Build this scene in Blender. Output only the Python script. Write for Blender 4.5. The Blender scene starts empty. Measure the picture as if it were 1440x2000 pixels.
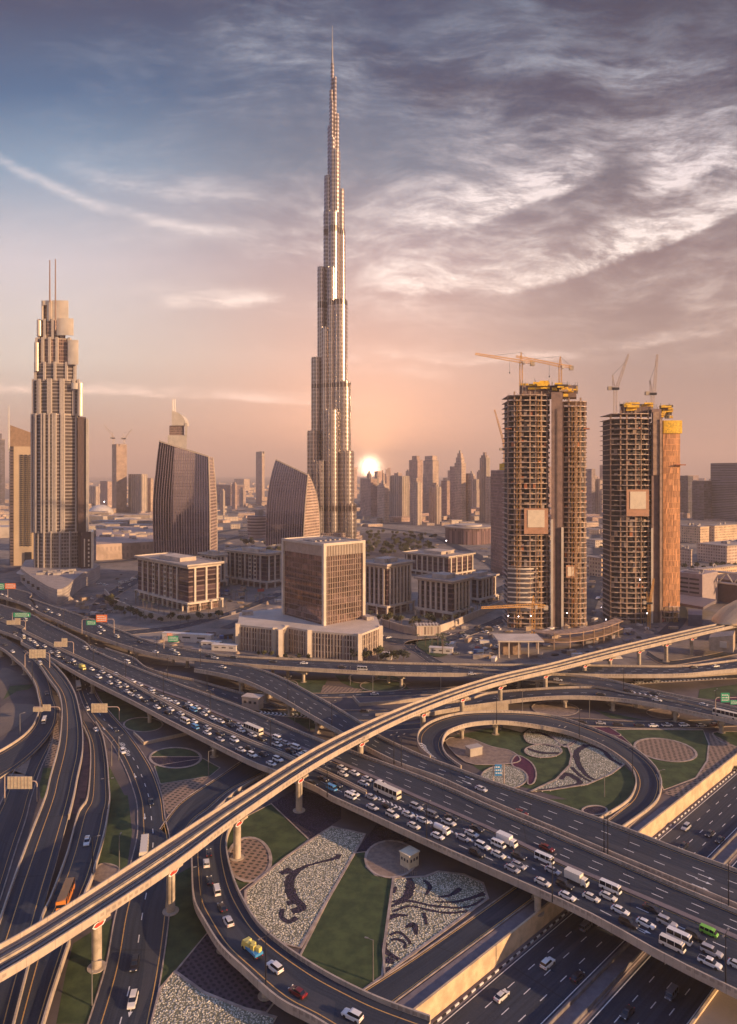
import bpy, math, random
from mathutils import Vector
rnd = random.Random(7)
# ---------------------------------------------------------------- camera
sc = bpy.context.scene
C = sc.collection
F, HZ, CX, HC = 1333.0, 925.0, 720.0, 108.0      # focal length in px of the 1440x2000 frame, horizon row, centre, camera height
cam = bpy.data.cameras.new('camera'); camo = bpy.data.objects.new('camera', cam); C.objects.link(camo)
camo.location = (0, 0, HC); camo.rotation_euler = (math.radians(90), 0, 0)
cam.sensor_fit = 'VERTICAL'; cam.sensor_height = 36.0; cam.lens = 36.0 * F / 2000
cam.shift_y = -(1000 - HZ) / 2000.0
cam.clip_start = 1; cam.clip_end = 60000
sc.camera = camo
# ---------------------------------------------------------------- exposure
sc.view_settings.view_transform = 'Standard'; sc.view_settings.look = 'None'
sc.view_settings.gamma = 1; sc.view_settings.exposure = 0.85
sc.cycles.max_bounces = 5; sc.cycles.diffuse_bounces = 2; sc.cycles.glossy_bounces = 3
sc.cycles.transparent_max_bounces = 4; sc.cycles.volume_bounces = 0
sc.cycles.use_adaptive_sampling = True; sc.cycles.adaptive_threshold = 0.02
try: sc.cycles.use_denoising = True
except Exception: pass
# ---------------------------------------------------------------- node helpers
def lin(c):
    return tuple((v/12.92 if v <= .04045 else ((v+.055)/1.055)**2.4) for v in [x/255. for x in c])
class NT:
    def __init__(s, nt): s.nt = nt
    def n(s, t, ins=None, **props):
        nd = s.nt.nodes.new(t)
        for k, v in props.items(): setattr(nd, k, v)
        for k, v in (ins or {}).items():
            if hasattr(v, 'is_linked') or hasattr(v, 'links'): s.nt.links.new(v, nd.inputs[k])
            else: nd.inputs[k].default_value = v
        return nd
    def m(s, op, a, b=None, c=None, clamp=False):
        nd = s.nt.nodes.new('ShaderNodeMath'); nd.operation = op; nd.use_clamp = clamp
        for i, v in enumerate((a, b, c)):
            if v is None: continue
            if hasattr(v, 'links'): s.nt.links.new(v, nd.inputs[i])
            else: nd.inputs[i].default_value = v
        return nd.outputs[0]
    def mix(s, f, a, b, blend='MIX'):
        nd = s.nt.nodes.new('ShaderNodeMix'); nd.data_type = 'RGBA'; nd.blend_type = blend
        for i, v in ((0, f), (6, a), (7, b)):
            if hasattr(v, 'links'): s.nt.links.new(v, nd.inputs[i])
            elif i == 0: nd.inputs[0].default_value = v
            else: nd.inputs[i].default_value = (v[0], v[1], v[2], 1)
        return nd.outputs[2]
    def ramp(s, f, pts):
        nd = s.nt.nodes.new('ShaderNodeValToRGB'); cr = nd.color_ramp
        s.nt.links.new(f, nd.inputs[0])
        while len(cr.elements) < len(pts): cr.elements.new(.5)
        for e, (p, c) in zip(cr.elements, pts):
            e.position = p; e.color = (c[0], c[1], c[2], 1)
        return nd.outputs[0]
    def sstep(s, v, a, b):
        nd = s.nt.nodes.new('ShaderNodeMapRange'); nd.interpolation_type = 'SMOOTHSTEP'
        s.nt.links.new(v, nd.inputs[0]); nd.inputs[1].default_value = a; nd.inputs[2].default_value = b
        return nd.outputs[0]
# ---------------------------------------------------------------- sun direction
SUN_EL, SUN_AZ = math.radians(14), math.radians(-26)       # azimuth measured from +X towards +Y
sdir = Vector((math.cos(SUN_EL)*math.cos(SUN_AZ), math.cos(SUN_EL)*math.sin(SUN_AZ), math.sin(SUN_EL)))
# ---------------------------------------------------------------- world: sky with cirrus
w = bpy.data.worlds.new('World'); sc.world = w; w.use_nodes = True
w.node_tree.nodes.clear(); g = NT(w.node_tree)
tc = g.n('ShaderNodeTexCoord').outputs['Generated']
sep = g.n('ShaderNodeSeparateXYZ', {0: tc})
ay = g.m('MAXIMUM', g.m('ABSOLUTE', sep.outputs[1]), .12)
u = g.m('DIVIDE', sep.outputs[0], ay); v = g.m('DIVIDE', sep.outputs[2], ay)
L = lambda *c: lin(c)
vv = g.m('DIVIDE', v, 1.4, clamp=True)
rl = g.ramp(vv, [(0, L(136,122,112)), (.05, L(166,152,140)), (.12, L(196,190,182)), (.22, L(186,182,188)), (.32, L(106,138,164)), (.40, L(20,86,126)), (.50, L(0,48,84)), (1, L(76,118,184))])
rm = g.ramp(vv, [(0, L(200,142,116)), (.05, L(214,172,148)), (.12, L(196,168,154)), (.22, L(156,140,144)), (.32, L(88,104,124)), (.42, L(36,72,104)), (.50, L(0,46,82)), (1, L(76,116,180))])
rr = g.ramp(vv, [(0, L(128,104,100)), (.05, L(146,124,118)), (.12, L(142,124,120)), (.22, L(112,98,104)), (.32, L(56,66,86)), (.42, L(14,42,74)), (.50, L(4,38,68)), (1, L(76,116,180))])
base = g.mix(g.sstep(u, -.5, -.02), rl, rm)
base = g.mix(g.sstep(u, .02, .42), base, rr)
# cloud coordinates, swept by a low-frequency warp
def uvw(su, sv, rot, off, warp):
    co = g.n('ShaderNodeCombineXYZ', {0: u, 1: v}).outputs[0]
    wn = g.n('ShaderNodeTexNoise', {'Vector': co, 'Scale': 2.2, 'Detail': 3.0}).outputs['Color']
    wv = g.n('ShaderNodeVectorMath', {0: wn, 1: (.5, .5, .5)}, operation='SUBTRACT').outputs[0]
    ws = g.n('ShaderNodeVectorMath', {0: wv, 'Scale': warp}, operation='SCALE').outputs[0]
    ad = g.n('ShaderNodeVectorMath', {0: co, 1: ws}, operation='ADD').outputs[0]
    mp = g.n('ShaderNodeMapping', {'Vector': ad, 'Location': off, 'Rotation': (0, 0, rot), 'Scale': (su, sv, 1)})
    return mp.outputs[0]
def noise(vec, sc_, det, rough=.6, dist=0.): return g.n('ShaderNodeTexNoise', {'Vector': vec, 'Scale': sc_, 'Detail': det, 'Roughness': rough, 'Distortion': dist}).outputs['Fac']
fib = noise(uvw(1.3, 5.2, math.radians(-24), (3.1, .4, 0), .22), 3.0, 13, .70, .12)
fib2 = noise(uvw(1.0, 3.8, math.radians(20), (.3, 7.4, 0), .24), 3.2, 13, .70, .0)
fluff = noise(uvw(1.7, 2.2, .2, (5, 2, 2), .18), 3.0, 13, .66, .1)
fine = noise(uvw(1.3, 4.0, .34, (8, 1, 2), .18), 6.5, 12, .72, .1)
low = noise(uvw(1, 1.9, .1, (1.7, 9, 0), .1), 1.9, 4, .55)
def band(a, b, c0, up, dn, wv=.06):   # soft band round the curve v = a + b (u-c0)^2, sharper below than above
    f = g.m('ADD', g.m('MULTIPLY', g.m('POWER', g.m('ABSOLUTE', g.m('SUBTRACT', u, c0)), 2.), b), a)
    wob = g.m('MULTIPLY', g.m('SUBTRACT', fluff, .5), wv)
    d = g.m('ADD', g.m('SUBTRACT', v, f), wob)
    return g.m('MULTIPLY', g.sstep(d, -dn, dn*.3), g.m('SUBTRACT', 1., g.sstep(d, 0., up)))
def win(x, a, b, c, d): return g.m('MULTIPLY', g.sstep(x, a, b), g.m('SUBTRACT', 1., g.sstep(x, c, d)))
hi = g.sstep(v, .10, .32)
gen = g.m('MULTIPLY', g.m('MULTIPLY', g.sstep(fib, .46, .68), hi), g.m('ADD', .25, g.m('MULTIPLY', g.sstep(u, -.5, -.1), .75)))
gen2 = g.m('MULTIPLY', g.sstep(fib2, .44, .68), g.m('MULTIPLY', hi, g.sstep(u, -.38, .1)))
veil = g.m('MULTIPLY', g.sstep(fluff, .40, .68), g.m('MULTIPLY', g.sstep(v, .16, .40), g.sstep(u, -.42, -.05)))
cl = g.m('ADD', g.m('MULTIPLY', gen, .38), g.m('MULTIPLY', gen2, .60))
cl = g.m('ADD', cl, g.m('MULTIPLY', veil, .35))
cl = g.m('MULTIPLY', cl, g.m('ADD', .22, g.m('MULTIPLY', g.sstep(low, .36, .62), .8)))
st = g.m('MULTIPLY', band(.350, .72, -.15, .017, .013, .03), win(u, -1.2, -.7, -.34, -.05))
st = g.m('MULTIPLY', st, g.m('ADD', .45, g.m('MULTIPLY', g.sstep(fine, .35, .6), .6)))
st2 = g.m('MULTIPLY', band(.40, .6, -.15, .05, .02, .05), g.m('MULTIPLY', win(u, -.5, -.36, -.22, -.12), g.sstep(fine, .35, .65)))
fr = g.m('ADD', .14, g.m('MULTIPLY', g.m('MULTIPLY', g.sstep(fine, .34, .60), g.sstep(fib2, .30, .58)), 1.15))
s2 = g.m('MULTIPLY', band(.268, .62, .10, .075, .010, .07), win(u, -.04, .16, .55, .9))
s3 = g.m('MULTIPLY', band(.362, .95, .05, .085, .012, .05), win(u, -.02, .18, .30, .36))
s4 = g.m('MULTIPLY', band(.40, .9, .30, .14, .03, .10), win(u, .36, .44, .9, 1.2))
s5 = g.m('MULTIPLY', band(.25, .3, -.24, .030, .012, .05), win(u, -.34, -.27, -.17, -.10))
s6 = g.m('MULTIPLY', band(.120, -.10, -.5, .022, .006, .02), win(u, -.7, -.5, -.12, .04))
s7 = g.m('MULTIPLY', band(.165, .40, .18, .022, .007, .03), win(u, -.05, .06, .8, 1.1))
s8 = g.m('MULTIPLY', band(.150, -.5, .02, .05, .012, .05), win(u, -.08, .0, .06, .14))
tot = cl
for s_, k in ((st, .60), (st2, .35), (g.m('MULTIPLY', s2, fr), 1.25), (g.m('MULTIPLY', s3, fr), 1.0), (g.m('MULTIPLY', s4, fr), .85), (g.m('MULTIPLY', s5, fr), .75), (g.m('MULTIPLY', s6, fr), .75), (g.m('MULTIPLY', s7, fr), .5), (g.m('MULTIPLY', s8, fr), .6)):
    tot = g.m('ADD', tot, g.m('MULTIPLY', s_, k))
fine2 = noise(uvw(1.3, 4.6, .32, (2, 6, 1), .10), 13.0, 8, .7, .0)
tot = g.m('MULTIPLY', tot, g.m('ADD', .50, g.m('MULTIPLY', g.sstep(fine2, .34, .62), .75))); tot = g.m('MULTIPLY', tot, .92)
tot = g.m('MINIMUM', tot, 1.)
ccol = g.ramp(vv, [(0, L(255,214,184)), (.08, L(252,222,204)), (.22, L(252,236,226)), (.32, L(226,214,214)), (.42, L(160,166,178)), (.5, L(112,130,150)), (1, L(150,160,190))])
dk = g.m('MULTIPLY', g.sstep(low, .50, .66), g.m('MULTIPLY', g.sstep(v, .34, .50), g.sstep(u, -.15, .12)))
skyc = g.mix(g.m('MULTIPLY', dk, .72), base, L(8, 34, 66))
skyc = g.mix(g.m('MULTIPLY', g.m('MULTIPLY', tot, .86), g.m('SUBTRACT', 1., g.m('MULTIPLY', dk, .45))), skyc, ccol)
# the low bright sun glow sitting on the horizon beside the tall tower
du = g.m('SUBTRACT', u, .002); dv = g.m('SUBTRACT', v, .010)
d2 = g.m('ADD', g.m('MULTIPLY', du, du), g.m('MULTIPLY', dv, dv))
front = g.sstep(sep.outputs[1], 0, .2)
def gl(k, a): return g.m('MULTIPLY', g.m('MULTIPLY', g.m('POWER', 2.718, g.m('MULTIPLY', d2, -k)), a), front)
glow = g.n('ShaderNodeVectorMath', {0: L(255, 140, 84), 'Scale': gl(26, .34)}, operation='SCALE').outputs[0]
glow2 = g.n('ShaderNodeVectorMath', {0: L(255, 186, 120), 'Scale': g.m('ADD', gl(130, .75), gl(800, 2.2))}, operation='SCALE').outputs[0]
glow3 = g.n('ShaderNodeVectorMath', {0: L(255, 226, 190), 'Scale': gl(7000, 40.)}, operation='SCALE').outputs[0]
a1 = g.n('ShaderNodeVectorMath', {0: glow, 1: glow2}, operation='ADD').outputs[0]
a2 = g.n('ShaderNodeVectorMath', {0: a1, 1: glow3}, operation='ADD').outputs[0]
skyc = g.n('ShaderNodeVectorMath', {0: skyc, 1: a2}, operation='ADD').outputs[0]
nis = g.n('ShaderNodeTexSky', sky_type='NISHITA', sun_disc=False, sun_elevation=SUN_EL, sun_rotation=math.pi/2 - SUN_AZ, dust_density=3.0)
bg1 = g.n('ShaderNodeBackground', {'Color': nis.outputs[0], 'Strength': .06})
bg2 = g.n('ShaderNodeBackground', {'Color': skyc, 'Strength': .84})
mx = g.n('ShaderNodeMixShader', {0: .94, 1: bg1.outputs[0], 2: bg2.outputs[0]})
g.n('ShaderNodeOutputWorld', {'Surface': mx.outputs[0]})
# ---------------------------------------------------------------- sun
sl = bpy.data.lights.new('sun', 'SUN'); sl.energy = 5.0; sl.angle = math.radians(.6); sl.color = (1, .63, .34)
so = bpy.data.objects.new('sun', sl); C.objects.link(so); so.rotation_euler = sdir.to_track_quat('Z', 'Y').to_euler()
so.location = (600, -100, 400)
# ---------------------------------------------------------------- projection helpers (survey of the place from the photograph)
def P(x, y, z=0.): Y = (HC-z)*F/(y-HZ); return Vector(((x-CX)*Y/F, Y, z))
def PX(x, Y, z=0.): return Vector(((x-CX)*Y/F, Y, z))
def ZY(y, Y): return HC - (y-HZ)*Y/F
def pix(p): return (CX + F*p[0]/p[1], HZ + F*(HC-p[2])/p[1])
# crop coordinates -> full frame
def cr(k, x, y):
    ox, oy = {'A': (0, 1120), 'B': (480, 1120), 'C': (960, 1120), 'D': (0, 1560), 'E': (480, 1560), 'F': (960, 1560)}[k]
    return (ox + x/3., oy + y/3.)
# ---------------------------------------------------------------- materials
MATS = {}
def mat(name, col, rough=.7, metal=0., noise_amt=.15, nscale=.4, spec=.5, bump=0., col2=None, trans=0., coat=0.):
    if name in MATS: return MATS[name]
    m = bpy.data.materials.new(name); m.use_nodes = True; q = NT(m.node_tree)
    b = m.node_tree.nodes['Principled BSDF']
    b.inputs['Roughness'].default_value = rough; b.inputs['Metallic'].default_value = metal
    b.inputs['Specular IOR Level'].default_value = spec
    if coat: b.inputs['Coat Weight'].default_value = coat
    if noise_amt or col2:
        co = q.n('ShaderNodeTexCoord').outputs['Object']
        n1 = q.n('ShaderNodeTexNoise', {'Vector': co, 'Scale': nscale, 'Detail': 6., 'Roughness': .6})
        f = q.sstep(n1.outputs['Fac'], .32, .68)
        c2 = col2 or tuple(x*(1-noise_amt*1.6) for x in col)
        c1 = col if col2 else tuple(min(1, x*(1+noise_amt)) for x in col)
        q.nt.links.new(q.mix(f, c1, c2), b.inputs['Base Color'])
        if bump:
            bp = q.n('ShaderNodeBump', {'Strength': bump, 'Distance': .1, 'Height': n1.outputs['Fac']})
            q.nt.links.new(bp.outputs[0], b.inputs['Normal'])
    else: b.inputs['Base Color'].default_value = (*col, 1)
    MATS[name] = m; return m
def facade(name, wall, glass, fh=3.6, bw=3., wu=.7, wv=.6, grough=.12, wrough=.75, gmetal=.0, var=.5, band=None, wmetal=0., dirt=.15):
    """wall / window grid laid out in metres on the UV map"""
    if name in MATS: return MATS[name]
    m = bpy.data.materials.new(name); m.use_nodes = True; q = NT(m.node_tree)
    b = m.node_tree.nodes['Principled BSDF']
    uv = q.n('ShaderNodeSeparateXYZ', {0: q.n('ShaderNodeTexCoord').outputs['UV']})
    a = q.m('DIVIDE', uv.outputs[0], bw); c = q.m('DIVIDE', uv.outputs[1], fh)
    mu = q.m('LESS_THAN', q.m('ABSOLUTE', q.m('SUBTRACT', q.m('FRACT', a), .5)), wu/2) if wu < 1 else None
    mv = q.m('LESS_THAN', q.m('ABSOLUTE', q.m('SUBTRACT', q.m('FRACT', c), .5)), wv/2) if wv < 1 else None
    mk = q.m('MULTIPLY', mu, mv) if (mu is not None and mv is not None) else (mu if mu is not None else mv)
    cell = q.n('ShaderNodeCombineXYZ', {0: q.m('FLOOR', a), 1: q.m('FLOOR', c)}).outputs[0]
    wn = q.n('ShaderNodeTexWhiteNoise', {'Vector': cell}, noise_dimensions='2D').outputs['Value']
    g2 = tuple(min(1, x*(1+var*2.4)) for x in glass); g1 = tuple(x*(1-var*.6) for x in glass)
    gc = q.mix(q.m('POWER', wn, 2.), g1, g2)
    n1 = q.n('ShaderNodeTexNoise', {'Vector': q.n('ShaderNodeTexCoord').outputs['Object'], 'Scale': .06, 'Detail': 7.}).outputs['Fac']
    wc = q.mix(q.sstep(n1, .3, .7), tuple(x*(1+dirt) for x in wall), tuple(x*(1-dirt*1.5) for x in wall))
    if band is not None:     # darker storey bands: list of heights
        for (z0, z1, bc) in band:
            inb = q.m('MULTIPLY', q.m('GREATER_THAN', uv.outputs[1], z0), q.m('LESS_THAN', uv.outputs[1], z1))
            wc = q.mix(inb, wc, bc); gc = q.mix(inb, gc, bc)
    q.nt.links.new(q.mix(mk, wc, gc), b.inputs['Base Color'])
    q.nt.links.new(q.m('ADD', wrough, q.m('MULTIPLY', mk, grough-wrough)), b.inputs['Roughness'])
    q.nt.links.new(q.m('ADD', wmetal, q.m('MULTIPLY', mk, gmetal-wmetal)), b.inputs['Metallic'])
    bp = q.n('ShaderNodeBump', {'Strength': .6, 'Distance': .25, 'Height': q.m('SUBTRACT', 1., mk)})
    q.nt.links.new(bp.outputs[0], b.inputs['Normal'])
    MATS[name] = m; return m
def uvmat(name, fn, rough=.8):
    """material whose colour is a function of the UV map (metres along, metres across)"""
    if name in MATS: return MATS[name]
    m = bpy.data.materials.new(name); m.use_nodes = True; q = NT(m.node_tree)
    b = m.node_tree.nodes['Principled BSDF']; b.inputs['Roughness'].default_value = rough
    fn(q, b); MATS[name] = m; return m
def f_asphalt(q, b):
    tcn = q.n('ShaderNodeTexCoord'); uvv = tcn.outputs['UV']
    st = q.n('ShaderNodeTexNoise', {'Vector': q.n('ShaderNodeMapping', {'Vector': uvv, 'Scale': (.035, 1.3, 1)}).outputs[0], 'Scale': 1., 'Detail': 5.}).outputs['Fac']
    n2 = q.n('ShaderNodeTexNoise', {'Vector': tcn.outputs['Object'], 'Scale': .06, 'Detail': 9., 'Roughness': .7}).outputs['Fac']
    fine = q.n('ShaderNodeTexNoise', {'Vector': tcn.outputs['Object'], 'Scale': 3., 'Detail': 4.}).outputs['Fac']
    c = q.mix(q.sstep(st, .35, .65), (.017, .025, .041), (.035, .045, .064))
    c = q.mix(q.m('MULTIPLY', q.sstep(n2, .45, .7), .5), c, (.028, .030, .040))
    c = q.mix(q.m('MULTIPLY', q.sstep(fine, .4, .8), .3), c, (.09, .09, .095))
    su = q.n('ShaderNodeSeparateXYZ', {0: uvv}); jn = q.m('LESS_THAN', q.m('FRACT', q.m('DIVIDE', su.outputs[0], 31.)), .012)
    c = q.mix(q.m('MULTIPLY', jn, .6), c, (.015, .015, .018))
    wl = q.m('ABSOLUTE', q.m('SUBTRACT', q.m('FRACT', q.m('DIVIDE', su.outputs[1], 1.75)), .5))
    c = q.mix(q.m('MULTIPLY', q.m('SUBTRACT', 1., q.sstep(wl, .05, .28)), .30), c, (.022, .024, .030))
    pt = q.n('ShaderNodeTexVoronoi', {'Vector': q.n('ShaderNodeMapping', {'Vector': uvv, 'Scale': (.022, .28, 1)}).outputs[0], 'Scale': 1.}).outputs['Color']
    pv_ = q.n('ShaderNodeSeparateColor', {0: pt}).outputs[0]
    c = q.mix(q.m('MULTIPLY', q.m('GREATER_THAN', pv_, .86), .35), c, (.09, .088, .09))
    q.nt.links.new(c, b.inputs['Base Color'])
    b.inputs['Specular IOR Level'].default_value = .35
def f_conc(q, b):
    tcn = q.n('ShaderNodeTexCoord'); uvv = tcn.outputs['UV']
    n1 = q.n('ShaderNodeTexNoise', {'Vector': tcn.outputs['Object'], 'Scale': .25, 'Detail': 9., 'Roughness': .65}).outputs['Fac']
    sp = q.n('ShaderNodeSeparateXYZ', {0: uvv})
    jn = q.m('LESS_THAN', q.m('FRACT', q.m('DIVIDE', sp.outputs[0], 4.)), .02)
    c = q.mix(q.sstep(n1, .3, .7), (.50, .40, .29), (.36, .28, .21))
    c = q.mix(q.m('MULTIPLY', jn, .55), c, (.12, .10, .09))
    q.nt.links.new(c, b.inputs['Base Color'])
def f_flowers(dark):
    def fn(q, b):
        co = q.n('ShaderNodeTexCoord').outputs['Object']
        vo = q.n('ShaderNodeTexVoronoi', {'Vector': co, 'Scale': 1.9, 'Randomness': 1.}); n1 = q.n('ShaderNodeTexNoise', {'Vector': co, 'Scale': .5, 'Detail': 9., 'Roughness': .75}).outputs['Fac']
        f = q.sstep(vo.outputs['Distance'], .18, .55)
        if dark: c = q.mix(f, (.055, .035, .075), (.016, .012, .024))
        else: c = q.mix(f, (.70, .63, .49), (.20, .19, .12))
        c = q.mix(q.m('MULTIPLY', q.sstep(n1, .52, .74), .45), c, (.13, .125, .08) if not dark else (.03, .035, .02))
        q.nt.links.new(c, b.inputs['Base Color'])
        bp = q.n('ShaderNodeBump', {'Strength': .8, 'Distance': .3, 'Height': q.m('SUBTRACT', 1., vo.outputs['Distance'])})
        q.nt.links.new(bp.outputs[0], b.inputs['Normal'])
    return fn
def f_rows(c1, c2, sp, ang=0.):
    def fn(q, b):
        co = q.n('ShaderNodeTexCoord').outputs['Object']
        mp = q.n('ShaderNodeMapping', {'Vector': co, 'Rotation': (0, 0, ang)}).outputs[0]
        s_ = q.n('ShaderNodeSeparateXYZ', {0: mp})
        n1 = q.n('ShaderNodeTexNoise', {'Vector': co, 'Scale': 1.3, 'Detail': 6.}).outputs['Fac']
        fx = q.m('ABSOLUTE', q.m('SUBTRACT', q.m('FRACT', q.m('ADD', q.m('DIVIDE', s_.outputs[0], sp), q.m('MULTIPLY', n1, .4))), .5))
        fy = q.m('ABSOLUTE', q.m('SUBTRACT', q.m('FRACT', q.m('ADD', q.m('DIVIDE', s_.outputs[1], sp*.8), q.m('MULTIPLY', n1, .4))), .5))
        d = q.m('ADD', q.m('MULTIPLY', fx, fx), q.m('MULTIPLY', fy, fy))
        k = q.m('SUBTRACT', 1., q.sstep(d, .04, .13))
        q.nt.links.new(q.mix(k, q.mix(q.sstep(n1, .35, .65), c1, tuple(x*.75 for x in c1)), c2), b.inputs['Base Color'])
    return fn
ASPH = uvmat('asphalt', f_asphalt, .8)
CONC = uvmat('sand_concrete', f_conc, .8)
def f_para(q, b):
    tcn = q.n('ShaderNodeTexCoord'); uvv = tcn.outputs['UV']
    n1 = q.n('ShaderNodeTexNoise', {'Vector': tcn.outputs['Object'], 'Scale': .25, 'Detail': 9., 'Roughness': .65}).outputs['Fac']
    n3 = q.n('ShaderNodeTexNoise', {'Vector': q.n('ShaderNodeMapping', {'Vector': uvv, 'Scale': (1.4, .15, 1)}).outputs[0], 'Scale': 1., 'Detail': 6.}).outputs['Fac']
    sp = q.n('ShaderNodeSeparateXYZ', {0: uvv}); x, z = sp.outputs[0], sp.outputs[1]
    c = q.mix(q.sstep(n1, .3, .7), (.52, .42, .32), (.37, .30, .235))
    c = q.mix(q.m('MULTIPLY', q.sstep(n3, .5, .75), .45), c, (.22, .17, .13))
    gz = q.m('MULTIPLY', q.m('LESS_THAN', q.m('FRACT', q.m('DIVIDE', x, 34.)), .42), q.m('LESS_THAN', q.m('FRACT', q.m('DIVIDE', x, 1.5)), .62))
    gz = q.m('MULTIPLY', gz, q.m('MULTIPLY', q.m('GREATER_THAN', z, .12), q.m('LESS_THAN', z, .78)))
    c = q.mix(q.m('MULTIPLY', gz, .45), c, (.16, .12, .10))
    jn = q.m('LESS_THAN', q.m('FRACT', q.m('DIVIDE', x, 6.)), .018); c = q.mix(q.m('MULTIPLY', jn, .5), c, (.10, .08, .07))
    q.nt.links.new(c, b.inputs['Base Color'])
PARA = uvmat('parapet_concrete', f_para, .8)
CONC2 = mat('pale_concrete', (.44, .36, .27), .8, noise_amt=.2, nscale=.35)
GRASS = mat('grass_lawn', (.060, .088, .028), .95, nscale=.22, col2=(.024, .044, .014), bump=.3)
DIRT = mat('dry_ground', (.20, .155, .12), .95, nscale=.03, col2=(.12, .095, .08))
SAND = mat('sand_gravel', (.30, .22, .165), .95, nscale=.6, col2=(.20, .145, .11))
PAVE = mat('mauve_paving', (.20, .165, .165), .85, nscale=.5, col2=(.15, .12, .125))
PINK = mat('pink_paving', (.24, .14, .13), .85, nscale=.4, col2=(.17, .10, .10))
KERB = mat('kerb_stone', (.38, .30, .24), .8, noise_amt=.2)
FLOW = uvmat('white_flowers', f_flowers(False), .9)
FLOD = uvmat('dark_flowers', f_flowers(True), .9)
MAGEN = mat('magenta_flowers', (.10, .012, .05), .9, nscale=1.2, col2=(.05, .008, .03))
ROWS = uvmat('planted_rows', f_rows((.33, .22, .15), (.06, .05, .035), 1.9, .3), .95)
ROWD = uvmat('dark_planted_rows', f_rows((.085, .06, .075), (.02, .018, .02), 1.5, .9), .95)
WHITE = mat('white_road_paint', (.72, .70, .66), .6, noise_amt=.12, nscale=2.)
YELL = mat('yellow_road_paint', (.62, .36, .10), .6, noise_amt=.12, nscale=2.)
STEEL = mat('dark_steel', (.035, .035, .045), .5, .6, noise_amt=0)
GREYM = mat('grey_metal', (.30, .28, .26), .45, .6, noise_amt=.1)
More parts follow.
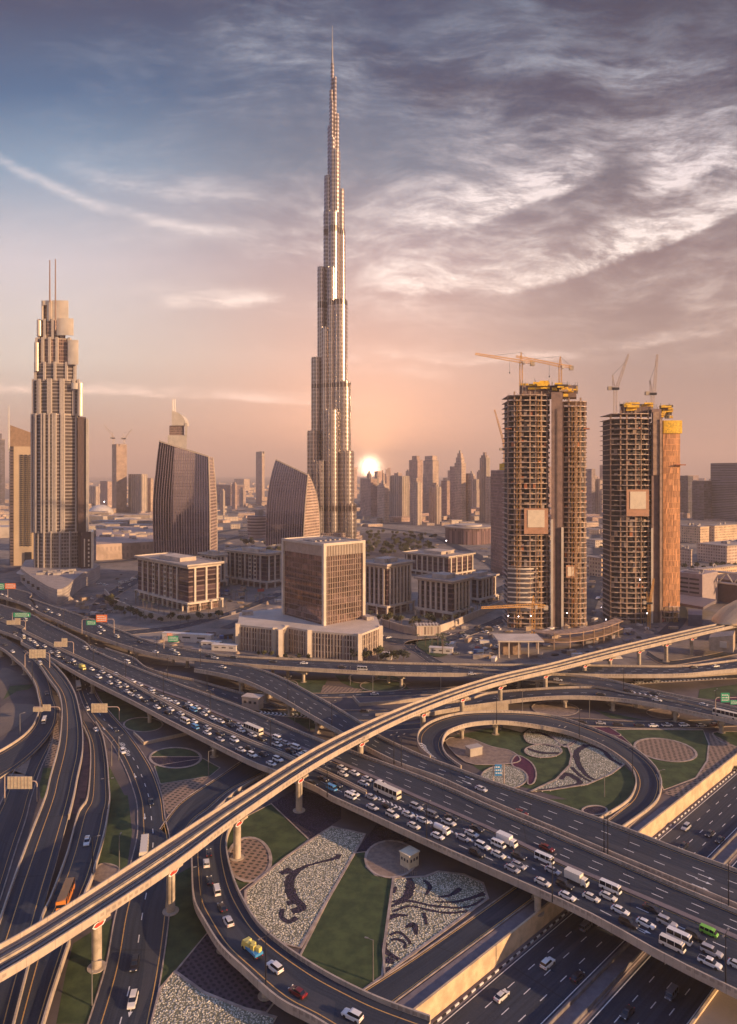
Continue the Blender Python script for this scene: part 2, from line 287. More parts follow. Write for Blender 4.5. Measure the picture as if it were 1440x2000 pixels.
# ---------------------------------------------------------------- mesh builder
class MB:
    def __init__(s): s.v = []; s.f = []; s.uv = []; s.mi = []
    def face(s, pts, uvs=None, mi=0):
        i = len(s.v); s.v += [tuple(p) for p in pts]; s.f.append(tuple(range(i, i+len(pts))))
        s.uv.append(uvs or [(p[0], p[1]) for p in pts]); s.mi.append(mi)
    def prism(s, poly, z0, z1, top=True, bottom=True, mi=0, tmi=None, zt=None):
        """poly counter-clockwise [(x,y)]; zt optional per-vertex top heights"""
        n = len(poly); zt = zt or [z1]*n; per = 0.
        zb = z0 if isinstance(z0, (list, tuple)) else [z0]*n
        for i in range(n):
            a, b = poly[i], poly[(i+1) % n]; j = (i+1) % n
            d = math.hypot(b[0]-a[0], b[1]-a[1])
            s.face([(a[0], a[1], zb[i]), (b[0], b[1], zb[j]), (b[0], b[1], zt[j]), (a[0], a[1], zt[i])],
                   [(per, zb[i]), (per+d, zb[j]), (per+d, zt[j]), (per, zt[i])], mi)
            per += d
        t = mi if tmi is None else tmi
        if top: s.face([(p[0], p[1], zt[i]) for i, p in enumerate(poly)], None, t)
        if bottom: s.face([(p[0], p[1], zb[n-1-i]) for i, p in enumerate(poly[::-1])], None, t)
        return s
    def box(s, cx, cy, cz, sx, sy, sz, rot=0., mi=0):
        c, n = math.cos(rot), math.sin(rot)
        poly = [(cx + c*dx*sx/2 - n*dy*sy/2, cy + n*dx*sx/2 + c*dy*sy/2) for dx, dy in ((-1, -1), (1, -1), (1, 1), (-1, 1))]
        return s.prism(poly, cz-sz/2, cz+sz/2, mi=mi)
    def tube(s, p0, p1, r0, r1=None, n=8, cap=True, mi=0):
        r1 = r0 if r1 is None else r1; p0 = Vector(p0); p1 = Vector(p1); d = (p1-p0)
        if d.length < 1e-6: return s
        d.normalize(); a = d.orthogonal().normalized(); b = d.cross(a)
        q0 = [p0 + (a*math.cos(t)+b*math.sin(t))*r0 for t in [2*math.pi*k/n for k in range(n)]]
        q1 = [p1 + (a*math.cos(t)+b*math.sin(t))*r1 for t in [2*math.pi*k/n for k in range(n)]]
        for k in range(n): s.face([q0[k], q0[(k+1) % n], q1[(k+1) % n], q1[k]], None, mi)
        if cap: s.face(q1, None, mi); s.face(q0[::-1], None, mi)
        return s
    def lathe(s, cx, cy, prof, n=16, mi=0):
        for (r0, z0), (r1, z1) in zip(prof, prof[1:]):
            for k in range(n):
                t0, t1 = 2*math.pi*k/n, 2*math.pi*(k+1)/n
                P4 = [(cx+r0*math.cos(t0), cy+r0*math.sin(t0), z0), (cx+r0*math.cos(t1), cy+r0*math.sin(t1), z0), (cx+r1*math.cos(t1), cy+r1*math.sin(t1), z1), (cx+r1*math.cos(t0), cy+r1*math.sin(t0), z1)]
                uvs = [(t0*r0, z0), (t1*r0, z0), (t1*r0, z1), (t0*r0, z1)]
                if r1 < 1e-5: s.face(P4[:3], uvs[:3], mi)
                elif r0 < 1e-5: s.face([P4[0], P4[2], P4[3]], [uvs[0], uvs[2], uvs[3]], mi)
                else: s.face(P4, uvs, mi)
        return s
    def loft(s, rings, close=True, cap=True, mi=0, along=False):
        n = len(rings[0]); run = 0.
        for a, b in zip(rings, rings[1:]):
            per = 0.; step = (Vector(b[0])-Vector(a[0])).length
            for k in range(n if close else n-1):
                k2 = (k+1) % n; d = (Vector(a[k2])-Vector(a[k])).length
                s.face([a[k], a[k2], b[k2], b[k]], [(per, a[k][2]), (per+d, a[k2][2]), (per+d, b[k2][2]), (per, b[k][2])] if not along else [(run, per-3), (run, per+d-3), (run+step, per+d-3), (run+step, per-3)], mi); per += d
            run += step
        if cap: s.face(rings[-1], None, mi); s.face(rings[0][::-1], None, mi)
        return s
    def build(s, name, m, parent=None, loc=None, smooth=False):
        me = bpy.data.meshes.new(name)
        off = Vector(loc) if loc is not None else Vector((0, 0, 0))
        me.from_pydata([tuple(Vector(q)-off) for q in s.v], [], s.f)
        for mm in (m if isinstance(m, (list, tuple)) else [m]): me.materials.append(mm)
        ul = me.uv_layers.new(name='UVMap'); flat = []
        for uvs in s.uv:
            for q in uvs: flat += [q[0], q[1]]
        ul.data.foreach_set('uv', flat)
        me.polygons.foreach_set('material_index', s.mi)
        if smooth: me.polygons.foreach_set('use_smooth', [True]*len(s.f))
        me.update()
        o = bpy.data.objects.new(name, me); C.objects.link(o)
        if parent is not None: o.parent = parent; 
        if loc is not None: o.location = off - (parent.location if parent is not None else Vector((0, 0, 0)))
        elif parent is not None: o.location = -parent.location
        return o
def tag(o, label=None, cat=None, group=None, kind=None):
    if label: o['label'] = label
    if cat: o['category'] = cat
    if group: o['group'] = group
    if kind: o['kind'] = kind
    return o
def thing(name, loc, label, cat, group=None, kind=None):
    o = bpy.data.objects.new(name, None); C.objects.link(o); o.location = loc; o.empty_display_size = .5
    return tag(o, label, cat, group, kind)
def cc(poly):
    a = sum(poly[i][0]*poly[(i+1) % len(poly)][1]-poly[(i+1) % len(poly)][0]*poly[i][1] for i in range(len(poly)))
    return list(poly) if a > 0 else list(poly)[::-1]
def spline(pts, closed=False, k=8):
    n = len(pts); out = []
    rng = n if closed else n-1
    for i in range(rng):
        g_ = (lambda j: Vector(pts[j % n])) if closed else (lambda j: Vector(pts[max(0, min(n-1, j))]))
        p0, p1, p2, p3 = g_(i-1), g_(i), g_(i+1), g_(i+2)
        for t in [q/k for q in range(k)]:
            out.append(.5*((2*p1)+(p2-p0)*t+(2*p0-5*p1+4*p2-p3)*t*t+(3*p1-p0-3*p2+p3)*t**3))
    if not closed: out.append(Vector(pts[-1]))
    return out
def resample(pts, n):
    L_ = [0.]
    for a, b in zip(pts, pts[1:]): L_.append(L_[-1]+(b-a).length)
    out = []; j = 0
    for i in range(n):
        t = L_[-1]*i/(n-1)
        while j < len(pts)-2 and L_[j+1] < t: j += 1
        d = L_[j+1]-L_[j]; out.append(pts[j].lerp(pts[j+1], 0 if d < 1e-9 else min(1, (t-L_[j])/d)))
    return out
def lerpz(zs, t):
    if not isinstance(zs, (list, tuple)): return zs
    for (t0, z0), (t1, z1) in zip(zs, zs[1:]):
        if t <= t1: return z0+(z1-z0)*max(0, (t-t0)/(t1-t0))
    return zs[-1][1]
def edge(px, zs, n):
    cum = [0.]
    for a, b in zip(px, px[1:]): cum.append(cum[-1]+math.hypot(b[0]-a[0], b[1]-a[1]))
    pts = [P(x, y, lerpz(zs, c/cum[-1])) for (x, y), c in zip(px, cum)]
    return resample(spline(pts), n)
# ================================================================ GROUND
O_ = Vector((7.8, 135.6)); T_ = Vector((.727, .687)); N_ = Vector((.687, -.727))
def pos(s, q, z=0.): p = O_ + T_*s + N_*q; return (p.x, p.y, z)
ZH = -3.8
def f_land(q, b):
    co = q.n('ShaderNodeTexCoord').outputs['Object']
    n1 = q.n('ShaderNodeTexNoise', {'Vector': co, 'Scale': .004, 'Detail': 9., 'Roughness': .6}).outputs['Fac']
    n2 = q.n('ShaderNodeTexNoise', {'Vector': co, 'Scale': .06, 'Detail': 8., 'Roughness': .7}).outputs['Fac']
    vo = q.n('ShaderNodeTexVoronoi', {'Vector': co, 'Scale': .022}).outputs['Color']
    vs = q.n('ShaderNodeSeparateColor', {0: vo}).outputs[0]
    c = q.mix(q.sstep(n1, .35, .65), (.25, .20, .16), (.15, .125, .11))
    c = q.mix(q.m('MULTIPLY', q.sstep(vs, .3, .9), .5), c, (.34, .28, .22))
    c = q.mix(q.m('MULTIPLY', q.sstep(n2, .42, .7), .8), c, (.07, .06, .06))
    q.nt.links.new(c, b.inputs['Base Color'])
LAND = uvmat('city_ground', f_land, .95)
gb = MB(); gb.prism([pos(-600, -.02)[:2], pos(25000, -.02)[:2], (18000, 26000), (-18000, 26000), (-18000, -600)], -.6, 0, bottom=False)
tag(gb.build('ground', LAND), kind='structure')
gb = MB(); gb.prism([pos(-600, 39.5)[:2], (3000, -600), (18000, -600), pos(25000, 39.5)[:2]], -.6, 0, bottom=False)
tag(gb.build('far_side_ground', LAND), kind='structure')
gb = MB(); gb.prism([pos(-300, -.5)[:2], pos(-300, 40.5)[:2], pos(1500, 40.5)[:2], pos(1500, -.5)[:2]], ZH-1, ZH-.02, bottom=False)
tag(gb.build('highway_shoulder', PAVE), kind='structure')
def strip(mb, z, q0, q1, s0=-200, s1=900, u0=0):
    mb.face([pos(s0, q0, z), pos(s0, q1, z), pos(s1, q1, z), pos(s1, q0, z)], [(s0, q0), (s0, q1), (s1, q1), (s1, q0)])
hw = MB(); strip(hw, ZH, 2.2, 17.0); strip(hw, ZH, 22.6, 37.4)
hwo = hw.build('highway', ASPH); tag(hwo, kind='structure')
ml = MB()
for q in (2.7, 16.5, 23.1, 36.9): strip(ml, ZH+.02, q-.1, q+.1)
for lane in range(1, 4):
    for base_q in (2.7, 23.1):
        q = base_q + lane*13.8/4
        for k in range(-20, 80): strip(ml, ZH+.02, q-.1, q+.1, k*8.0+lane, k*8.0+lane+2.6)
ml.build('lane_marking', WHITE, hwo)
md = MB(); md.prism([pos(-200, 17.6)[:2], pos(-200, 22.)[:2], pos(900, 22.)[:2], pos(900, 17.6)[:2]], ZH-.5, ZH+.35)
md.build('central_reserve', PAVE, hwo)
md = MB()
for q in (18.1, 21.4): md.prism([pos(-200, q)[:2], pos(-200, q+.25)[:2], pos(900, q+.25)[:2], pos(900, q)[:2]], ZH+.352, ZH+1.2)
md.build('safety_barrier', mat('grey_barrier', (.17, .15, .15), .8, noise_amt=.2), hwo)
# retaining wall
wb = MB(); wb.prism([pos(-200, 0)[:2], pos(-200, .5)[:2], pos(900, .5)[:2], pos(900, 0)[:2]], ZH-.6, .9)
rw = wb.build('retaining_wall', mat('sandstone_wall', (.60, .44, .27), .85, noise_amt=.15, nscale=.3)); tag(rw, 'long sandstone coloured retaining wall between the sunken highway and the gardens', 'wall')
wb = MB(); wb.prism([pos(-200, 39.3)[:2], pos(-200, 39.8)[:2], pos(900, 39.8)[:2], pos(900, 39.3)[:2]], ZH-.6, .5)
tag(wb.build('retaining_wall', MATS['sandstone_wall']), 'low wall along the far dark carriageway at the bottom right corner', 'wall')
# black and white kerb blocks along the wall
kb1, kb2 = MB(), MB()
for k in range(-30, 190):
    (kb1 if k % 2 else kb2).prism([pos(k*1.4, 1.5)[:2], pos(k*1.4, 1.75)[:2], pos(k*1.4+1.38, 1.75)[:2], pos(k*1.4+1.38, 1.5)[:2]], ZH-.3, ZH+.3)
kb1.build('white_kerb', WHITE, hwo); kb2.build('black_kerb', STEEL, hwo)
# ================================================================ GARDENS
GZ = [0.02]
def ring(poly, w0, z, m, name, closed=True):
    pts = [Vector((p[0], p[1])) for p in poly]; n = len(pts); mb = MB(); A, B = [], []
    for i in range(n):
        if closed: t = pts[(i+1) % n]-pts[i-1]
        else: t = pts[min(n-1, i+1)]-pts[max(0, i-1)]
        if t.length < 1e-6: t = Vector((1, 0))
        t.normalize(); nn = Vector((-t.y, t.x)); A.append(pts[i]+nn*w0/2); B.append(pts[i]-nn*w0/2)
    for i in range(n if closed else n-1):
        j = (i+1) % n
        mb.face([(A[i].x, A[i].y, z), (B[i].x, B[i].y, z), (B[j].x, B[j].y, z), (A[j].x, A[j].y, z)])
        mb.face([(A[i].x, A[i].y, z), (A[j].x, A[j].y, z), (A[j].x, A[j].y, z-.12), (A[i].x, A[i].y, z-.12)])
        mb.face([(B[i].x, B[i].y, z-.12), (B[j].x, B[j].y, z-.12), (B[j].x, B[j].y, z), (B[i].x, B[i].y, z)])
    return mb.build(name, m)
def inside(p, poly):
    r = False; n = len(poly)
    for i in range(n):
        x1, y1 = poly[i][:2]; x2, y2 = poly[(i+1) % n][:2]
        if (y1 > p[1]) != (y2 > p[1]) and p[0] < (x2-x1)*(p[1]-y1)/(y2-y1)+x1: r = not r
    return r
def patch(name, px, m, smooth=0, border=0., kind='structure', label=None, lift=None):
    pts = [P(x, y, 0) for x, y in px]
    if smooth: pts = spline(pts, closed=True, k=smooth)
    pts = cc([(p.x, p.y) for p in pts])
    GZ[0] += .004; z = lift if lift else GZ[0]
    mb = MB(); mb.face([(p[0], p[1], z) for p in pts]); o = mb.build(name, m)
    tag(o, label, kind=kind)
    if kind == 'stuff': tag(o, label, 'flowers' if 'flower' in name else 'ground cover')
    if border:
        tag(ring(pts, border, z+.13, KERB, 'garden_path'), kind='structure')
    return pts
def ell(cx, cy, rx, ry, n=28, rot=0.):
    c, s_ = math.cos(rot), math.sin(rot)
    return [(cx+rx*math.cos(t)*c-ry*math.sin(t)*s_, cy+rx*math.cos(t)*s_+ry*math.sin(t)*c) for t in [2*math.pi*k/n for k in range(n)]]
def K(k, L_): return [cr(k, *p) for p in L_]
def clumps(polys, holes, n, name, m, label, size=(.09, .22)):
    mb = MB(); r2 = random.Random(len(label))
    for poly in polys:
        xs = [p[0] for p in poly]; ys = [p[1] for p in poly]
        area = (max(xs)-min(xs))*(max(ys)-min(ys)); cnt = int(area*n)
        for _ in range(cnt):
            x, y = r2.uniform(min(xs), max(xs)), r2.uniform(min(ys), max(ys))
            if not inside((x, y), poly) or any(inside((x, y), h) for h in holes): continue
            s_ = r2.uniform(*size); a = r2.uniform(0, 3); h = s_*r2.uniform(.7, 1.3)
            q = [(x+s_*math.cos(a+k*1.257), y+s_*math.sin(a+k*1.257), .1) for k in range(5)]
            t = [(x+s_*.55*math.cos(a+k*1.257+.3), y+s_*.55*math.sin(a+k*1.257+.3), .1+h) for k in range(5)]
            for k in range(5): mb.face([q[k], q[(k+1) % 5], t[(k+1) % 5], t[k]])
            mb.face(t)
    o = mb.build(name, m); tag(o, label, 'flowers', kind='stuff'); return o
# base of the whole interchange
patch('interchange_ground', [(-700, 1215), (330, 1300), (760, 1318), (1500, 1318), (2600, 1330), (2600, 1400), (1460, 1455), (900, 1899), (790, 1990), (700, 2300), (-500, 2300), (-900, 1500)], mat('garden_soil', (.135, .105, .10), .95, nscale=.05, col2=(.075, .062, .062)))
# lawns
patch('lawn', K('E', [(640, 320), (705, 312), (705, 400), (760, 450), (862, 470), (835, 700), (800, 1040), (650, 1150), (500, 1060), (310, 940), (480, 600), (580, 400)]), GRASS, border=.5)
patch('lawn', K('E', [(-160, 190), (150, 30), (370, 240), (230, 350), (60, 470), (-60, 560), (-150, 420)]), GRASS, border=.4)
patch('lawn', K('D', [(650, -20), (750, -20), (775, 200), (745, 400), (690, 440), (560, 400), (610, 220)]), GRASS)
patch('lawn', K('D', [(430, 850), (660, 700), (640, 860), (520, 1320), (330, 1320), (390, 1000)]), GRASS)
patch('lawn', K('D', [(1010, 460), (1120, 400), (1160, 680), (1250, 780), (1020, 1020), (930, 1130), (980, 760)]), GRASS)
patch('lawn', K('A', [(640, 1130), (740, 1320), (640, 1320), (630, 1200)]), GRASS)
patch('lawn', K('A', [(570, 690), (700, 700), (960, 850), (700, 870), (620, 800)]), GRASS)
patch('lawn', K('A', [(905, 1130), (1190, 1085), (1290, 1140), (1230, 1190), (940, 1235)]), GRASS, border=.4)
patch('lawn', K('A', [(60, 660), (200, 650), (170, 680), (100, 690), (20, 740)]), GRASS)
patch('lawn', K('A', [(255, 1140), (330, 1140), (300, 1320), (240, 1320), (230, 1250)]), GRASS)
patch('lawn', [(100, 1560), (125, 1560), (90, 1600), (20, 1880), (-20, 1960), (-5, 1800), (50, 1650)], GRASS)
patch('lawn', K('C', [(0, 905), (165, 890), (480, 915), (700, 1060), (860, 1200), (850, 1320), (720, 1420), (500, 1340), (0, 1200), (-220, 1050), (-250, 960)]), GRASS)
patch('lawn', K('C', [(720, 915), (1240, 918), (1275, 1000), (1265, 1100), (1200, 1200), (1010, 1270), (940, 1120), (820, 1010)]), GRASS, border=.6)
patch('lawn', K('C', [(600, 800), (900, 860), (1290, 880), (700, 850)]), GRASS)
patch('lawn', K('C', [(1220, 680), (1440, 650), (1500, 650), (1500, 760), (1210, 730)]), GRASS)
patch('lawn', K('B', [(290, 625), (480, 622), (440, 700), (340, 700)]), GRASS)
patch('lawn', K('B', [(520, 595), (880, 600), (960, 680), (680, 690), (560, 640)]), GRASS)
patch('lawn', K('B', [(200, 820), (330, 815), (480, 890), (380, 920)]), GRASS)
patch('lawn', K('F', [(280, 5), (780, 5), (700, 45), (560, 60), (510, 75), (300, 10)]), GRASS)
patch('lawn', K('C', [(1300, 935), (1440, 930), (1500, 960), (1480, 1020), (1350, 990)]), GRASS, smooth=4, border=.5)
# dark planting
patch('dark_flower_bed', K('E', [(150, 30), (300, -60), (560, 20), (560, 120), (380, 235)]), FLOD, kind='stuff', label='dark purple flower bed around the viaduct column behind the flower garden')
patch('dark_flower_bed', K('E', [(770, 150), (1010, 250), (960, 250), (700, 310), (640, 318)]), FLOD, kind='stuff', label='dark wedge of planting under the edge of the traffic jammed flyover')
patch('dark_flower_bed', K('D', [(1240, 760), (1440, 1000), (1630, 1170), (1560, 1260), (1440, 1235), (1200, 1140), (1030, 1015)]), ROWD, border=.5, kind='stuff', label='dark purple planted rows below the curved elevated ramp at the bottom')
patch('pink_paving', K('A', [(480, 890), (520, 1000), (530, 1100), (500, 1320), (440, 1320), (480, 1150), (492, 1000)]), PINK)
patch('pink_paving', K('D', [(430, -10), (470, -10), (455, 90), (400, 90)]), PINK)
patch('sand_bed', K('D', [(575, 395), (650, 388), (700, 420), (640, 480), (540, 540), (520, 520)]), SAND, smooth=4, border=.4)
patch('sand_bed', K('A', [(0, 1170), (70, 1110), (190, 1060), (150, 1180), (110, 1240), (0, 1130)]), SAND)
patch('sand_bed', K('A', [(40, 760), (200, 770), (220, 800), (100, 900), (0, 960), (0, 790)]), DIRT)
patch('sand_bed', K('A', [(0, 570), (60, 560), (150, 620), (180, 650), (60, 650), (30, 720), (0, 720)]), DIRT, smooth=3)
p_ = patch('sand_ellipse', ell(487, 1680, 42, 43), ROWS, border=.9, kind='stuff', label='round sandy bed planted with rows of small shrubs beside the viaduct column')
patch('sand_ellipse', ell(764, 1679, 50, 36), SAND, border=.7)
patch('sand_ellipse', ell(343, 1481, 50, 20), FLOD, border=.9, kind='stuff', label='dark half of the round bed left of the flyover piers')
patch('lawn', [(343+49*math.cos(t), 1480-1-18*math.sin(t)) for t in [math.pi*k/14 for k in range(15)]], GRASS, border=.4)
patch('sand_ellipse', ell(280, 1416, 38, 14), GRASS, border=.7)
patch('planted_rows', K('A', [(945, 1240), (1230, 1190), (1130, 1290), (1000, 1400), (950, 1330)]), ROWS, kind='stuff', label='rows of dry shrubs between the ground roads left of the viaduct')
patch('planted_rows', K('D', [(960, -10), (1110, -10), (1040, 50), (990, 110), (965, 60)]), ROWS, kind='stuff', label='narrow triangle of dry planted rows where two ground roads meet')
patch('planted_rows', K('B', [(455, 655), (690, 680), (670, 695), (440, 700)]), ROWS, kind='stuff', label='small triangular bed of dry plants under the far curved flyover')
patch('pale_planting', K('A', [(300, 940), (340, 860), (350, 1000), (310, 1130), (262, 1130)]), ROWS, kind='stuff', label='dry shrubs on the narrow strip right of the left exit ramp')
patch('ring_bed', ell(708, 1325, 26, 10), DIRT, border=.6); patch('ring_bed', ell(748, 1340, 44, 12), GRASS, border=.6)
patch('ring_bed', ell(560, 1338, 22, 9), GRASS, border=.5)
patch('sand_ellipse', ell(1085, 1385, 46, 14, rot=.06), SAND, border=.4)
patch('sand_ellipse', ell(1295, 1395, 32, 9, rot=.1), SAND, border=.4)
patch('sand_ellipse', ell(1300, 1466, 61, 21, rot=.16), ROWS, border=.9, kind='stuff', label='large oval sand bed in the lawn right of the loop ramp')
patch('stone_fan', K('C', [(1275, 930), (1440, 1020), (1440, 1060), (1100, 1320), (1000, 1290), (1200, 1210), (1270, 1100), (1282, 1000)]), ROWS)
patch('pavement_strip', K('E', [(850, 1230), (1440, 790), (1700, 600), (1900, 430), (2100, 300), (2320, 140), (2420, 60), (2480, 40), (2400, 120), (1460, 885), (960, 1270)]), PAVE)
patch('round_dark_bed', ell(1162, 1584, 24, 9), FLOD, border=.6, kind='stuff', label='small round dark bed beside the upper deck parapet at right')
patch('lawn', K('C', [(800, 770), (880, 775), (930, 820), (700, 820)]), DIRT)
# flower garden lower centre
fb1 = patch('flower_bed', K('E', [(505, 168), (700, 212), (640, 320), (480, 600), (320, 880), (140, 835), (0, 690), (0, 545), (230, 352), (430, 215)]), FLOW, border=.7, kind='stuff', label='white flower bed with a dark calligraphy stroke left of the central lawn')
fb2 = patch('flower_bed', K('E', [(866, 472), (1050, 462), (1130, 432), (1280, 450), (1390, 500), (1420, 590), (1240, 722), (940, 944), (815, 1040), (808, 900), (835, 700)]), FLOW, border=.7, kind='stuff', label='white flower bed with dark wavy stripes and a circular path')
fb3 = patch('flower_bed', K('D', [(1020, 1020), (1200, 1145), (1440, 1240), (1620, 1290), (1590, 1340), (880, 1340), (940, 1120)]), FLOW, border=.6, kind='stuff', label='white flower bed at the bottom edge under the curved ramp')
def stroke(px, wd, name='dark_flower_stroke', label=None, z=None):
    pts = [P(x, y, 0) for x, y in px]; pts = resample(spline(pts), 40)
    if isinstance(wd, (int, float)): wd = [wd]*2
    A, B = [], []
    for i, p in enumerate(pts):
        t = pts[min(39, i+1)]-pts[max(0, i-1)]; t.normalize(); nn = Vector((-t.y, t.x, 0))
        f = i/39*(len(wd)-1); k = min(len(wd)-2, int(f)); ww = wd[k]+(wd[k+1]-wd[k])*(f-k)
        ww *= .68+.26*rnd.random()
        A.append(p+nn*ww/2); B.append(p-nn*ww/2)
    poly = [(a.x, a.y) for a in A]+[(b.x, b.y) for b in B[::-1]]
    GZ[0] += .004
    mb = MB()
    zz = z or GZ[0]
    for i in range(39): mb.face([(A[i].x, A[i].y, zz), (B[i].x, B[i].y, zz), (B[i+1].x, B[i+1].y, zz), (A[i+1].x, A[i+1].y, zz)])
    o = mb.build(name, FLOD); tag(o, label or 'dark purple flower stroke planted in the white bed', 'flowers', 'dark strokes planted in the white flower beds', kind='stuff')
    return poly
ST = []
ST.append(stroke(K('E', [(545, 330), (530, 352), (430, 378), (330, 410), (268, 460), (256, 520), (282, 590), (335, 640), (270, 668)]), [2.4, 1.2, 1.6, 3.2, 3.6, 3., 3.]))
ST.append(stroke(K('E', [(215, 650), (212, 700), (255, 725), (300, 700)]), [1.6, 1.4, 2.2]))
ST.append(stroke(K('E', [(205, 445), (262, 415)]), [2.4, 2.2])); ST.append(stroke(K('E', [(235, 440), (260, 428)]), [2., 1.6]))
ST.append(stroke(K('E', [(240, 620), (275, 612)]), [2.2, 1.8]))
for s_, wd in (([(955, 460), (965, 520), (935, 590), (850, 612)], [1.4, 3.2, 2.8, 1.]), ([(1045, 482), (1080, 520), (1055, 570)], [1.2, 1.5, .8]),
        ([(845, 640), (950, 605), (1090, 632), (1250, 645), (1340, 625), (1400, 590)], [1., 1.1, 1., .9, 1.2]), ([(860, 668), (960, 635), (1060, 655), (1180, 675), (1300, 665)], [1., .9, 1.1, 1.]),
        ([(1130, 582), (1200, 570), (1260, 530)], [.9, 1.4, 1.8]), ([(1110, 610), (1230, 610), (1330, 585), (1400, 560)], [.8, 1., 1.4, 2.]),
        ([(830, 712), (880, 690), (950, 690)], [1.6, 1.8, .8]), ([(935, 760), (985, 745), (1000, 805)], [1., 2.2, .8]),
        ([(845, 805), (900, 790), (950, 830), (965, 860)], [1., 1., 1.]), ([(850, 835), (890, 830), (930, 850), (935, 885)], [1., 1., .8]),
        ([(815, 850), (820, 900), (900, 950)], [1.6, 1.8, 1.2]), ([(820, 950), (870, 965)], [2.4, 1.8]), ([(815, 1010), (850, 1000)], [1.6, 1.2]), ([(870, 520), (865, 560)], [2.2, 1.4]), ([(1045, 675), (1060, 745)], [1.2, .8])):
    ST.append(stroke(K('E', s_), wd))
for rg in (ell(*cr('E', 1035, 650), 65, 45), ell(*cr('E', 930, 820), 34, 38)):
    pts = [P(x, y) for x, y in rg]; tag(ring([(p.x, p.y) for p in pts], .55, .2, KERB, 'garden_path'), kind='structure')
# loop garden on the right
f4 = patch('flower_bed', K('C', [(192, 955), (232, 918), (330, 925), (385, 985), (405, 1018), (330, 1005), (225, 1000)]), FLOW, smooth=3, border=.5, kind='stuff', label='leftmost white petal shaped flower bed inside the loop ramp')
f5 = patch('flower_bed', K('C', [(335, 930), (470, 928), (508, 962), (480, 1002), (430, 1022), (390, 990)]), FLOW, smooth=3, border=.5, kind='stuff', label='white petal flower bed touching the inner edge of the loop ramp')
f6 = patch('flower_bed', [(p[0], p[1]) for p in ell(*cr('C', 305, 1045), 36, 13)], FLOW, border=.6, kind='stuff', label='small oval white flower bed with a dark band inside the loop ramp')
f7 = patch('flower_bed', K('C', [(445, 1010), (520, 962), (640, 990), (792, 1115), (700, 1182), (560, 1242), (350, 1275), (225, 1285), (380, 1212), (458, 1130), (470, 1070)]), FLOW, border=.7, kind='stuff', label='large white flower bed with dark outlines in the middle of the loop')
f8 = patch('flower_bed', ell(*cr('C', 75, 1200), 45, 23), FLOW, border=.5, kind='stuff', label='white oval flower bed by the blue road sign')
patch('sand_bed', K('C', [(-270, 985), (-150, 965), (0, 1020), (100, 1040), (165, 1082), (150, 1112), (20, 1125), (-150, 1110)]), SAND, smooth=3, border=.5)
patch('dark_crescent', K('C', [(150, 1070), (230, 1110), (262, 1170), (250, 1230), (215, 1240), (205, 1180), (120, 1125)]), MAGEN, smooth=4, border=.5)
patch('magenta_bed', K('C', [(582, 905), (690, 905), (760, 950), (745, 958), (650, 938)]), MAGEN, border=.3, kind='stuff', label='magenta flower wedge along the outside of the loop ramp')
patch('magenta_bed', K('C', [(722, 955), (765, 958), (822, 1010), (812, 1022)]), MAGEN, border=.3, kind='stuff', label='smaller magenta flower wedge beside the oval sand bed')
patch('magenta_bed', K('C', [(1300, 745), (1440, 720), (1500, 740), (1440, 800), (1400, 770)]), MAGEN, kind='stuff', label='magenta flower bed beside the green road sign on the right')
for s_, wd in (([(560, 1010), (500, 1050), (510, 1120), (560, 1190), (620, 1220)], [3., 3., 2.6, 1.6]), ([(560, 1008), (650, 1040), (700, 1090), (770, 1130)], [2., 2.4, 2.]),
        ([(470, 1140), (520, 1190), (590, 1230)], [1.8, 2., 1.2]), ([(400, 1210), (440, 1180), (520, 1232), (400, 1262), (280, 1275)], [3., 3.4, 2., 2., 1.2]),
        ([(205, 1028), (290, 1055), (400, 1058)], [2., 2.8, 2.]), ([(230, 935), (290, 940), (370, 975)], [1.2, 2.2, 1.6]), ([(420, 1010), (480, 1000), (500, 975)], [1.4, 1.8, 1.2]), ([(240, 1005), (320, 1010), (385, 1030)], [1.2, 1.4, 1.])):
    ST.append(stroke(K('C', s_), wd))
clumps([fb1, fb2, fb3], ST, 4.2, 'white_flowers', mat('cream_petals', (.82, .75, .60), .9, noise_amt=.25, nscale=3.), 'cream white flower clumps filling the beds of the lower garden')
clumps([f4, f5, f6, f7, f8], ST, 1.6, 'white_flowers', MATS['cream_petals'], 'cream white flower clumps filling the petal beds inside the loop ramp', size=(.13, .3))
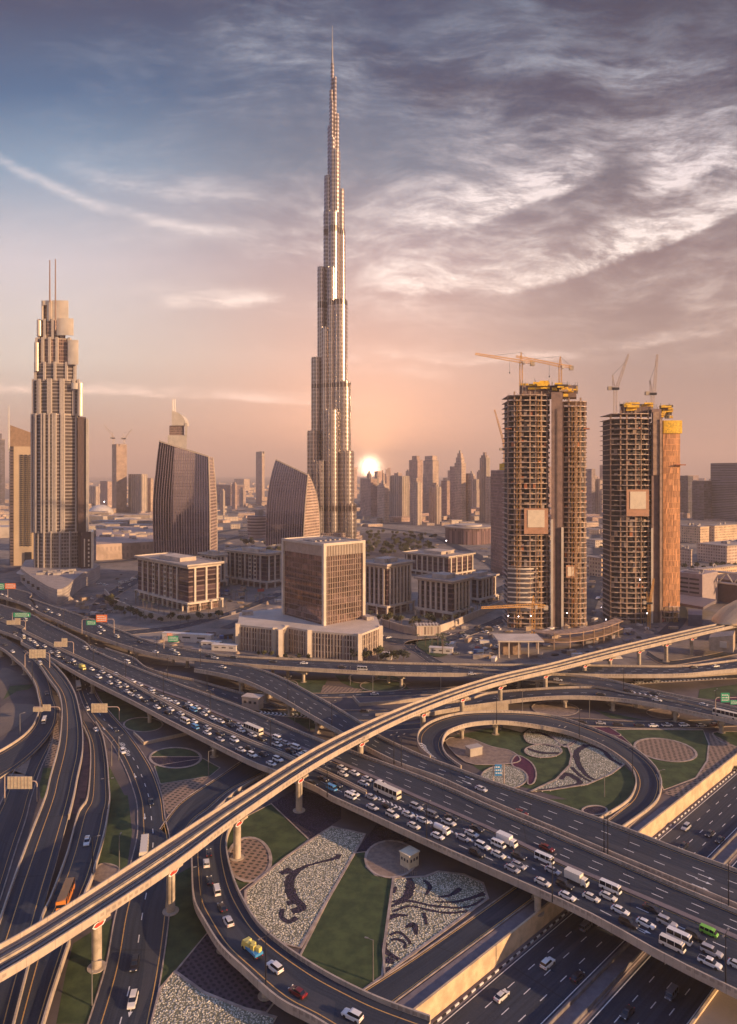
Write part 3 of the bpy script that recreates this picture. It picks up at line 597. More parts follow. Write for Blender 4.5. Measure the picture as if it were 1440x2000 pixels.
# ================================================================ ROADS
ROADS = {}
def ribbon(mb, A, B, f0, f1, dz, i0=0, i1=None, w=None):
    """strip between fractions of the cross-section"""
    n = len(A); i1 = n-1 if i1 is None else i1; per = 0.
    for i in range(i0, i1):
        a0, b0, a1, b1 = A[i], B[i], A[i+1], B[i+1]; d = (a1-a0).length
        q = [a0.lerp(b0, f0), a0.lerp(b0, f1), a1.lerp(b1, f1), a1.lerp(b1, f0)]
        W0 = (b0-a0).length
        mb.face([(p.x, p.y, p.z+dz) for p in q], [(per, f0*W0), (per, f1*W0), (per+d, f1*W0), (per+d, f0*W0)]); per += d
def road(key, Lp, Rp, zs, n=60, lines=(), elevated=None, para=(1, 1), label=None, piers=(), ground=.09, depth=1.7, skirt=False):
    A, B = edge(Lp, zs, n), edge(Rp, zs, n)
    for p in A+B: p.z = max(p.z, ground)
    mid = [(a+b)/2 for a, b in zip(A, B)]
    cum = [0.]
    for a, b in zip(mid, mid[1:]): cum.append(cum[-1]+(b-a).length)
    ROADS[key] = dict(A=A, B=B, mid=mid, cum=cum, name=label)
    if elevated:
        root = thing('flyover', (mid[0].x, mid[0].y, 0), elevated, 'flyover')
    else: root = None
    mb = MB(); ribbon(mb, A, B, 0, 1, 0)
    ro = mb.build('road_surface' if root else 'road', ASPH, root)
    if not root: tag(ro, kind='structure')
    host = root or ro
    # markings
    W = [(b-a).length for a, b in zip(A, B)]
    for (f, typ) in lines:
        tgt = MB(); wd = .24 if typ[0] != 'y' else .22
        if typ[-1] == 'd':
            s = rnd.random()*5; tot = cum[-1]
            while s < tot-3:
                def at(s_):
                    j = 0
                    while j < n-2 and cum[j+1] < s_: j += 1
                    t = (s_-cum[j])/max(1e-6, cum[j+1]-cum[j]); return A[j].lerp(A[j+1], t), B[j].lerp(B[j+1], t)
                a0, b0 = at(s); a1, b1 = at(s+2.8)
                w0, w1 = (b0-a0).length, (b1-a1).length
                tgt.face([tuple(a0.lerp(b0, f-wd/2/w0)+Vector((0, 0, .02))), tuple(a0.lerp(b0, f+wd/2/w0)+Vector((0, 0, .02))), tuple(a1.lerp(b1, f+wd/2/w1)+Vector((0, 0, .02))), tuple(a1.lerp(b1, f-wd/2/w1)+Vector((0, 0, .02)))])
                s += 8.2
        else:
            for i in range(n-1):
                w0, w1 = W[i], W[i+1]
                tgt.face([tuple(A[i].lerp(B[i], f-wd/2/w0)+Vector((0, 0, .02))), tuple(A[i].lerp(B[i], f+wd/2/w0)+Vector((0, 0, .02))), tuple(A[i+1].lerp(B[i+1], f+wd/2/w1)+Vector((0, 0, .02))), tuple(A[i+1].lerp(B[i+1], f-wd/2/w1)+Vector((0, 0, .02)))])
        tgt.build('edge_line' if typ[0] == 'y' else 'lane_marking', YELL if typ[0] == 'y' else WHITE, host)
    def wall_along(E, side, z0, z1, off0, off1, name, m, i0=0, i1=None):
        mb = MB(); i1 = n-1 if i1 is None else i1; pts = []; ez = []
        for i in range(i0, i1+1):
            d = (E[min(n-1, i+1)]-E[max(0, i-1)]); d.z = 0; d.normalize(); nn = Vector((-d.y, d.x, 0))*side
            zb = (lambda v_: E[i].z+v_) if not callable(z0) else (lambda v_: v_)
            a = E[i]+nn*off0; b = E[i]+nn*off1; zz0 = z0(E[i]) if callable(z0) else E[i].z+z0; zz1 = E[i].z+z1
            pts.append([(a.x, a.y, zz0), (b.x, b.y, zz0), (b.x, b.y, zz1), (a.x, a.y, zz1)]); ez.append(E[i].z)
        per = 0.
        for iq, (q0, q1) in enumerate(zip(pts, pts[1:])):
            e0 = ez[iq]
            d = (Vector(q1[0])-Vector(q0[0])).length
            for k in range(4):
                k2 = (k+1) % 4
                f = [q0[k], q1[k], q1[k2], q0[k2]]
                if side < 0: f = f[::-1]
                uvs = [(per, q0[k][2]-e0), (per+d, q1[k][2]-e0), (per+d, q1[k2][2]-e0), (per, q0[k2][2]-e0)]
                if side < 0: uvs = uvs[::-1]
                mb.face(f, uvs)
            per += d
        mb.face(pts[0]); mb.face(pts[-1][::-1])
        return mb.build(name, m, host)
    # side of A: left normal sign so that it points away from B
    d = mid[1]-mid[0]; nn = Vector((-d.y, d.x, 0)); sa = 1 if nn.dot(A[0]-B[0]) > 0 else -1
    if root:
        pr_ = lambda p: (int(p[0]*(n-1)), int(p[1]*(n-1))) if isinstance(p, tuple) else (0, n-1)
        if para[0]: wall_along(A, sa, -depth*.55, .95, .0, .38, 'parapet', PARA, *pr_(para[0]))
        if para[1]: wall_along(B, -sa, -depth*.55, .95, .0, .38, 'parapet', PARA, *pr_(para[1]))
        # deck slab and box girder
        mb = MB(); rings = []
        for i in range(n):
            a, b = A[i], B[i]; u_ = (b-a); u_.z = 0; Wd = u_.length; u_.normalize()
            g0, g1 = a+u_*Wd*.14, b-u_*Wd*.14
            z = (a.z+b.z)/2
            rings.append([(a.x, a.y, a.z-.03), (a.x, a.y, a.z-.7), (g0.x, g0.y, z-depth), (g1.x, g1.y, z-depth), (b.x, b.y, b.z-.7), (b.x, b.y, b.z-.03)])
        mb.loft(rings); mb.build('deck_girder', CONC2, root)
        for f in piers:
            i = min(n-1, max(0, int(f*(n-1)))); m_ = mid[i]; zt = m_.z-depth
            if zt < 1.2: continue
            u_ = (B[i]-A[i]); u_.z = 0; Wd = u_.length; u_.normalize(); rot = math.atan2(u_.y, u_.x)
            pm = MB(); cols = [0] if Wd < 9 else ([-.24, .24] if Wd < 17 else [-.33, 0, .33])
            gz = 0. 
            for c_ in cols:
                q = m_+u_*Wd*c_
                rel = (Vector((q.x, q.y))-O_).dot(N_); gz = ZH if 0 < rel < 39 else 0.
                if 1.5 < rel < 17.2 or 22.4 < rel < 38: continue
                pm.lathe(q.x, q.y, [(1.6, gz-.2), (1.6, gz+.15), (.85, gz+.16), (.85, zt-1.3), (1.25, zt-.95)], 14)
            if pm.f:
                pm.box(m_.x, m_.y, zt-.45, Wd*.82, 1.9, 1.0, rot); pm.build('pier', CONC2, root)
    if skirt:      # earth ramp with walls down to the ground
        wall_along(A, sa, lambda e: -.1, -.03, .0, .3, 'ramp_wall', CONC); wall_along(B, -sa, lambda e: -.1, -.03, .0, .3, 'ramp_wall', CONC)
    if not root:
        for E, s_ in ((A, sa), (B, -sa)): wall_along(E, s_, -.2, .14, 0, .3, 'kerb', KERB)
    return root or ro
Y2 = [(.06, 'y'), (.94, 'y')]
def lanes(k): return Y2 + [(.06+.88*j/k, 'wd') for j in range(1, k)]
# ---- ground level roads
road('R9', [(640, 1992), (697, 1945), (813, 1870), (960, 1767), (1060, 1695), (1150, 1630), (1190, 1601), (1230, 1570)], [(700, 2010), (757, 1967), (850, 1898), (960, 1817), (1080, 1728), (1180, 1655), (1220, 1622), (1262, 1585)], 0, lines=Y2, label='ground ramp')
road('R7', K('A', [(1560, 1010), (1440, 1085), (1280, 1195), (1090, 1320), (1010, 1400), (940, 1500)]), K('A', [(1700, 1080), (1530, 1180), (1350, 1270), (1220, 1380), (1130, 1450), (1040, 1580)]), 0, lines=Y2, label='merging ground road')
road('R6', K('A', [(430, 480), (440, 560), (455, 660), (500, 790), (560, 880), (660, 1000), (740, 1150), (800, 1320)])+[(270, 1600), (268, 1640), (250, 1710), (227, 1787), (207, 1893), (160, 2040)],
     K('A', [(500, 480), (530, 560), (560, 700), (640, 810), (760, 950), (880, 1130), (945, 1300)])+[(322, 1600), (331, 1640), (335, 1710), (327, 1810), (310, 1927), (287, 2040)], 0, n=90, lines=[(.2, 'y'), (.93, 'y'), (.5, 'wd')], label='wide ground road')
road('R16', K('B', [(-300, 655), (0, 678), (400, 703), (800, 690), (1300, 662), (1600, 630), (1900, 605), (2400, 560), (3000, 540)]), K('B', [(-300, 685), (0, 707), (400, 727), (900, 718), (1440, 695), (1700, 680), (2000, 668), (2440, 640), (3000, 610)]), 0, n=80, lines=lanes(2), label='far ground road')
road('R17', K('B', [(-60, 735), (80, 790), (300, 800), (600, 800), (820, 802), (960, 790)]), K('B', [(-60, 755), (60, 815), (300, 845), (600, 860), (800, 862), (960, 850)]), 0, n=40, lines=lanes(2), label='ground road under the curved flyover')
road('R15', K('B', [(820, 895), (1000, 880), (1440, 850), (1700, 842), (1960, 850), (2300, 868), (2640, 862), (3000, 845)]), K('B', [(820, 925), (1010, 912), (1440, 885), (1700, 880), (1940, 890), (2300, 910), (2640, 905), (3000, 890)]), 0, n=60, lines=Y2, label='queueing ground road')
road('R14', [(1265, 1272), (1300, 1290), (1360, 1284), (1440, 1268), (1520, 1255)], [(1262, 1280), (1300, 1299), (1360, 1293), (1440, 1278), (1520, 1264)], 0, n=30, lines=Y2, label='station road')
road('R18', [(300, 1100), (250, 1134), (200, 1163), (180, 1180), (176, 1196), (184, 1214)], [(318, 1104), (272, 1138), (226, 1166), (206, 1182), (202, 1196), (212, 1220)], 0, n=40, lines=lanes(2), label='frontage road')
road('R19', [(230, 1233), (340, 1222), (440, 1196), (470, 1186), (560, 1150)], [(240, 1241), (350, 1229), (446, 1203), (480, 1192), (570, 1155)], 0, n=30, lines=[(.5, 'wd')], label='office road')
road('R20', [(735, 1240), (790, 1248), (850, 1247), (900, 1235), (960, 1212), (1000, 1194), (1080, 1165)], [(735, 1250), (790, 1259), (858, 1258), (905, 1246), (960, 1226), (1010, 1206), (1090, 1175)], 0, n=40, lines=[(.5, 'wd')], label='garden road')
road('R21', [(850, 1247), (800, 1252), (790, 1262), (810, 1275), (840, 1296)], [(858, 1252), (820, 1258), (812, 1266), (830, 1276), (870, 1296)], 0, n=20, lines=[(.5, 'wd')], label='slip road')
road('R4', [(30, 1295), (95, 1290)] + K('A', [(280, 700), (262, 780), (230, 880), (110, 990), (-60, 1090)]), [(60, 1330), (62, 1345)] + K('A', [(335, 745), (345, 850), (290, 960), (180, 1060), (-60, 1160)]), [(0, 5.), (.5, 1.), (1, 0)], n=50, lines=Y2, label='left exit ramp', skirt=True) if False else None
road('R4b', K('A', [(250, 880), (235, 960), (150, 1060), (75, 1180), (20, 1320)])+[(-15, 1610), (-60, 1760)], K('A', [(320, 900), (300, 1000), (235, 1150), (180, 1320)])+[(50, 1600), (30, 1660), (5, 1740), (-25, 1830)], 0, n=50, lines=[(.12, 'y'), (.86, 'y')], label='left ground ramp')
# ---- elevated roads
road('R1', [(-260, 1085), (25, 1150), (60, 1170), (167, 1207), (227, 1230), (300, 1257), (400, 1277), (480, 1285), (630, 1291), (780, 1297), (960, 1300), (1077, 1300), (1200, 1302), (1327, 1303), (1393, 1297), (1460, 1288), (1560, 1272)],
     [(-260, 1110), (0, 1166), (83, 1200), (153, 1230), (233, 1259), (300, 1278), (400, 1291), (480, 1299), (613, 1308), (780, 1316), (960, 1318), (1077, 1318), (1200, 1320), (1327, 1319), (1393, 1313), (1460, 1306), (1560, 1292)],
     7.5, n=110, lines=lanes(4), elevated='far curved flyover sweeping past the box shaped office block', label='far curved flyover', piers=[.06, .13, .2, .27, .34, .41, .47, .53, .59, .65, .71, .77, .83], depth=1.9)
road('R1b', [(380, 1290), (440, 1296), (493, 1306), (547, 1325), (613, 1360), (667, 1391), (707, 1416), (740, 1440), (823, 1479), (880, 1500), (960, 1530), (1077, 1570), (1193, 1612), (1327, 1664), (1440, 1705), (1560, 1752)],
     [(380, 1309), (440, 1320), (487, 1334), (547, 1363), (613, 1402), (667, 1432), (695, 1450), (717, 1462), (780, 1493), (860, 1522), (960, 1568), (1077, 1618), (1193, 1668), (1327, 1724), (1440, 1771), (1560, 1822)],
     7.2, n=90, lines=[(.05, 'y'), (.93, 'y'), (.34, 'wd'), (.64, 'wd')], elevated='upper deck descending from the far flyover to the right edge with little traffic', label='upper deck', piers=[.12, .2, .28, .36, .42, .62, .74, .86], para=(1, 1))
MED = [(-300, 1115), (0, 1209), (45, 1231), (108, 1262), (162, 1287), (200, 1303), (240, 1320), (300, 1344), (366, 1367), (420, 1391), (475, 1413), (514, 1429), (550, 1445), (610, 1468), (659, 1487), (722, 1514), (805, 1552), (876, 1583), (960, 1620), (1107, 1690), (1260, 1754), (1440, 1832), (1580, 1893)]
road('R2', [(-300, 1098), (0, 1182), (90, 1218), (162, 1254), (182, 1272), (251, 1301), (355, 1341), (482, 1388), (580, 1430), (637, 1453), (680, 1468), (780, 1505), (870, 1540), (960, 1581), (1077, 1630), (1193, 1680), (1327, 1738), (1440, 1785), (1580, 1845)],
     MED, 6.8, n=110, lines=[(.05, 'y'), (.95, 'y'), (.36, 'wd'), (.68, 'wd')], elevated='middle carriageway of the wide flyover with light traffic', label='middle carriageway', piers=[.1, .16, .22, .28, .34, .4, .47, .54, .61, .68, .75, .9], para=((.42, 1), 0))
road('R3', [(x, y+2.5) for x, y in MED],
     [(-300, 1136), (0, 1233), (40, 1255), (90, 1281), (126, 1302), (180, 1332), (260, 1372), (333, 1411), (480, 1485), (537, 1508), (613, 1538), (647, 1558), (713, 1588), (813, 1635), (960, 1701), (1143, 1784), (1293, 1867), (1440, 1940), (1580, 2008)],
     6.8, n=110, lines=[(.04, 'y'), (.95, 'y'), (.27, 'wd'), (.74, 'wd')], elevated='jammed near carriageway of the wide flyover packed with cars', label='jammed flyover', piers=[.14, .2, .26, .32, .38, .44, .5, .56, .62, .69, .76, .93], para=(0, 1))
def raised(px, z, wd, h, name, m, label, n=70):
    pts = resample(spline([P(x, y, z) for x, y in px]), n); rr_ = []
    for i, p in enumerate(pts):
        t = pts[min(n-1, i+1)]-pts[max(0, i-1)]; t.z = 0; t.normalize(); nn = Vector((-t.y, t.x, 0)); a, b = p+nn*wd/2, p-nn*wd/2
        rr_.append([(a.x, a.y, z+.01), (b.x, b.y, z+.01), (b.x, b.y, z+h), (a.x, a.y, z+h)][::-1])
    mb = MB(); mb.loft(rr_); return tag(mb.build(name, m), label, 'barrier')
raised([(x, y+1) for x, y in MED[6:]], 6.8, 1.5, .35, 'median_strip', PAVE, 'low mauve median between the free lanes and the jammed lanes of the flyover', 120)
for dq, lab in ((-1.5, 'upper sandy barrier splitting the jammed lanes left of the metro viaduct'), (2.5, 'lower sandy barrier splitting the jammed lanes left of the metro viaduct')):
    raised([(x, y+dq) for x, y in [(-300, 1116), (0, 1211), (45, 1233), (108, 1264), (162, 1289), (205, 1309), (240, 1326), (294, 1357), (348, 1386), (402, 1413), (456, 1436), (500, 1455), (528, 1465), (575, 1485), (640, 1513), (716, 1550)]], 6.8, .45, .9, 'road_barrier', CONC, lab, 120)
road('R22', [(176, 1258), (220, 1273), (260, 1287), (294, 1310), (384, 1331), (420, 1341), (500, 1364), (560, 1385)], [(182, 1279), (235, 1294), (300, 1319), (355, 1338), (430, 1362), (490, 1385), (530, 1402)], [(0, 6.78), (.25, 5.5), (.6, 1.5), (.85, .12), (1, .1)], n=50, lines=[(.06, 'y'), (.93, 'y'), (.5, 'wd')], elevated='slip ramp leaving the wide flyover between it and the far flyover', label='slip ramp', piers=[.1, .2, .3], depth=1.4, para=((.12, 1), 0))
road('R8', [(560, 1497), (480, 1537), (430, 1577), (397, 1615), (378, 1655), (377, 1700), (381, 1760), (400, 1800), (433, 1852), (480, 1897), (545, 1955), (610, 1990), (680, 2030), (800, 2075)],
     [(590, 1510), (520, 1545), (485, 1575), (456, 1605), (443, 1632), (441, 1660), (450, 1705), (467, 1750), (500, 1805), (545, 1847), (600, 1885), (660, 1920), (740, 1958), (840, 1995)],
     [(0, .1), (.12, .4), (.5, 4.5), (1, 5.2)], n=80, lines=[(.16, 'y'), (.84, 'y')], elevated='curved ramp sweeping round the flower garden at the bottom centre', label='curved garden ramp', piers=[.55, .66, .78, .9], depth=1.5)
road('R10', [(842, 1480), (822, 1462), (817, 1445), (823, 1427), (850, 1409), (897, 1396), (960, 1392), (1030, 1394), (1077, 1400), (1127, 1414), (1180, 1434), (1227, 1457), (1270, 1490), (1290, 1523), (1287, 1556), (1268, 1580), (1210, 1622)],
     [(900, 1500), (872, 1478), (863, 1456), (870, 1435), (888, 1424), (920, 1415), (965, 1411), (1013, 1414), (1077, 1424), (1120, 1435), (1170, 1455), (1205, 1476), (1233, 1500), (1244, 1527), (1236, 1556), (1216, 1576), (1172, 1602)],
     [(0, 7.1), (.3, 6.), (.62, 1.6), (.8, .12), (1, .09)], n=80, lines=[(.14, 'y'), (.86, 'y')], elevated='loop ramp circling the petal shaped flower garden on the right', label='loop ramp', piers=[.1, .18, .27, .36], depth=1.4, skirt=False)
road('R11', K('B', [(760, 835), (900, 815), (1100, 775), (1300, 745)]) + [(960, 1355), (1060, 1347), (1143, 1344), (1197, 1347), (1260, 1354), (1330, 1368), (1440, 1392), (1540, 1420)],
     K('B', [(780, 872), (950, 850), (1120, 815), (1300, 785)]) + [(960, 1375), (1043, 1365), (1127, 1362), (1210, 1367), (1293, 1380), (1377, 1398), (1440, 1412), (1540, 1444)],
     [(0, .3), (.25, 2.5), (.45, 6), (1, 7)], n=70, lines=lanes(2), elevated='gently arched flyover with a white bus at the right edge', label='arched flyover', piers=[.5, .62, .76, .86], depth=1.6)
road('R12', [(880, 1303), (960, 1311), (1073, 1317), (1177, 1328), (1260, 1347), (1330, 1362), (1400, 1376), (1540, 1408)], [(880, 1317), (960, 1322), (1060, 1329), (1160, 1340), (1235, 1354), (1320, 1369), (1400, 1388), (1540, 1422)],
     7.3, n=50, lines=lanes(2), elevated='narrow flyover branching off and joining the arched flyover', label='branching flyover', piers=[.3, .45, .6], depth=1.4, para=(1, 0))
road('R4a', [(-60, 1245), (0, 1266), (34, 1292), (49, 1306), (69, 1335), (76, 1362), (79, 1384), (60, 1427), (0, 1470), (-120, 1525)], [(-60, 1218), (0, 1241), (50, 1270), (80, 1300), (96, 1330), (103, 1360), (111, 1388), (100, 1430), (40, 1492), (-90, 1572)],
     [(0, 6.2), (.3, 5.), (.55, 2.2), (.75, .5), (1, .2)], n=60, lines=[(.1, 'y'), (.9, 'y')], elevated='left exit ramp with a pale sign gantry bending towards the lower left', label='left exit ramp', piers=[.1, .2, .3, .4], depth=1.3, para=(1, 0))
road('R4c', [(45, 1270), (76, 1298), (97, 1328), (115, 1353), (122, 1380), (122, 1410), (117, 1455), (100, 1520), (90, 1560), (60, 1637), (27, 1727), (-8, 1830), (-50, 1950), (-80, 2060)], [(62, 1268), (84, 1283), (102, 1297), (127, 1324), (145, 1355), (153, 1385), (160, 1425), (160, 1470), (150, 1520), (141, 1565), (113, 1672), (95, 1735), (78, 1800), (45, 1920), (10, 2060)],
     [(0, 5.9), (.3, 5.2), (.7, 4.5), (1, 4.2)], n=90, lines=[(.28, 'y'), (.8, 'y')], elevated='long curved ramp second from the left running down to the bottom edge', label='long curved ramp', piers=[.1, .16, .26, .36, .5, .62], depth=1.4, para=((.14, 1), (.03, .72)))
road('R5', K('A', [(470, 860), (500, 920), (530, 1000), (535, 1120), (517, 1320)])+[(155, 1590), (133, 1670), (100, 1760), (82, 1800), (50, 1920), (15, 2060)], K('A', [(560, 880), (600, 960), (625, 1100), (635, 1240), (640, 1320)])+[(211, 1580), (203, 1627), (180, 1710), (163, 1753), (130, 1853), (100, 1943), (65, 2060)],
     [(0, .1), (.25, 2.), (.5, 4.3), (1, 4.2)], n=70, lines=[(.22, 'y'), (.84, 'y')], elevated='straight ramp carrying an orange and white bus at the lower left', label='bus ramp', piers=[.55, .66, .78], depth=1.4)
# median planter strip between the two wide carriageways
# ---- road hatching and arrows
def quads(mb, key, f0, f1, s0, s1, step, wd, slant):
    R = ROADS[key]; cum = R['cum']; n = len(cum)
    def at(s_, f):
        j = 0
        while j < n-2 and cum[j+1] < s_: j += 1
        t = (s_-cum[j])/max(1e-6, cum[j+1]-cum[j]); return R['A'][j].lerp(R['A'][j+1], t).lerp(R['B'][j].lerp(R['B'][j+1], t), f)+Vector((0, 0, .024))
    s = s0
    while s < s1:
        fm = (f0+f1)/2
        mb.face([at(s, f0), at(s+wd, f0), at(s+wd+slant, fm), at(s+slant, fm)]); mb.face([at(s+slant, fm), at(s+wd+slant, fm), at(s+wd, f1), at(s, f1)])
        s += step
def s_at(key, px):       # distance along a road where its centre line crosses column/row nearest to a pixel
    R = ROADS[key]; b = min(range(len(R['mid'])), key=lambda i: (pix(R['mid'][i])[0]-px[0])**2+(pix(R['mid'][i])[1]-px[1])**2)
    return R['cum'][b], b
hm = MB()
quads(hm, 'R3', .44, .53, s_at('R3', (738, 1560))[0], s_at('R3', (880, 1620))[0], 1.7, .8, .8); quads(hm, 'R3', .46, .51, s_at('R3', (880, 1620))[0], s_at('R3', (985, 1670))[0], 1.7, .8, .5)
quads(hm, 'R3', .475, .505, s_at('R3', (985, 1670))[0], s_at('R3', (1040, 1700))[0], 1.9, .8, .3)
tag(hm.build('chevron_marking', WHITE), kind='structure')
hm = MB()
quads(hm, 'R17', .5, .95, 20, 46, 1.9, .8, 1.); quads(hm, 'R10', .02, .3, 2, 14, 1.8, .8, .9)
quads(hm, 'R12', .7, .95, s_at('R12', (1215, 1345))[0], s_at('R12', (1280, 1362))[0], 2.4, .7, .6)
quads(hm, 'R16', .9, .98, s_at('R16', (1230, 1340))[0], s_at('R16', (1420, 1330))[0], 2.2, 1., .8)
quads(hm, 'R6', .30, .46, s_at('R6', (225, 1460))[0], s_at('R6', (232, 1485))[0], 1.7, .7, .6)
tag(hm.build('chevron_marking', WHITE), kind='structure')
# chevron strip at bottom left
ar = MB()
def arrow(x, y, key, z):
    R = ROADS[key]; _, b = s_at(key, (x, y)); b = min(b, len(R['mid'])-2); d = (R['mid'][b+1]-R['mid'][b]).normalized(); n_ = Vector((-d.y, d.x, 0)); o = P(x, y, z)+Vector((0, 0, .03))
    for q in ([(-2, -.12), (.6, -.12), (.6, .12), (-2, .12)], [(.6, -.45), (2., 0), (.6, .45)]): ar.face([tuple(o+d*a+n_*c_) for a, c_ in q])
for (x, y, k_, z) in ((1380, 1713, 'R1b', 7.2), (1375, 1722, 'R1b', 7.2), (1368, 1733, 'R1b', 7.2), (912, 1528, 'R1b', 7.2), (906, 1538, 'R1b', 7.2), (918, 1520, 'R1b', 7.2), (283, 1595, 'R6', .1), (170, 1382, 'R6', .1), (203, 1423, 'R6', .1), (219, 1422, 'R6', .1), (264, 1515, 'R6', .1), (256, 1972, 'R6', .1), (1255, 1816, 'R3', 6.8)): arrow(x, y, k_, z)
tag(ar.build('arrow_marking', WHITE), kind='structure')
# small retaining walls and ramps seen between the roads
def wallpx(px, z0, z1, th, label, m=None, name='wall'):
    pts = [P(x, y, z0) for x, y in px]; mb = MB()
    for a, b in zip(pts, pts[1:]):
        d = (b-a); rot = math.atan2(d.y, d.x); m_ = (a+b)/2; mb.box(m_.x, m_.y, (z0+z1)/2, d.length+th*.9, th, z1-z0, rot)
    return tag(mb.build(name, m or CONC), label, 'wall')
wallpx(K('A', [(845, 1005), (1110, 945)]), 0, 1.3, .5, 'low sandy wall beside the road cutting left of the flyover piers')
wallpx(K('A', [(785, 945), (845, 1005)]), 0, 1.3, .5, 'short sandy wall end where the two lit walls meet left of the piers')
wallpx(K('B', [(630, 735), (668, 778), (900, 762), (1200, 725)]), 0, 1.6, .5, 'bent retaining wall beside the ground road under the far flyover')
wallpx([(1000, 1420), (1015, 1424)], 0, 4.5, 6., 'square sandstone abutment supporting the loop ramp')
wallpx([(1190, 1335), (1440, 1317), (1560, 1306)], 0, 6.0, .6, 'long lit sandstone wall holding up the end of the far flyover')
wallpx([(1093, 1338), (1187, 1334)], 0, 4.0, .6, 'short sandstone wall left of the long lit wall')
wallpx(K('C', [(95, 800), (-60, 805), (-160, 815)]), 0, 3.2, .6, 'lit sandstone wall behind the loop ramp below the viaduct')
# ================================================================ METRO VIADUCT
MU = [(-160, 1932), (0, 1853), (133, 1774), (333, 1644), (480, 1549), (647, 1448), (813, 1374), (960, 1325), (1077, 1298), (1193, 1268), (1343, 1233), (1410, 1219), (1480, 1206)]
ML = [(-160, 1990), (0, 1911), (160, 1812), (333, 1698), (480, 1588), (647, 1478), (813, 1394), (960, 1340), (1093, 1307), (1227, 1273), (1360, 1241), (1420, 1227), (1480, 1213)]
zm = [(0, 14.), (.4, 14.), (1, 12.5)]
MA, MBe = edge(MU, zm, 110), edge(ML, zm, 110); MM = [(a+b)/2 for a, b in zip(MA, MBe)]
vr = thing('metro_viaduct', (MM[0].x, MM[0].y, 0), 'sunlit elevated metro viaduct crossing diagonally above all the roads', 'viaduct')
TRK = mat('track_bed', (.24, .195, .165), .9, nscale=.5, col2=(.16, .13, .115))
mb = MB(); rings = []
for a, b in zip(MA, MBe):
    u_ = b-a; u_.z = 0; W_ = u_.length; u_.normalize(); g0, g1 = a+u_*W_*.27, b-u_*W_*.27
    rings.append([(a.x, a.y, a.z), (a.x, a.y, a.z-.5), (g0.x, g0.y, a.z-2.0), (g1.x, g1.y, a.z-2.0), (b.x, b.y, b.z-.5), (b.x, b.y, b.z)])
mb.loft(rings, along=True); mb.build('box_girder', PARA, vr)
mb = MB(); ribbon(mb, MA, MBe, .02, .98, .03); mb.build('track_bed', TRK, vr)
for s_, E_, O2 in ((0, MA, MBe), (1, MBe, MA)):
    mb = MB(); r_ = []
    for a, b in zip(E_, O2):
        u_ = (b-a).normalized(); p0, p1 = a-u_*.05, a+u_*.32
        r_.append([(p0.x, p0.y, a.z-.8), (p1.x, p1.y, a.z-.8), (p1.x, p1.y, a.z+1.0), (p0.x, p0.y, a.z+1.0)])
    mb.loft(r_, along=True); mb.build('parapet', PARA, vr)
for f in (.2, .335, .62, .755):
    mb = MB(); r_ = []
    for a, b in zip(MA, MBe):
        u_ = (b-a).normalized(); c_ = a.lerp(b, f); p0, p1 = c_-u_*.09, c_+u_*.09
        r_.append([(p0.x, p0.y, a.z+.04), (p1.x, p1.y, a.z+.04), (p1.x, p1.y, a.z+.28), (p0.x, p0.y, a.z+.28)])
    mb.loft(r_); mb.build('rail', mat('rail_steel', (.42, .38, .36), .3, .9, noise_amt=0), vr)
mb = MB(); r_ = []
for f in (.47, .53):
    r_ = []
    for a, b in zip(MA, MBe):
        u_ = (b-a).normalized(); c_ = a.lerp(b, f); p0, p1 = c_-u_*.12, c_+u_*.12
        r_.append([(p0.x, p0.y, a.z+.04), (p1.x, p1.y, a.z+.04), (p1.x, p1.y, a.z+.7), (p0.x, p0.y, a.z+.7)])
    mb.loft(r_)
mb.build('cable_trough', CONC2, vr)
REDP = mat('red_reflector', (.65, .05, .03), .5, noise_amt=0)
for cx in (177, 345, 471, 587, 698, 825, 903, 980, 1068, 1138, 1187, 1252, 1298, 1347):
    i = min(range(110), key=lambda k: abs(pix(MM[k])[0]-cx)); m_ = MM[i]; d = (MM[min(109, i+1)]-MM[max(0, i-1)]); rot = math.atan2(d.y, d.x)
    pm = MB(); r = 1.05
    pm.lathe(m_.x, m_.y, [(2., -.1), (2., .22), (r, .24), (r, m_.z-3.6), (1.5, m_.z-2.6), (1.5, m_.z-2.05)], 20); po = pm.build('column', CONC2, vr, smooth=False)
    pm = MB(); pm.box(m_.x, m_.y, m_.z-2.35, 3.0, 5.2, .55, rot); pm.build('column_head', CONC, vr)
    u_ = (MBe[i]-MA[i]); u_.z = 0; u_.normalize(); q = m_+u_*2.75; q.z = 0
    pl = MB()
    dd = d.copy(); dd.z = 0; dd.normalize()
    def hexa(w_, h_, z_, out):
        c_ = q+u_*out
        return [tuple(c_+dd*a+Vector((0, 0, z_+b))) for a, b in ((-w_, 0), (-w_*.6, -h_), (w_*.6, -h_), (w_, 0), (w_*.6, h_), (-w_*.6, h_))]
    zc = m_.z-2.9-.0
    a0, a1 = hexa(1.75, .62, zc, 0), hexa(1.75, .62, zc, .12)
    pl.loft([a0, a1]); pl.build('height_sign', WHITE, vr)
    pl = MB(); pl.loft([hexa(1.35, .42, zc, .121), hexa(1.35, .42, zc, .15)]); pl.build('height_sign', REDP, vr)
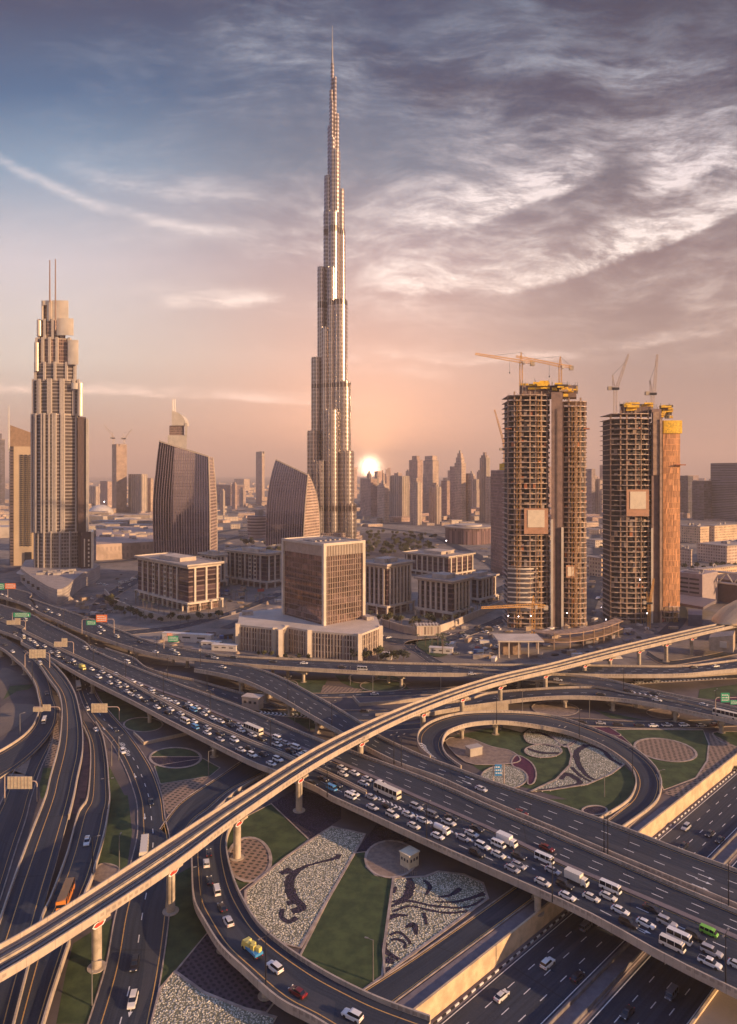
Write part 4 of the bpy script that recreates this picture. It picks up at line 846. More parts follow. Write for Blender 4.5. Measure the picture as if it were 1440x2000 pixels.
# ================================================================ BUILDINGS
def corner(xc, yb, xl, xr, ytop, th, z0=0.):
    """footprint of a box seen corner-on: front corner pixel, left/right silhouette columns, top row of the front corner"""
    c = P(xc, yb, z0); zt = ZY(ytop, c.y)
    def wid(px, d):
        k = (px-CX)/F; return (k*c.y-c.x)/(d[0]-k*d[1])
    dr = (math.cos(th), math.sin(th)); dl = (-math.sin(th), math.cos(th))
    wr, wl = wid(xr, dr), wid(xl, dl)
    r = (c.x+dr[0]*wr, c.y+dr[1]*wr); l = (c.x+dl[0]*wl, c.y+dl[1]*wl); b = (r[0]+dl[0]*wl, r[1]+dl[1]*wl)
    return dict(c=(c.x, c.y), r=r, l=l, b=b, wr=wr, wl=wl, th=th, z=zt, poly=[(c.x, c.y), r, b, l], dr=dr, dl=dl)
def pt(B_, a, b, ):  # a metres along right face, b metres along left face
    return (B_['c'][0]+B_['dr'][0]*a+B_['dl'][0]*b, B_['c'][1]+B_['dr'][1]*a+B_['dl'][1]*b)
def rect(B_, a0, a1, b0, b1): return [pt(B_, a0, b0), pt(B_, a1, b0), pt(B_, a1, b1), pt(B_, a0, b1)]
def rectp(cx, cy, sx, sy, rot=0.):
    c, n = math.cos(rot), math.sin(rot)
    return [(cx+c*dx*sx/2-n*dy*sy/2, cy+n*dx*sx/2+c*dy*sy/2) for dx, dy in ((-1, -1), (1, -1), (1, 1), (-1, 1))]
STONE = mat('warm_stone', (.52, .42, .33), .8, noise_amt=.12, nscale=.12)
STONE2 = mat('pale_stone', (.60, .50, .40), .75, noise_amt=.1, nscale=.1)
ROOFM = mat('gravel_roof', (.42, .34, .28), .9, nscale=.15, col2=(.30, .24, .20))
DGLASS = facade('dark_office_glass', (.14, .085, .08), (.05, .030, .034), 3.9, 60., 1., .74, .12, .5)
WGLASS = facade('tinted_glass', (.30, .20, .16), (.10, .06, .055), 3.7, 1.6, .8, .74, .1, .5)
UNITM = mat('roof_units', (.36, .31, .28), .7, noise_amt=.2)
def roof_bits(B_, root, z, n=5, m0=.25, m1=.75, s=.14, hmax=3.):
    for k in range(n):
        a = rnd.uniform(m0, m1)*B_['wr']; b = rnd.uniform(m0, m1)*B_['wl']; w_ = max(1.5, s*rnd.uniform(.4, 1.1)*min(B_['wr'], B_['wl'])*1.2)
        mb = MB(); mb.prism(rect(B_, a, a+w_, b, b+w_*rnd.uniform(.6, 1.6)), z, z+rnd.uniform(.8, hmax)); mb.build('roof_unit', UNITM, root)
# ---------------------------------------------------------------- office blocks of the square
def office(xc, yb, xl, xr, ytop, th, label, nl=6, nr=4, glassy=.25, ladder=False):
    B_ = corner(xc, yb, xl, xr, ytop, th); z = B_['z']; zb = z*.19
    root = thing('office_building', (B_['c'][0], B_['c'][1], 0), label, 'office building', 'matching office blocks around the square')
    mb = MB(); mb.prism(rect(B_, .6, B_['wr']-.6, .6, B_['wl']-.6), zb, z*.93, top=False, bottom=False); mb.build('glass_wall', DGLASS, root)
    mb = MB(); mb.prism(rect(B_, -1.6, B_['wr']+1.6, -1.6, B_['wl']+1.6), zb-.9, zb+.7); mb.build('ledge', STONE2, root)
    mb = MB(); mb.prism(rect(B_, 1.5, B_['wr']-1.5, 1.5, B_['wl']-1.5), -.1, zb-.9, top=False, bottom=False); mb.build('ground_floor', WGLASS, root)
    mb = MB(); mb.prism(rect(B_, -1.9, B_['wr']+1.9, -1.9, B_['wl']+1.9), z*.975, z); mb.build('roof', ROOFM, root)
    mb = MB(); mb.prism(rect(B_, 0, B_['wr'], 0, B_['wl']), z*.93, z*.975); mb.build('cornice', STONE2, root)
    # parapet upstand
    mb = MB(); W1, W2 = B_['wr']+1.9, B_['wl']+1.9
    for q in ((-1.9, W1, -1.9, -1.5), (-1.9, W1, W2-.4, W2), (-1.9, -1.5, -1.48, W2-.42), (W1-.4, W1, -1.48, W2-.42)): mb.prism(rect(B_, *q), z-.02, z+.9)
    mb.build('roof_parapet', STONE2, root)
    for face, nn, wd in (('l', nl, B_['wl']), ('r', nr, B_['wr'])):
        lo, hi = glassy, 1-glassy*.6
        ts = [lo+(hi-lo)*k/(nn-1) for k in range(nn)]
        for k, t in enumerate(ts):
            mb = MB(); p = t*wd
            q = (-.45, .55, p-.8, p+.8) if face == 'l' else (p-.8, p+.8, -.45, .55)
            if ladder and k in (1, 2, nn-3) and face == 'l' and nn > 4:
                for f in range(int((z*.93-zb)/3.9)+1):
                    zz = zb+.75+f*3.9; mb.prism(rect(B_, -.45, .55, p-1.6, p+1.6), zz, zz+1.3)
                mb.prism(rect(B_, -.42, .5, p-1.9, p-1.6), zb+.7, z*.93); mb.prism(rect(B_, -.42, .5, p+1.6, p+1.9), zb+.7, z*.93)
            else: mb.prism(rect(B_, *q), zb+.7, z*.93)
            mb.build('pilaster', STONE2, root)
        for k in range(int(wd/7.5)+1):
            p = -1.2+k*(wd+1.4)/int(wd/7.5)
            mb = MB(); q = (-1.4, -.2, p, p+1.1) if face == 'l' else (p, p+1.1, -1.4, -.2); mb.prism(rect(B_, *q), -.1, zb-.9)
            mb.build('column', STONE2, root)
    mb = MB(); mb.prism(rect(B_, B_['wr']*.25, B_['wr']*.75, B_['wl']*.3, B_['wl']*.7), z, z+3.2); mb.build('plant_room', STONE, root)
    roof_bits(B_, root, z, 6)
    return B_
D2 = math.radians
office(368, 1196, 268, 432, 1105, D2(45), 'square office block with dark glass bands and pale roof standing left of the boxy tower', 7, 3, .2, True)
office(420, 1148, 392, 441, 1085, D2(45), 'narrow office block directly behind the leftmost dark glass office block', 4, 3, .2)
office(521, 1150, 443, 551, 1082, D2(52), 'office block half hidden behind the left side of the boxy tower', 7, 3, .15, True)
office(756, 1204, 702, 805, 1104, D2(48), 'office block with many pale vertical piers directly right of the boxy tower', 6, 7, .12)
office(884, 1212, 815, 920, 1140-4, D2(50), 'office block with a sunlit right face in the middle of the square', 6, 5, .16)
office(938, 1180, 905, 970, 1130, D2(50), 'office block behind the tall unfinished towers and right of the square', 3, 5, .15)
office(876, 1130, 790, 926, 1088, D2(46), 'lower office block behind the two pier fronted blocks with a sunlit end', 8, 5, .1)
# plinth wall round the square
wallpx([(745, 1222), (790, 1236), (812, 1240), (845, 1240), (880, 1228), (990, 1180)], 0, 5, .8, 'arcaded garden wall in front of the right hand office blocks', STONE)
wallpx([(205, 1160), (222, 1180), (260, 1196), (318, 1214), (420, 1208)], 0, 4.5, .8, 'terrace wall around the leftmost office block', STONE)
mb = MB(); q0 = P(845, 1239); mb.prism(rectp(P(835, 1238).x, P(835, 1238).y, 16, 10, .1), 0, 6.5); o = mb.build('gatehouse', facade('gate_facade', (.62, .52, .40), (.30, .22, .18), 6.5, 2.2, .6, .8)); tag(o, 'small pale gatehouse pavilion on the garden wall', 'building')
# ---------------------------------------------------------------- boxy tower on its podium
ZP = 15.6
B_ = corner(633, 1222, 553, 711, 1063.5, D2(41), ZP)
root = thing('office_tower', (B_['c'][0], B_['c'][1], 0), 'boxy mirror glass office tower with sunlit corner fins on a wide pale podium', 'office tower'); z = B_['z']
wr, wl = B_['wr'], B_['wl']
mb = MB(); mb.prism(rect(B_, .5, wr-.5, .5, wl-.5), ZP, z-7.5, top=False, bottom=False)
mb.build('glass_wall', facade('mirror_glass', (.22, .14, .11), (.27, .17, .14), 3.4, 1.75, .90, .84, .06, .4, gmetal=.8, var=.35), root)
mb = MB(); mb.prism(rect(B_, .3, wr-.3, .3, wl-.3), z-7.4, z-.6); mb.build('upper_screen', mat('screen_panel', (.46, .34, .26), .5, .2, noise_amt=.08), root)
for k in range(24):
    p = 1.6+k*(wr-3.2)/23; mb = MB(); mb.prism(rect(B_, p-.22, p+.22, -.35, .32), z-7.4, z-.6); mb.build('fin', STONE2, root)
for q in ((-.7, 1.3, -.7, 1.3), (wr-1.3, wr+.7, -.7, 1.3), (-.7, 1.3, wl-1.3, wl+.7), (wr-1.3, wr+.7, wl-1.3, wl+.7)):
    mb = MB(); mb.prism(rect(B_, *q), ZP, z+.6); mb.build('corner_fin', STONE2, root)
mb = MB(); mb.prism(rect(B_, 0, wr, 0, wl), z-.6, z); mb.build('roof', ROOFM, root)
mb = MB()
for q in ((1.3, wr-1.3, -.6, 0), (1.3, wr-1.3, wl, wl+.6), (-.6, 0, 1.3, wl-1.3), (wr, wr+.6, 1.3, wl-1.3)): mb.prism(rect(B_, *q), z-1.0, z+.6)
mb.build('roof_parapet', STONE2, root)
for k in range(6): mb = MB(); mb.prism(rect(B_, wr*.15+k*wr*.12, wr*.15+k*wr*.12+1.6, wl*.35, wl*.65), z, z+.9); mb.build('roof_unit', UNITM, root)
# vertical mullions as real relief on both faces
for k in range(1, 16):
    p = 1.3+k*(wr-2.6)/16; mb = MB(); mb.prism(rect(B_, p-.1, p+.1, .25, .48), ZP, z-7.5); mb.build('mullion', STONE, root)
# podium
pod = [P(x, y) for x, y in ((465, 1269), (537, 1278), (548, 1282), (560, 1273), (604, 1283), (702, 1292), (742, 1274), (738, 1240), (640, 1215), (560, 1222), (520, 1228))]
pod = [(p.x, p.y) for p in pod]; pod[-4] = PX(735, 440)[:2]; pod[-3] = PX(650, 470)[:2]; pod[-2] = PX(560, 470)[:2]; pod[-1] = PX(470, 455)[:2]
FPOD = facade('podium_facade', (.42, .31, .24), (.085, .05, .05), 3.9, 1.5, .62, .8, .2, .7)
mb = MB(); mb.prism(pod, 0, ZP-1.2, top=False, bottom=False); mb.build('podium_wall', FPOD, root)
cx_, cy_ = sum(p[0] for p in pod)/len(pod), sum(p[1] for p in pod)/len(pod)
gr = lambda k: [(cx_+(p[0]-cx_)*k, cy_+(p[1]-cy_)*k) for p in pod]
mb = MB(); mb.prism(gr(1.008), ZP-1.2, ZP-.01); mb.build('podium_roof', mat('podium_roofing', (.56, .47, .38), .85, noise_amt=.08, nscale=.08), root)
for i in range(7):
    p = gr(1.006)[i]; mb = MB(); mb.box(p[0], p[1], (ZP+.5)/2, 2.6, 2.6, ZP+.7, .3); mb.build('corner_pier', STONE2, root)
for i in range(6):
    a, b = pod[i], pod[i+1]; L_ = math.hypot(b[0]-a[0], b[1]-a[1]); n_ = max(3, int(L_/1.9)); rot = math.atan2(b[1]-a[1], b[0]-a[0])
    mb = MB()
    for k in range(1, n_):
        t = k/n_; mb.box(a[0]+(b[0]-a[0])*t+math.sin(rot)*.25, a[1]+(b[1]-a[1])*t-math.cos(rot)*.25, (ZP-1.25)/2, .5, .5, ZP-1.3, rot)
    mb.build('louvre_screen', STONE, root)
for (a, b) in ((.3, .7), (.6, .75), (.85, .45)):
    mb = MB(); p = (pod[4][0]+(pod[8][0]-pod[4][0])*a, pod[4][1]+(pod[8][1]-pod[4][1])*b)
mb = MB(); mb.box(pod[10][0]+6, pod[10][1]-8, ZP+1.3, 7, 5, 2.6, .2); mb.build('roof_unit', UNITM, root)
mb = MB(); mb.box(pod[7][0]-6, pod[7][1]-6, ZP+1.1, 5, 9, 2.2, .5); mb.build('roof_unit', UNITM, root)
# ---------------------------------------------------------------- megatall tower
Y0 = 1097.; S_ = Y0/F
STEELG = facade('steel_and_glass', (.40, .34, .31), (.22, .17, .155), 6.4, 2.6, .62, .58, .16, .32, gmetal=.55, wmetal=.75, var=.25,
    band=[(ZY(604, Y0), ZY(592, Y0), (.10, .07, .06)), (ZY(761, Y0), ZY(752, Y0), (.10, .07, .06)), (ZY(461, Y0), ZY(449, Y0), (.10, .07, .06)), (ZY(996, Y0), ZY(985, Y0), (.10, .07, .06))])
mega = thing('skyscraper', (PX(652, Y0).x, Y0, 0), 'immensely tall tapering stepped skyscraper with a needle spire in the centre', 'skyscraper')
def lobe(x0, x1, yt, dep, name='tower_tier', yb=None, sq=.92):
    Yc = Y0+dep; cxm = PX((x0+x1)/2, Yc).x; r = (x1-x0)/2*Yc/F; zt = ZY(yt, Yc); zb = 0. if yb is None else ZY(yb, Yc)
    mb = MB(); n = 28
    poly = [(cxm+r*math.cos(t), Yc+r*1.1*math.sin(t)) for t in [2*math.pi*k/n for k in range(n)]]
    mb.prism(poly, zb, zt-1.5, top=False, bottom=False)
    mb.prism([(cxm+r*.93*math.cos(t), Yc+r*1.02*math.sin(t)) for t in [2*math.pi*k/n for k in range(n)]], zt-1.6, zt)
    mb.build(name, STEELG, mega)
    for k in (17, 19, 21, 23, 25):      # vertical fins running up the tier
        if r < 5: continue
        t = 2*math.pi*k/n; mb = MB(); mb.prism(rectp(cxm+r*1.015*math.cos(t), Yc+r*1.115*math.sin(t), .9, .9, t), zb, zt+.5); mb.build('fin', mat('bright_steel', (.62, .54, .47), .22, .85, noise_amt=0), mega)
for q in ((646, 653, 125, 0), (651.5, 658, 151, -3), (643.5, 651, 177, -3), (645.5, 651.8, 197, -7), (640, 650, 247, 3), (654.5, 663, 223, -2), (645, 655, 270, -10), (646, 665, 295, -6), (633, 652, 346, 2), (632, 644, 413, -1),
          (642, 661.5, 414, -16), (660, 673.2, 371, -4), (660, 675, 452, -5), (620, 638, 523, -3), (640, 656, 523, -22), (649, 679, 587, -20), (608, 631, 699, -8), (628, 646, 640, -18), (656, 686, 746, -22), (600, 627, 842, -14), (660, 692, 881, -26), (636, 662, 800, -32), (612, 640, 900, -28), (664, 697, 983, -26), (600, 640, 990, -24)):
    lobe(*q)
mb = MB(); cxm = PX(652, Y0).x
mb.prism([(cxm+20*math.cos(t), Y0+20*math.sin(t)) for t in [2*math.pi*k/24 for k in range(24)]], 0, ZY(870, Y0)); mb.build('tower_core', STEELG, mega)
mb = MB(); mb.tube((PX(649.3, Y0).x, Y0, ZY(128, Y0)), (PX(649.3, Y0).x, Y0, ZY(95, Y0)), 1.7, 1.1, 10); mb.tube((PX(649.3, Y0).x, Y0, ZY(95, Y0)), (PX(649.3, Y0).x, Y0, ZY(50, Y0)), .95, .35, 8); mb.build('spire', GREYM, mega)
mb = MB(); mb.lathe(cxm, Y0-4, [(46, 0), (46, 9), (42, 10), (42, 16), (0, 16.2)], 32); mb.build('podium', facade('mega_podium', (.45, .34, .28), (.2, .13, .11), 4, 3), mega)
# ---------------------------------------------------------------- stepped hotel tower on the left
Y1 = 690.; hotel = thing('hotel_tower', (PX(118, Y1).x, Y1, 0), 'tall stepped beige tower with curved crown panels and twin masts on the left', 'skyscraper')
BALC = facade('balcony_floors', (.28, .235, .215), (.085, .065, .06), 3.5, 60., 1., .62, .2, .8, var=.2)
BALC2 = facade('balcony_grid', (.32, .27, .24), (.09, .07, .065), 3.5, 2.4, .74, .62, .2, .8)
CROWN = mat('pale_metal_panel', (.66, .57, .46), .35, .25, noise_amt=.08, nscale=.1)
def bulge(xl, xr, Y, dep, b, n=14):
    a, c = PX(xl, Y), PX(xr, Y); pts = []
    for k in range(n+1):
        t = k/n; x = a.x+(c.x-a.x)*t; pts.append((x, Y-b*(1-(2*t-1)**2)))
    return pts+[(c.x*(Y+dep)/Y, Y+dep), (a.x+ (c.x-a.x)*.02, Y+dep)], pts
def tier(xl, xr, yt, yb, b, dep, m, piers, root, Y=Y1, pm=mat('grey_pier', (.46, .395, .345), .6, noise_amt=.08), pw=1.7, slab=None, top='roof'):
    z0, z1 = (0 if yb is None else ZY(yb, Y)), ZY(yt, Y); poly, fr = bulge(xl, xr, Y, dep, b)
    mb = MB(); mb.prism(poly, z0, z1, top=False, bottom=False); mb.build('tower_wall', m, root)
    mb = MB(); mb.prism([(p[0], p[1]) for p in poly], z1-.02, z1+1.2); mb.build(top, STONE, root)
    for t in piers:
        x = fr[0][0]+(fr[-1][0]-fr[0][0])*t; y = Y-b*(1-(2*t-1)**2)
        mb = MB(); mb.prism(rectp(x, y-.5, pw, 2.4), z0, z1+2.); mb.build('pier', pm, root)
tier(66, 159, 1040, 1116, 9, 30, BALC2, [.06, .16, .3, .46, .64, .82, .97], hotel, pw=1.1)
tier(62, 152, 812, 1040, 8, 30, BALC, [.02, .1, .15, .3, .36, .47, .55, .6, .72, .76, .98], hotel)
tier(64, 156, 745, 812, 6, 28, BALC, [.03, .16, .2, .4, .45, .66, .7, .9, .98], hotel, pw=2.2)
tier(67, 150, 712, 745, 5, 26, BALC, [.05, .3, .55, .8, .97], hotel, pw=2.2)
tier(70, 140, 664, 712, 4, 22, WGLASS, [.05, .25, .45, .65, .95], hotel, pw=2.4)
tier(75, 128, 628, 664, 3, 18, WGLASS, [.05, .3, .6, .9], hotel, pw=2.4)
tier(84, 118, 592, 628, 2, 14, WGLASS, [.05, .5, .95], hotel, pw=2)
def cpanel(xl, xr, yt, yb, b, off, th=1.2):
    Y = Y1-off; a, c = PX(xl, Y), PX(xr, Y); n = 10; fr = [(a.x+(c.x-a.x)*k/n, Y-b*(1-(2*k/n-1)**2)) for k in range(n+1)]
    bk = [(p[0], p[1]+th) for p in fr[::-1]]; mb = MB(); mb.prism(fr+bk, ZY(yb, Y), ZY(yt, Y)); mb.build('crown_panel', CROWN, hotel, smooth=False)
for q in ((96, 133, 587, 626, 1, 2), (111, 143, 622, 655, 1.4, 6), (133, 152.5, 664, 712, .7, 5), (67, 75, 669, 725, 1, 4), (72, 80, 625, 656, 1, 3), (81, 96, 587, 596, .5, 3), (81, 84, 587, 625, .2, 4), (92, 96, 587, 627, .2, 4), (152, 161, 748, 812, 1.5, 6), (140, 152, 748, 760, 1, 7)): cpanel(*q)
for q in ((97.5, 508, 590), (108.5, 506, 645)):
    mb = MB(); p = PX(q[0], Y1-9); mb.tube((p.x, p.y, ZY(q[2], Y1-9)), (p.x, p.y, ZY(q[1], Y1-9)), .8, .5, 8); mb.build('mast', mat('bronze_mast', (.36, .24, .18), .4, .5, noise_amt=0), hotel)
# right-hand slab wing with the dark slot
mb = MB(); mb.prism([PX(152, Y1-6)[:2], PX(168, Y1-2)[:2], PX(170, Y1+30)[:2], PX(152, Y1+30)[:2]], 0, ZY(815, Y1)); mb.build('side_wing', mat('umber_glass', (.085, .055, .055), .25, noise_amt=.1), hotel)
mb = MB(); mb.prism([PX(168.2, Y1-4)[:2], PX(172.5, Y1-4)[:2], PX(174, Y1+32)[:2], PX(170.4, Y1+32)[:2]], 0, ZY(818, Y1)); mb.build('side_wall', CROWN, hotel)
mb = MB(); mb.prism([PX(158, Y1-12)[:2], PX(178, Y1-9)[:2], PX(179, Y1+20)[:2], PX(158, Y1+20)[:2]], 0, ZY(1037, Y1)); mb.build('side_wing', MATS['umber_glass'], hotel)
mb = MB(); mb.prism([PX(178.3, Y1-11)[:2], PX(182.5, Y1-11)[:2], PX(183.5, Y1+22)[:2], PX(179.4, Y1+22)[:2]], 0, ZY(1037, Y1)); mb.build('side_wall', CROWN, hotel)
for k in range(9): mb = MB(); mb.prism([PX(172, Y1-12.5)[:2], PX(175, Y1-12.3)[:2], PX(175, Y1-12.0)[:2], PX(172, Y1-12)[:2]], ZY(1055+k*8, Y1), ZY(1051+k*8, Y1)); mb.build('window', CROWN, hotel)
mb = MB(); mb.prism([PX(164, Y1-12.8)[:2], PX(166.5, Y1-12.6)[:2], PX(166.5, Y1-12.2)[:2], PX(164, Y1-12.2)[:2]], ZY(1104, Y1), ZY(1050, Y1)); mb.build('window', CROWN, hotel)
# canopy ring and base
mb = MB(); hx = PX(108, Y1).x
mb.lathe(hx, Y1-2, [(27, 0), (27, 9)], 30); mb.build('ground_floor', facade('hotel_base', (.22, .16, .14), (.06, .045, .05), 3.2, 1.8), hotel)
mb = MB(); mb.lathe(hx, Y1-2, [(0, 9.6), (33, 11.2), (34, 10.2), (27, 8.8)], 36); mb.build('canopy', STONE, hotel)
# ---------------------------------------------------------------- wavy podium building beside the flyover
bp_ = [(40, 1136), (56, 1150), (75, 1164), (96, 1178), (112, 1184), (122, 1182), (134, 1174), (146, 1160), (160, 1148), (185, 1138), (196, 1128), (160, 1118), (100, 1112), (50, 1118)]
poly = cc([P(x, y)[:2] for x, y in bp_]); rt = thing('shopping_podium', (poly[0][0], poly[0][1], 0), 'low curved pale podium building below the stepped tower beside the flyover', 'building')
mb = MB(); mb.prism(poly, 0, 13, top=False, bottom=False); mb.build('wall', facade('podium_lines', (.48, .41, .35), (.34, .28, .25), 2.4, 9., .97, .5, .5, .8, var=.1), rt)
mb = MB(); mb.prism(poly, 12.98, 13.6); mb.build('roof', ROOFM, rt)
pc = (sum(p[0] for p in poly)/len(poly), sum(p[1] for p in poly)/len(poly))
for k in range(16):
    a = rnd.uniform(0, 6.3); r = rnd.uniform(5, 22); mb = MB(); mb.box(pc[0]+r*math.cos(a), pc[1]+r*.8*math.sin(a), 14.6, rnd.uniform(3, 9), rnd.uniform(2, 5), 2.2, rnd.uniform(0, 1)); mb.build('roof_unit', UNITM, rt)
for k, x in enumerate((48, 57, 66, 76)):
    p = P(x, 1150+k*6.6+3); mb = MB(); mb.box(p.x, p.y-1.2, 10.4, 3.6, .5, 2.6, -.6); mb.build('window', STEEL, rt)
# ---------------------------------------------------------------- curved glass towers
SAIL = facade('sail_glass', (.09, .08, .11), (.16, .15, .22), 4., 80., 1., .92, .05, .1, gmetal=.95, wmetal=.9, var=.04)
FINM = mat('pale_fin', (.27, .23, .30), .3, .7, noise_amt=0)
def sail(name_label, Y, prof, right, depth, nf, dx=0, arch=False, gridm=None):
    """prof: rows (y, xleft, xright) of the main face; right: rows (y, xr) of the narrow side"""
    rt = thing('glass_tower', (PX(prof[0][1], Y).x, Y, 0), name_label, 'office tower')
    rings, side = [], []
    for (y, xl, xr), xs in zip(prof, right):
        ya, yb_ = (y if isinstance(y, tuple) else (y, y))
        a, b = PX(xl, Y, ZY(ya, Y)), PX(xr, Y-6, ZY(yb_, Y-6)); c = PX(xs, Y+depth, ZY(yb_+(2 if yb_ < HZ else -2), Y+depth)); d = PX(xl+3, Y+depth*1.3, ZY(ya, Y+depth))
        rings.append([tuple(a), tuple(b), tuple(c), tuple(d)])
    n = len(rings); mb = MB(); ms = MB()
    for r0, r1 in zip(rings, rings[1:]):
        for k in range(4):
            k2 = (k+1) % 4; tgt = ms if k == 1 else mb
            w0 = (Vector(r0[k2])-Vector(r0[k])).length
            tgt.face([r0[k], r0[k2], r1[k2], r1[k]], [(0, r0[k][2]), (w0, r0[k2][2]), (w0, r1[k2][2]), (0, r1[k][2])])
    mb.build('glass_wall', SAIL, rt); ms.build('side_wall', gridm or SAIL, rt)
    mb = MB(); mb.face(rings[-1]); mb.build('roof', FINM, rt)
    for k in range(nf+1):
        t = k/nf; mb = MB(); rr_ = []
        for r in rings:
            p = Vector(r[0]).lerp(Vector(r[1]), t); rr_.append([(p.x-.3, p.y-.02, p.z), (p.x-.3, p.y-.25, p.z), (p.x+.3, p.y-.25, p.z), (p.x+.3, p.y-.02, p.z)][::-1])
        mb.loft(rr_); mb.build('fin', FINM, rt)
    for kk in (1, 2):      # pale edge trims
        mb = MB(); rr_ = []
        for r in rings: p = Vector(r[kk]); rr_.append([(p.x-.5, p.y-.9, p.z+.4), (p.x-.5, p.y+.6, p.z+.4), (p.x+.6, p.y+.6, p.z+.4), (p.x+.6, p.y-.9, p.z+.4)])
        mb.loft(rr_); mb.build('edge_trim', STONE, rt)
    a, b = Vector(rings[-1][0]), Vector(rings[-1][1]); mb = MB()
    mb.loft([[(q.x, q.y-1.1, q.z-.6), (q.x, q.y+.8, q.z-.6), (q.x, q.y+.8, q.z+1.1), (q.x, q.y-1.1, q.z+1.1)] for q in (a, b)]); mb.build('edge_trim', STONE, rt)
    return rt
def rows(zs_l, n=14): pass
pa = []; ra = []
for k in range(15):
    t = k/14; yl = 1081+(862-1081)*t; yr = 1084+(892-1084)*t
    def sp(t, pts):
        for (a, va), (b, vb) in zip(pts, pts[1:]):
            if t <= b: q = (t-a)/(b-a); return va+(vb-va)*q
        return pts[-1][1]
    xl = 301-2.*math.sin(math.pi*min(1, t*1.4)) + 9.*max(0, t-.45)**1.6*3.
    xr = 411-1.5*t+0.*t - 4.*max(0, t-.6)
    pa.append(((yl, yr), xl, xr)); ra.append(424-8.*max(0, t-.35)**1.7*2.2)
sail('broad curved blue glass tower with a sloping roof left of the centre', 840., pa, ra, 30, 22, gridm=facade('sail_side', (.36, .26, .22), (.10, .07, .07), 4., 2.6, .7, .6))
pb = []; rb = []
for k in range(17):
    t = k/16; yl = 1066+(898-1066)*t; yr = 1056+(928-1056)*t
    xl = 519+ .5 + 19.5*t**3.0; xr = 593+ 4.*t + 5.*t**2
    pb.append(((yl, yr), xl, xr)); rb.append(625 - 23.*t**3.2)
sail('smaller curved glass tower leaning into an arched side in front of the spired skyscraper', 930., pb, rb, 34, 16, gridm=facade('sail_side_b', (.50, .36, .27), (.14, .09, .08), 4., 3., .7, .55))
# ---------------------------------------------------------------- slab tower far left
Y2_ = 800.; rt = thing('apartment_tower', (PX(40, Y2_).x, Y2_, 0), 'beige slab tower with stacked windows and an angled cap at the far left', 'apartment tower')
B_ = dict(poly=[PX(27, Y2_)[:2], PX(70, Y2_+4)[:2], PX(70, Y2_+40)[:2], PX(19, Y2_+22)[:2]])
mb = MB(); mb.prism(B_['poly'], 0, ZY(872, Y2_)); mb.build('wall', mat('ochre_stone', (.56, .42, .28), .8, noise_amt=.06, nscale=.05), rt)
for c_ in range(3):
    mb = MB(); 
    for f in range(46):
        z0 = ZY(1066-f*3.9, Y2_); x = 40+c_*8.4; mb.prism([PX(x, Y2_-.2+.12*c_*3)[:2], PX(x+5, Y2_-.1+.12*c_*3)[:2], PX(x+5, Y2_+1.5)[:2], PX(x, Y2_+1.5)[:2]], z0, z0+1.5)
    mb.build('window_column', mat('dark_pane', (.05, .045, .05), .2, noise_amt=0), rt)
mb = MB(); mb.prism([PX(20, Y2_-1)[:2], PX(26.8, Y2_-1)[:2], PX(26.8, Y2_+10)[:2], PX(18, Y2_+22)[:2]], 0, ZY(872, Y2_)-2); mb.build('side_wall', facade('side_slots', (.18, .13, .12), (.05, .04, .045), 3.5, 60, 1., .5), rt)
mb = MB(); mb.prism([PX(20, Y2_+1)[:2], PX(62, Y2_+3)[:2], PX(62, Y2_+30)[:2], PX(20, Y2_+20)[:2]], ZY(872, Y2_), ZY(840, Y2_), zt=[ZY(830, Y2_), ZY(845, Y2_), ZY(845, Y2_), ZY(830, Y2_)]); mb.build('roof_cap', mat('copper_panel', (.42, .27, .17), .5, .2, noise_amt=.1), rt)
mb = MB(); p = PX(17.5, Y2_); mb.tube((p.x, p.y, ZY(880, Y2_)), (p.x, p.y, ZY(793, Y2_)), .6, .25, 6); mb.build('mast', GREYM, rt)
mb = MB(); mb.prism([PX(48, Y2_-.5)[:2], PX(62, Y2_-.4)[:2], PX(62, Y2_-.1)[:2], PX(48, Y2_-.1)[:2]], 0, 16); mb.build('entrance', STEEL, rt)
# ---------------------------------------------------------------- domed tower behind the curved glass tower
Y3 = 1150.; rt = thing('crowned_tower', (PX(347, Y3).x, Y3, 0), 'pale tower with a rounded white crown and slim mast behind the broad curved glass tower', 'hotel')
mb = MB(); mb.prism([PX(328, Y3)[:2], PX(365, Y3)[:2], PX(365, Y3+28)[:2], PX(328, Y3+28)[:2]], 0, ZY(850, Y3)); mb.build('wall', CROWN, rt)
mb = MB(); mb.prism([PX(331, Y3+2)[:2], PX(360, Y3+2)[:2], PX(360, Y3+24)[:2], PX(331, Y3+24)[:2]], ZY(850, Y3), ZY(831, Y3)); mb.build('upper_floor', WGLASS, rt)
mb = MB(); pr = [(336, 831)]+[(336+26*math.sin(t), 831-28*math.cos(t)) for t in [math.pi/2*k/10 for k in range(11)]]+[(362, 831)]
a = [(PX(x, Y3).x, Y3, ZY(y, Y3)) for x, y in [(336, 831), (336, 803)]+[(336+27*math.sin(t), 831-28*math.cos(t)) for t in [math.pi/2*k/10 for k in range(1, 11)]]]
mb.face(a[::-1]); b = [(p[0], Y3+22, p[2]) for p in a]; mb.face(b)
for k in range(len(a)): k2 = (k+1) % len(a); mb.face([a[k], a[k2], b[k2], b[k]])
mb.build('crown', CROWN, rt)
mb = MB(); 
for x, yt in ((338, 778), (342, 779)): p = PX(x, Y3+6); mb.tube((p.x, p.y, ZY(831, Y3)), (p.x, p.y, ZY(yt, Y3)), .9, .5, 6)
mb.build('mast', CROWN, rt)
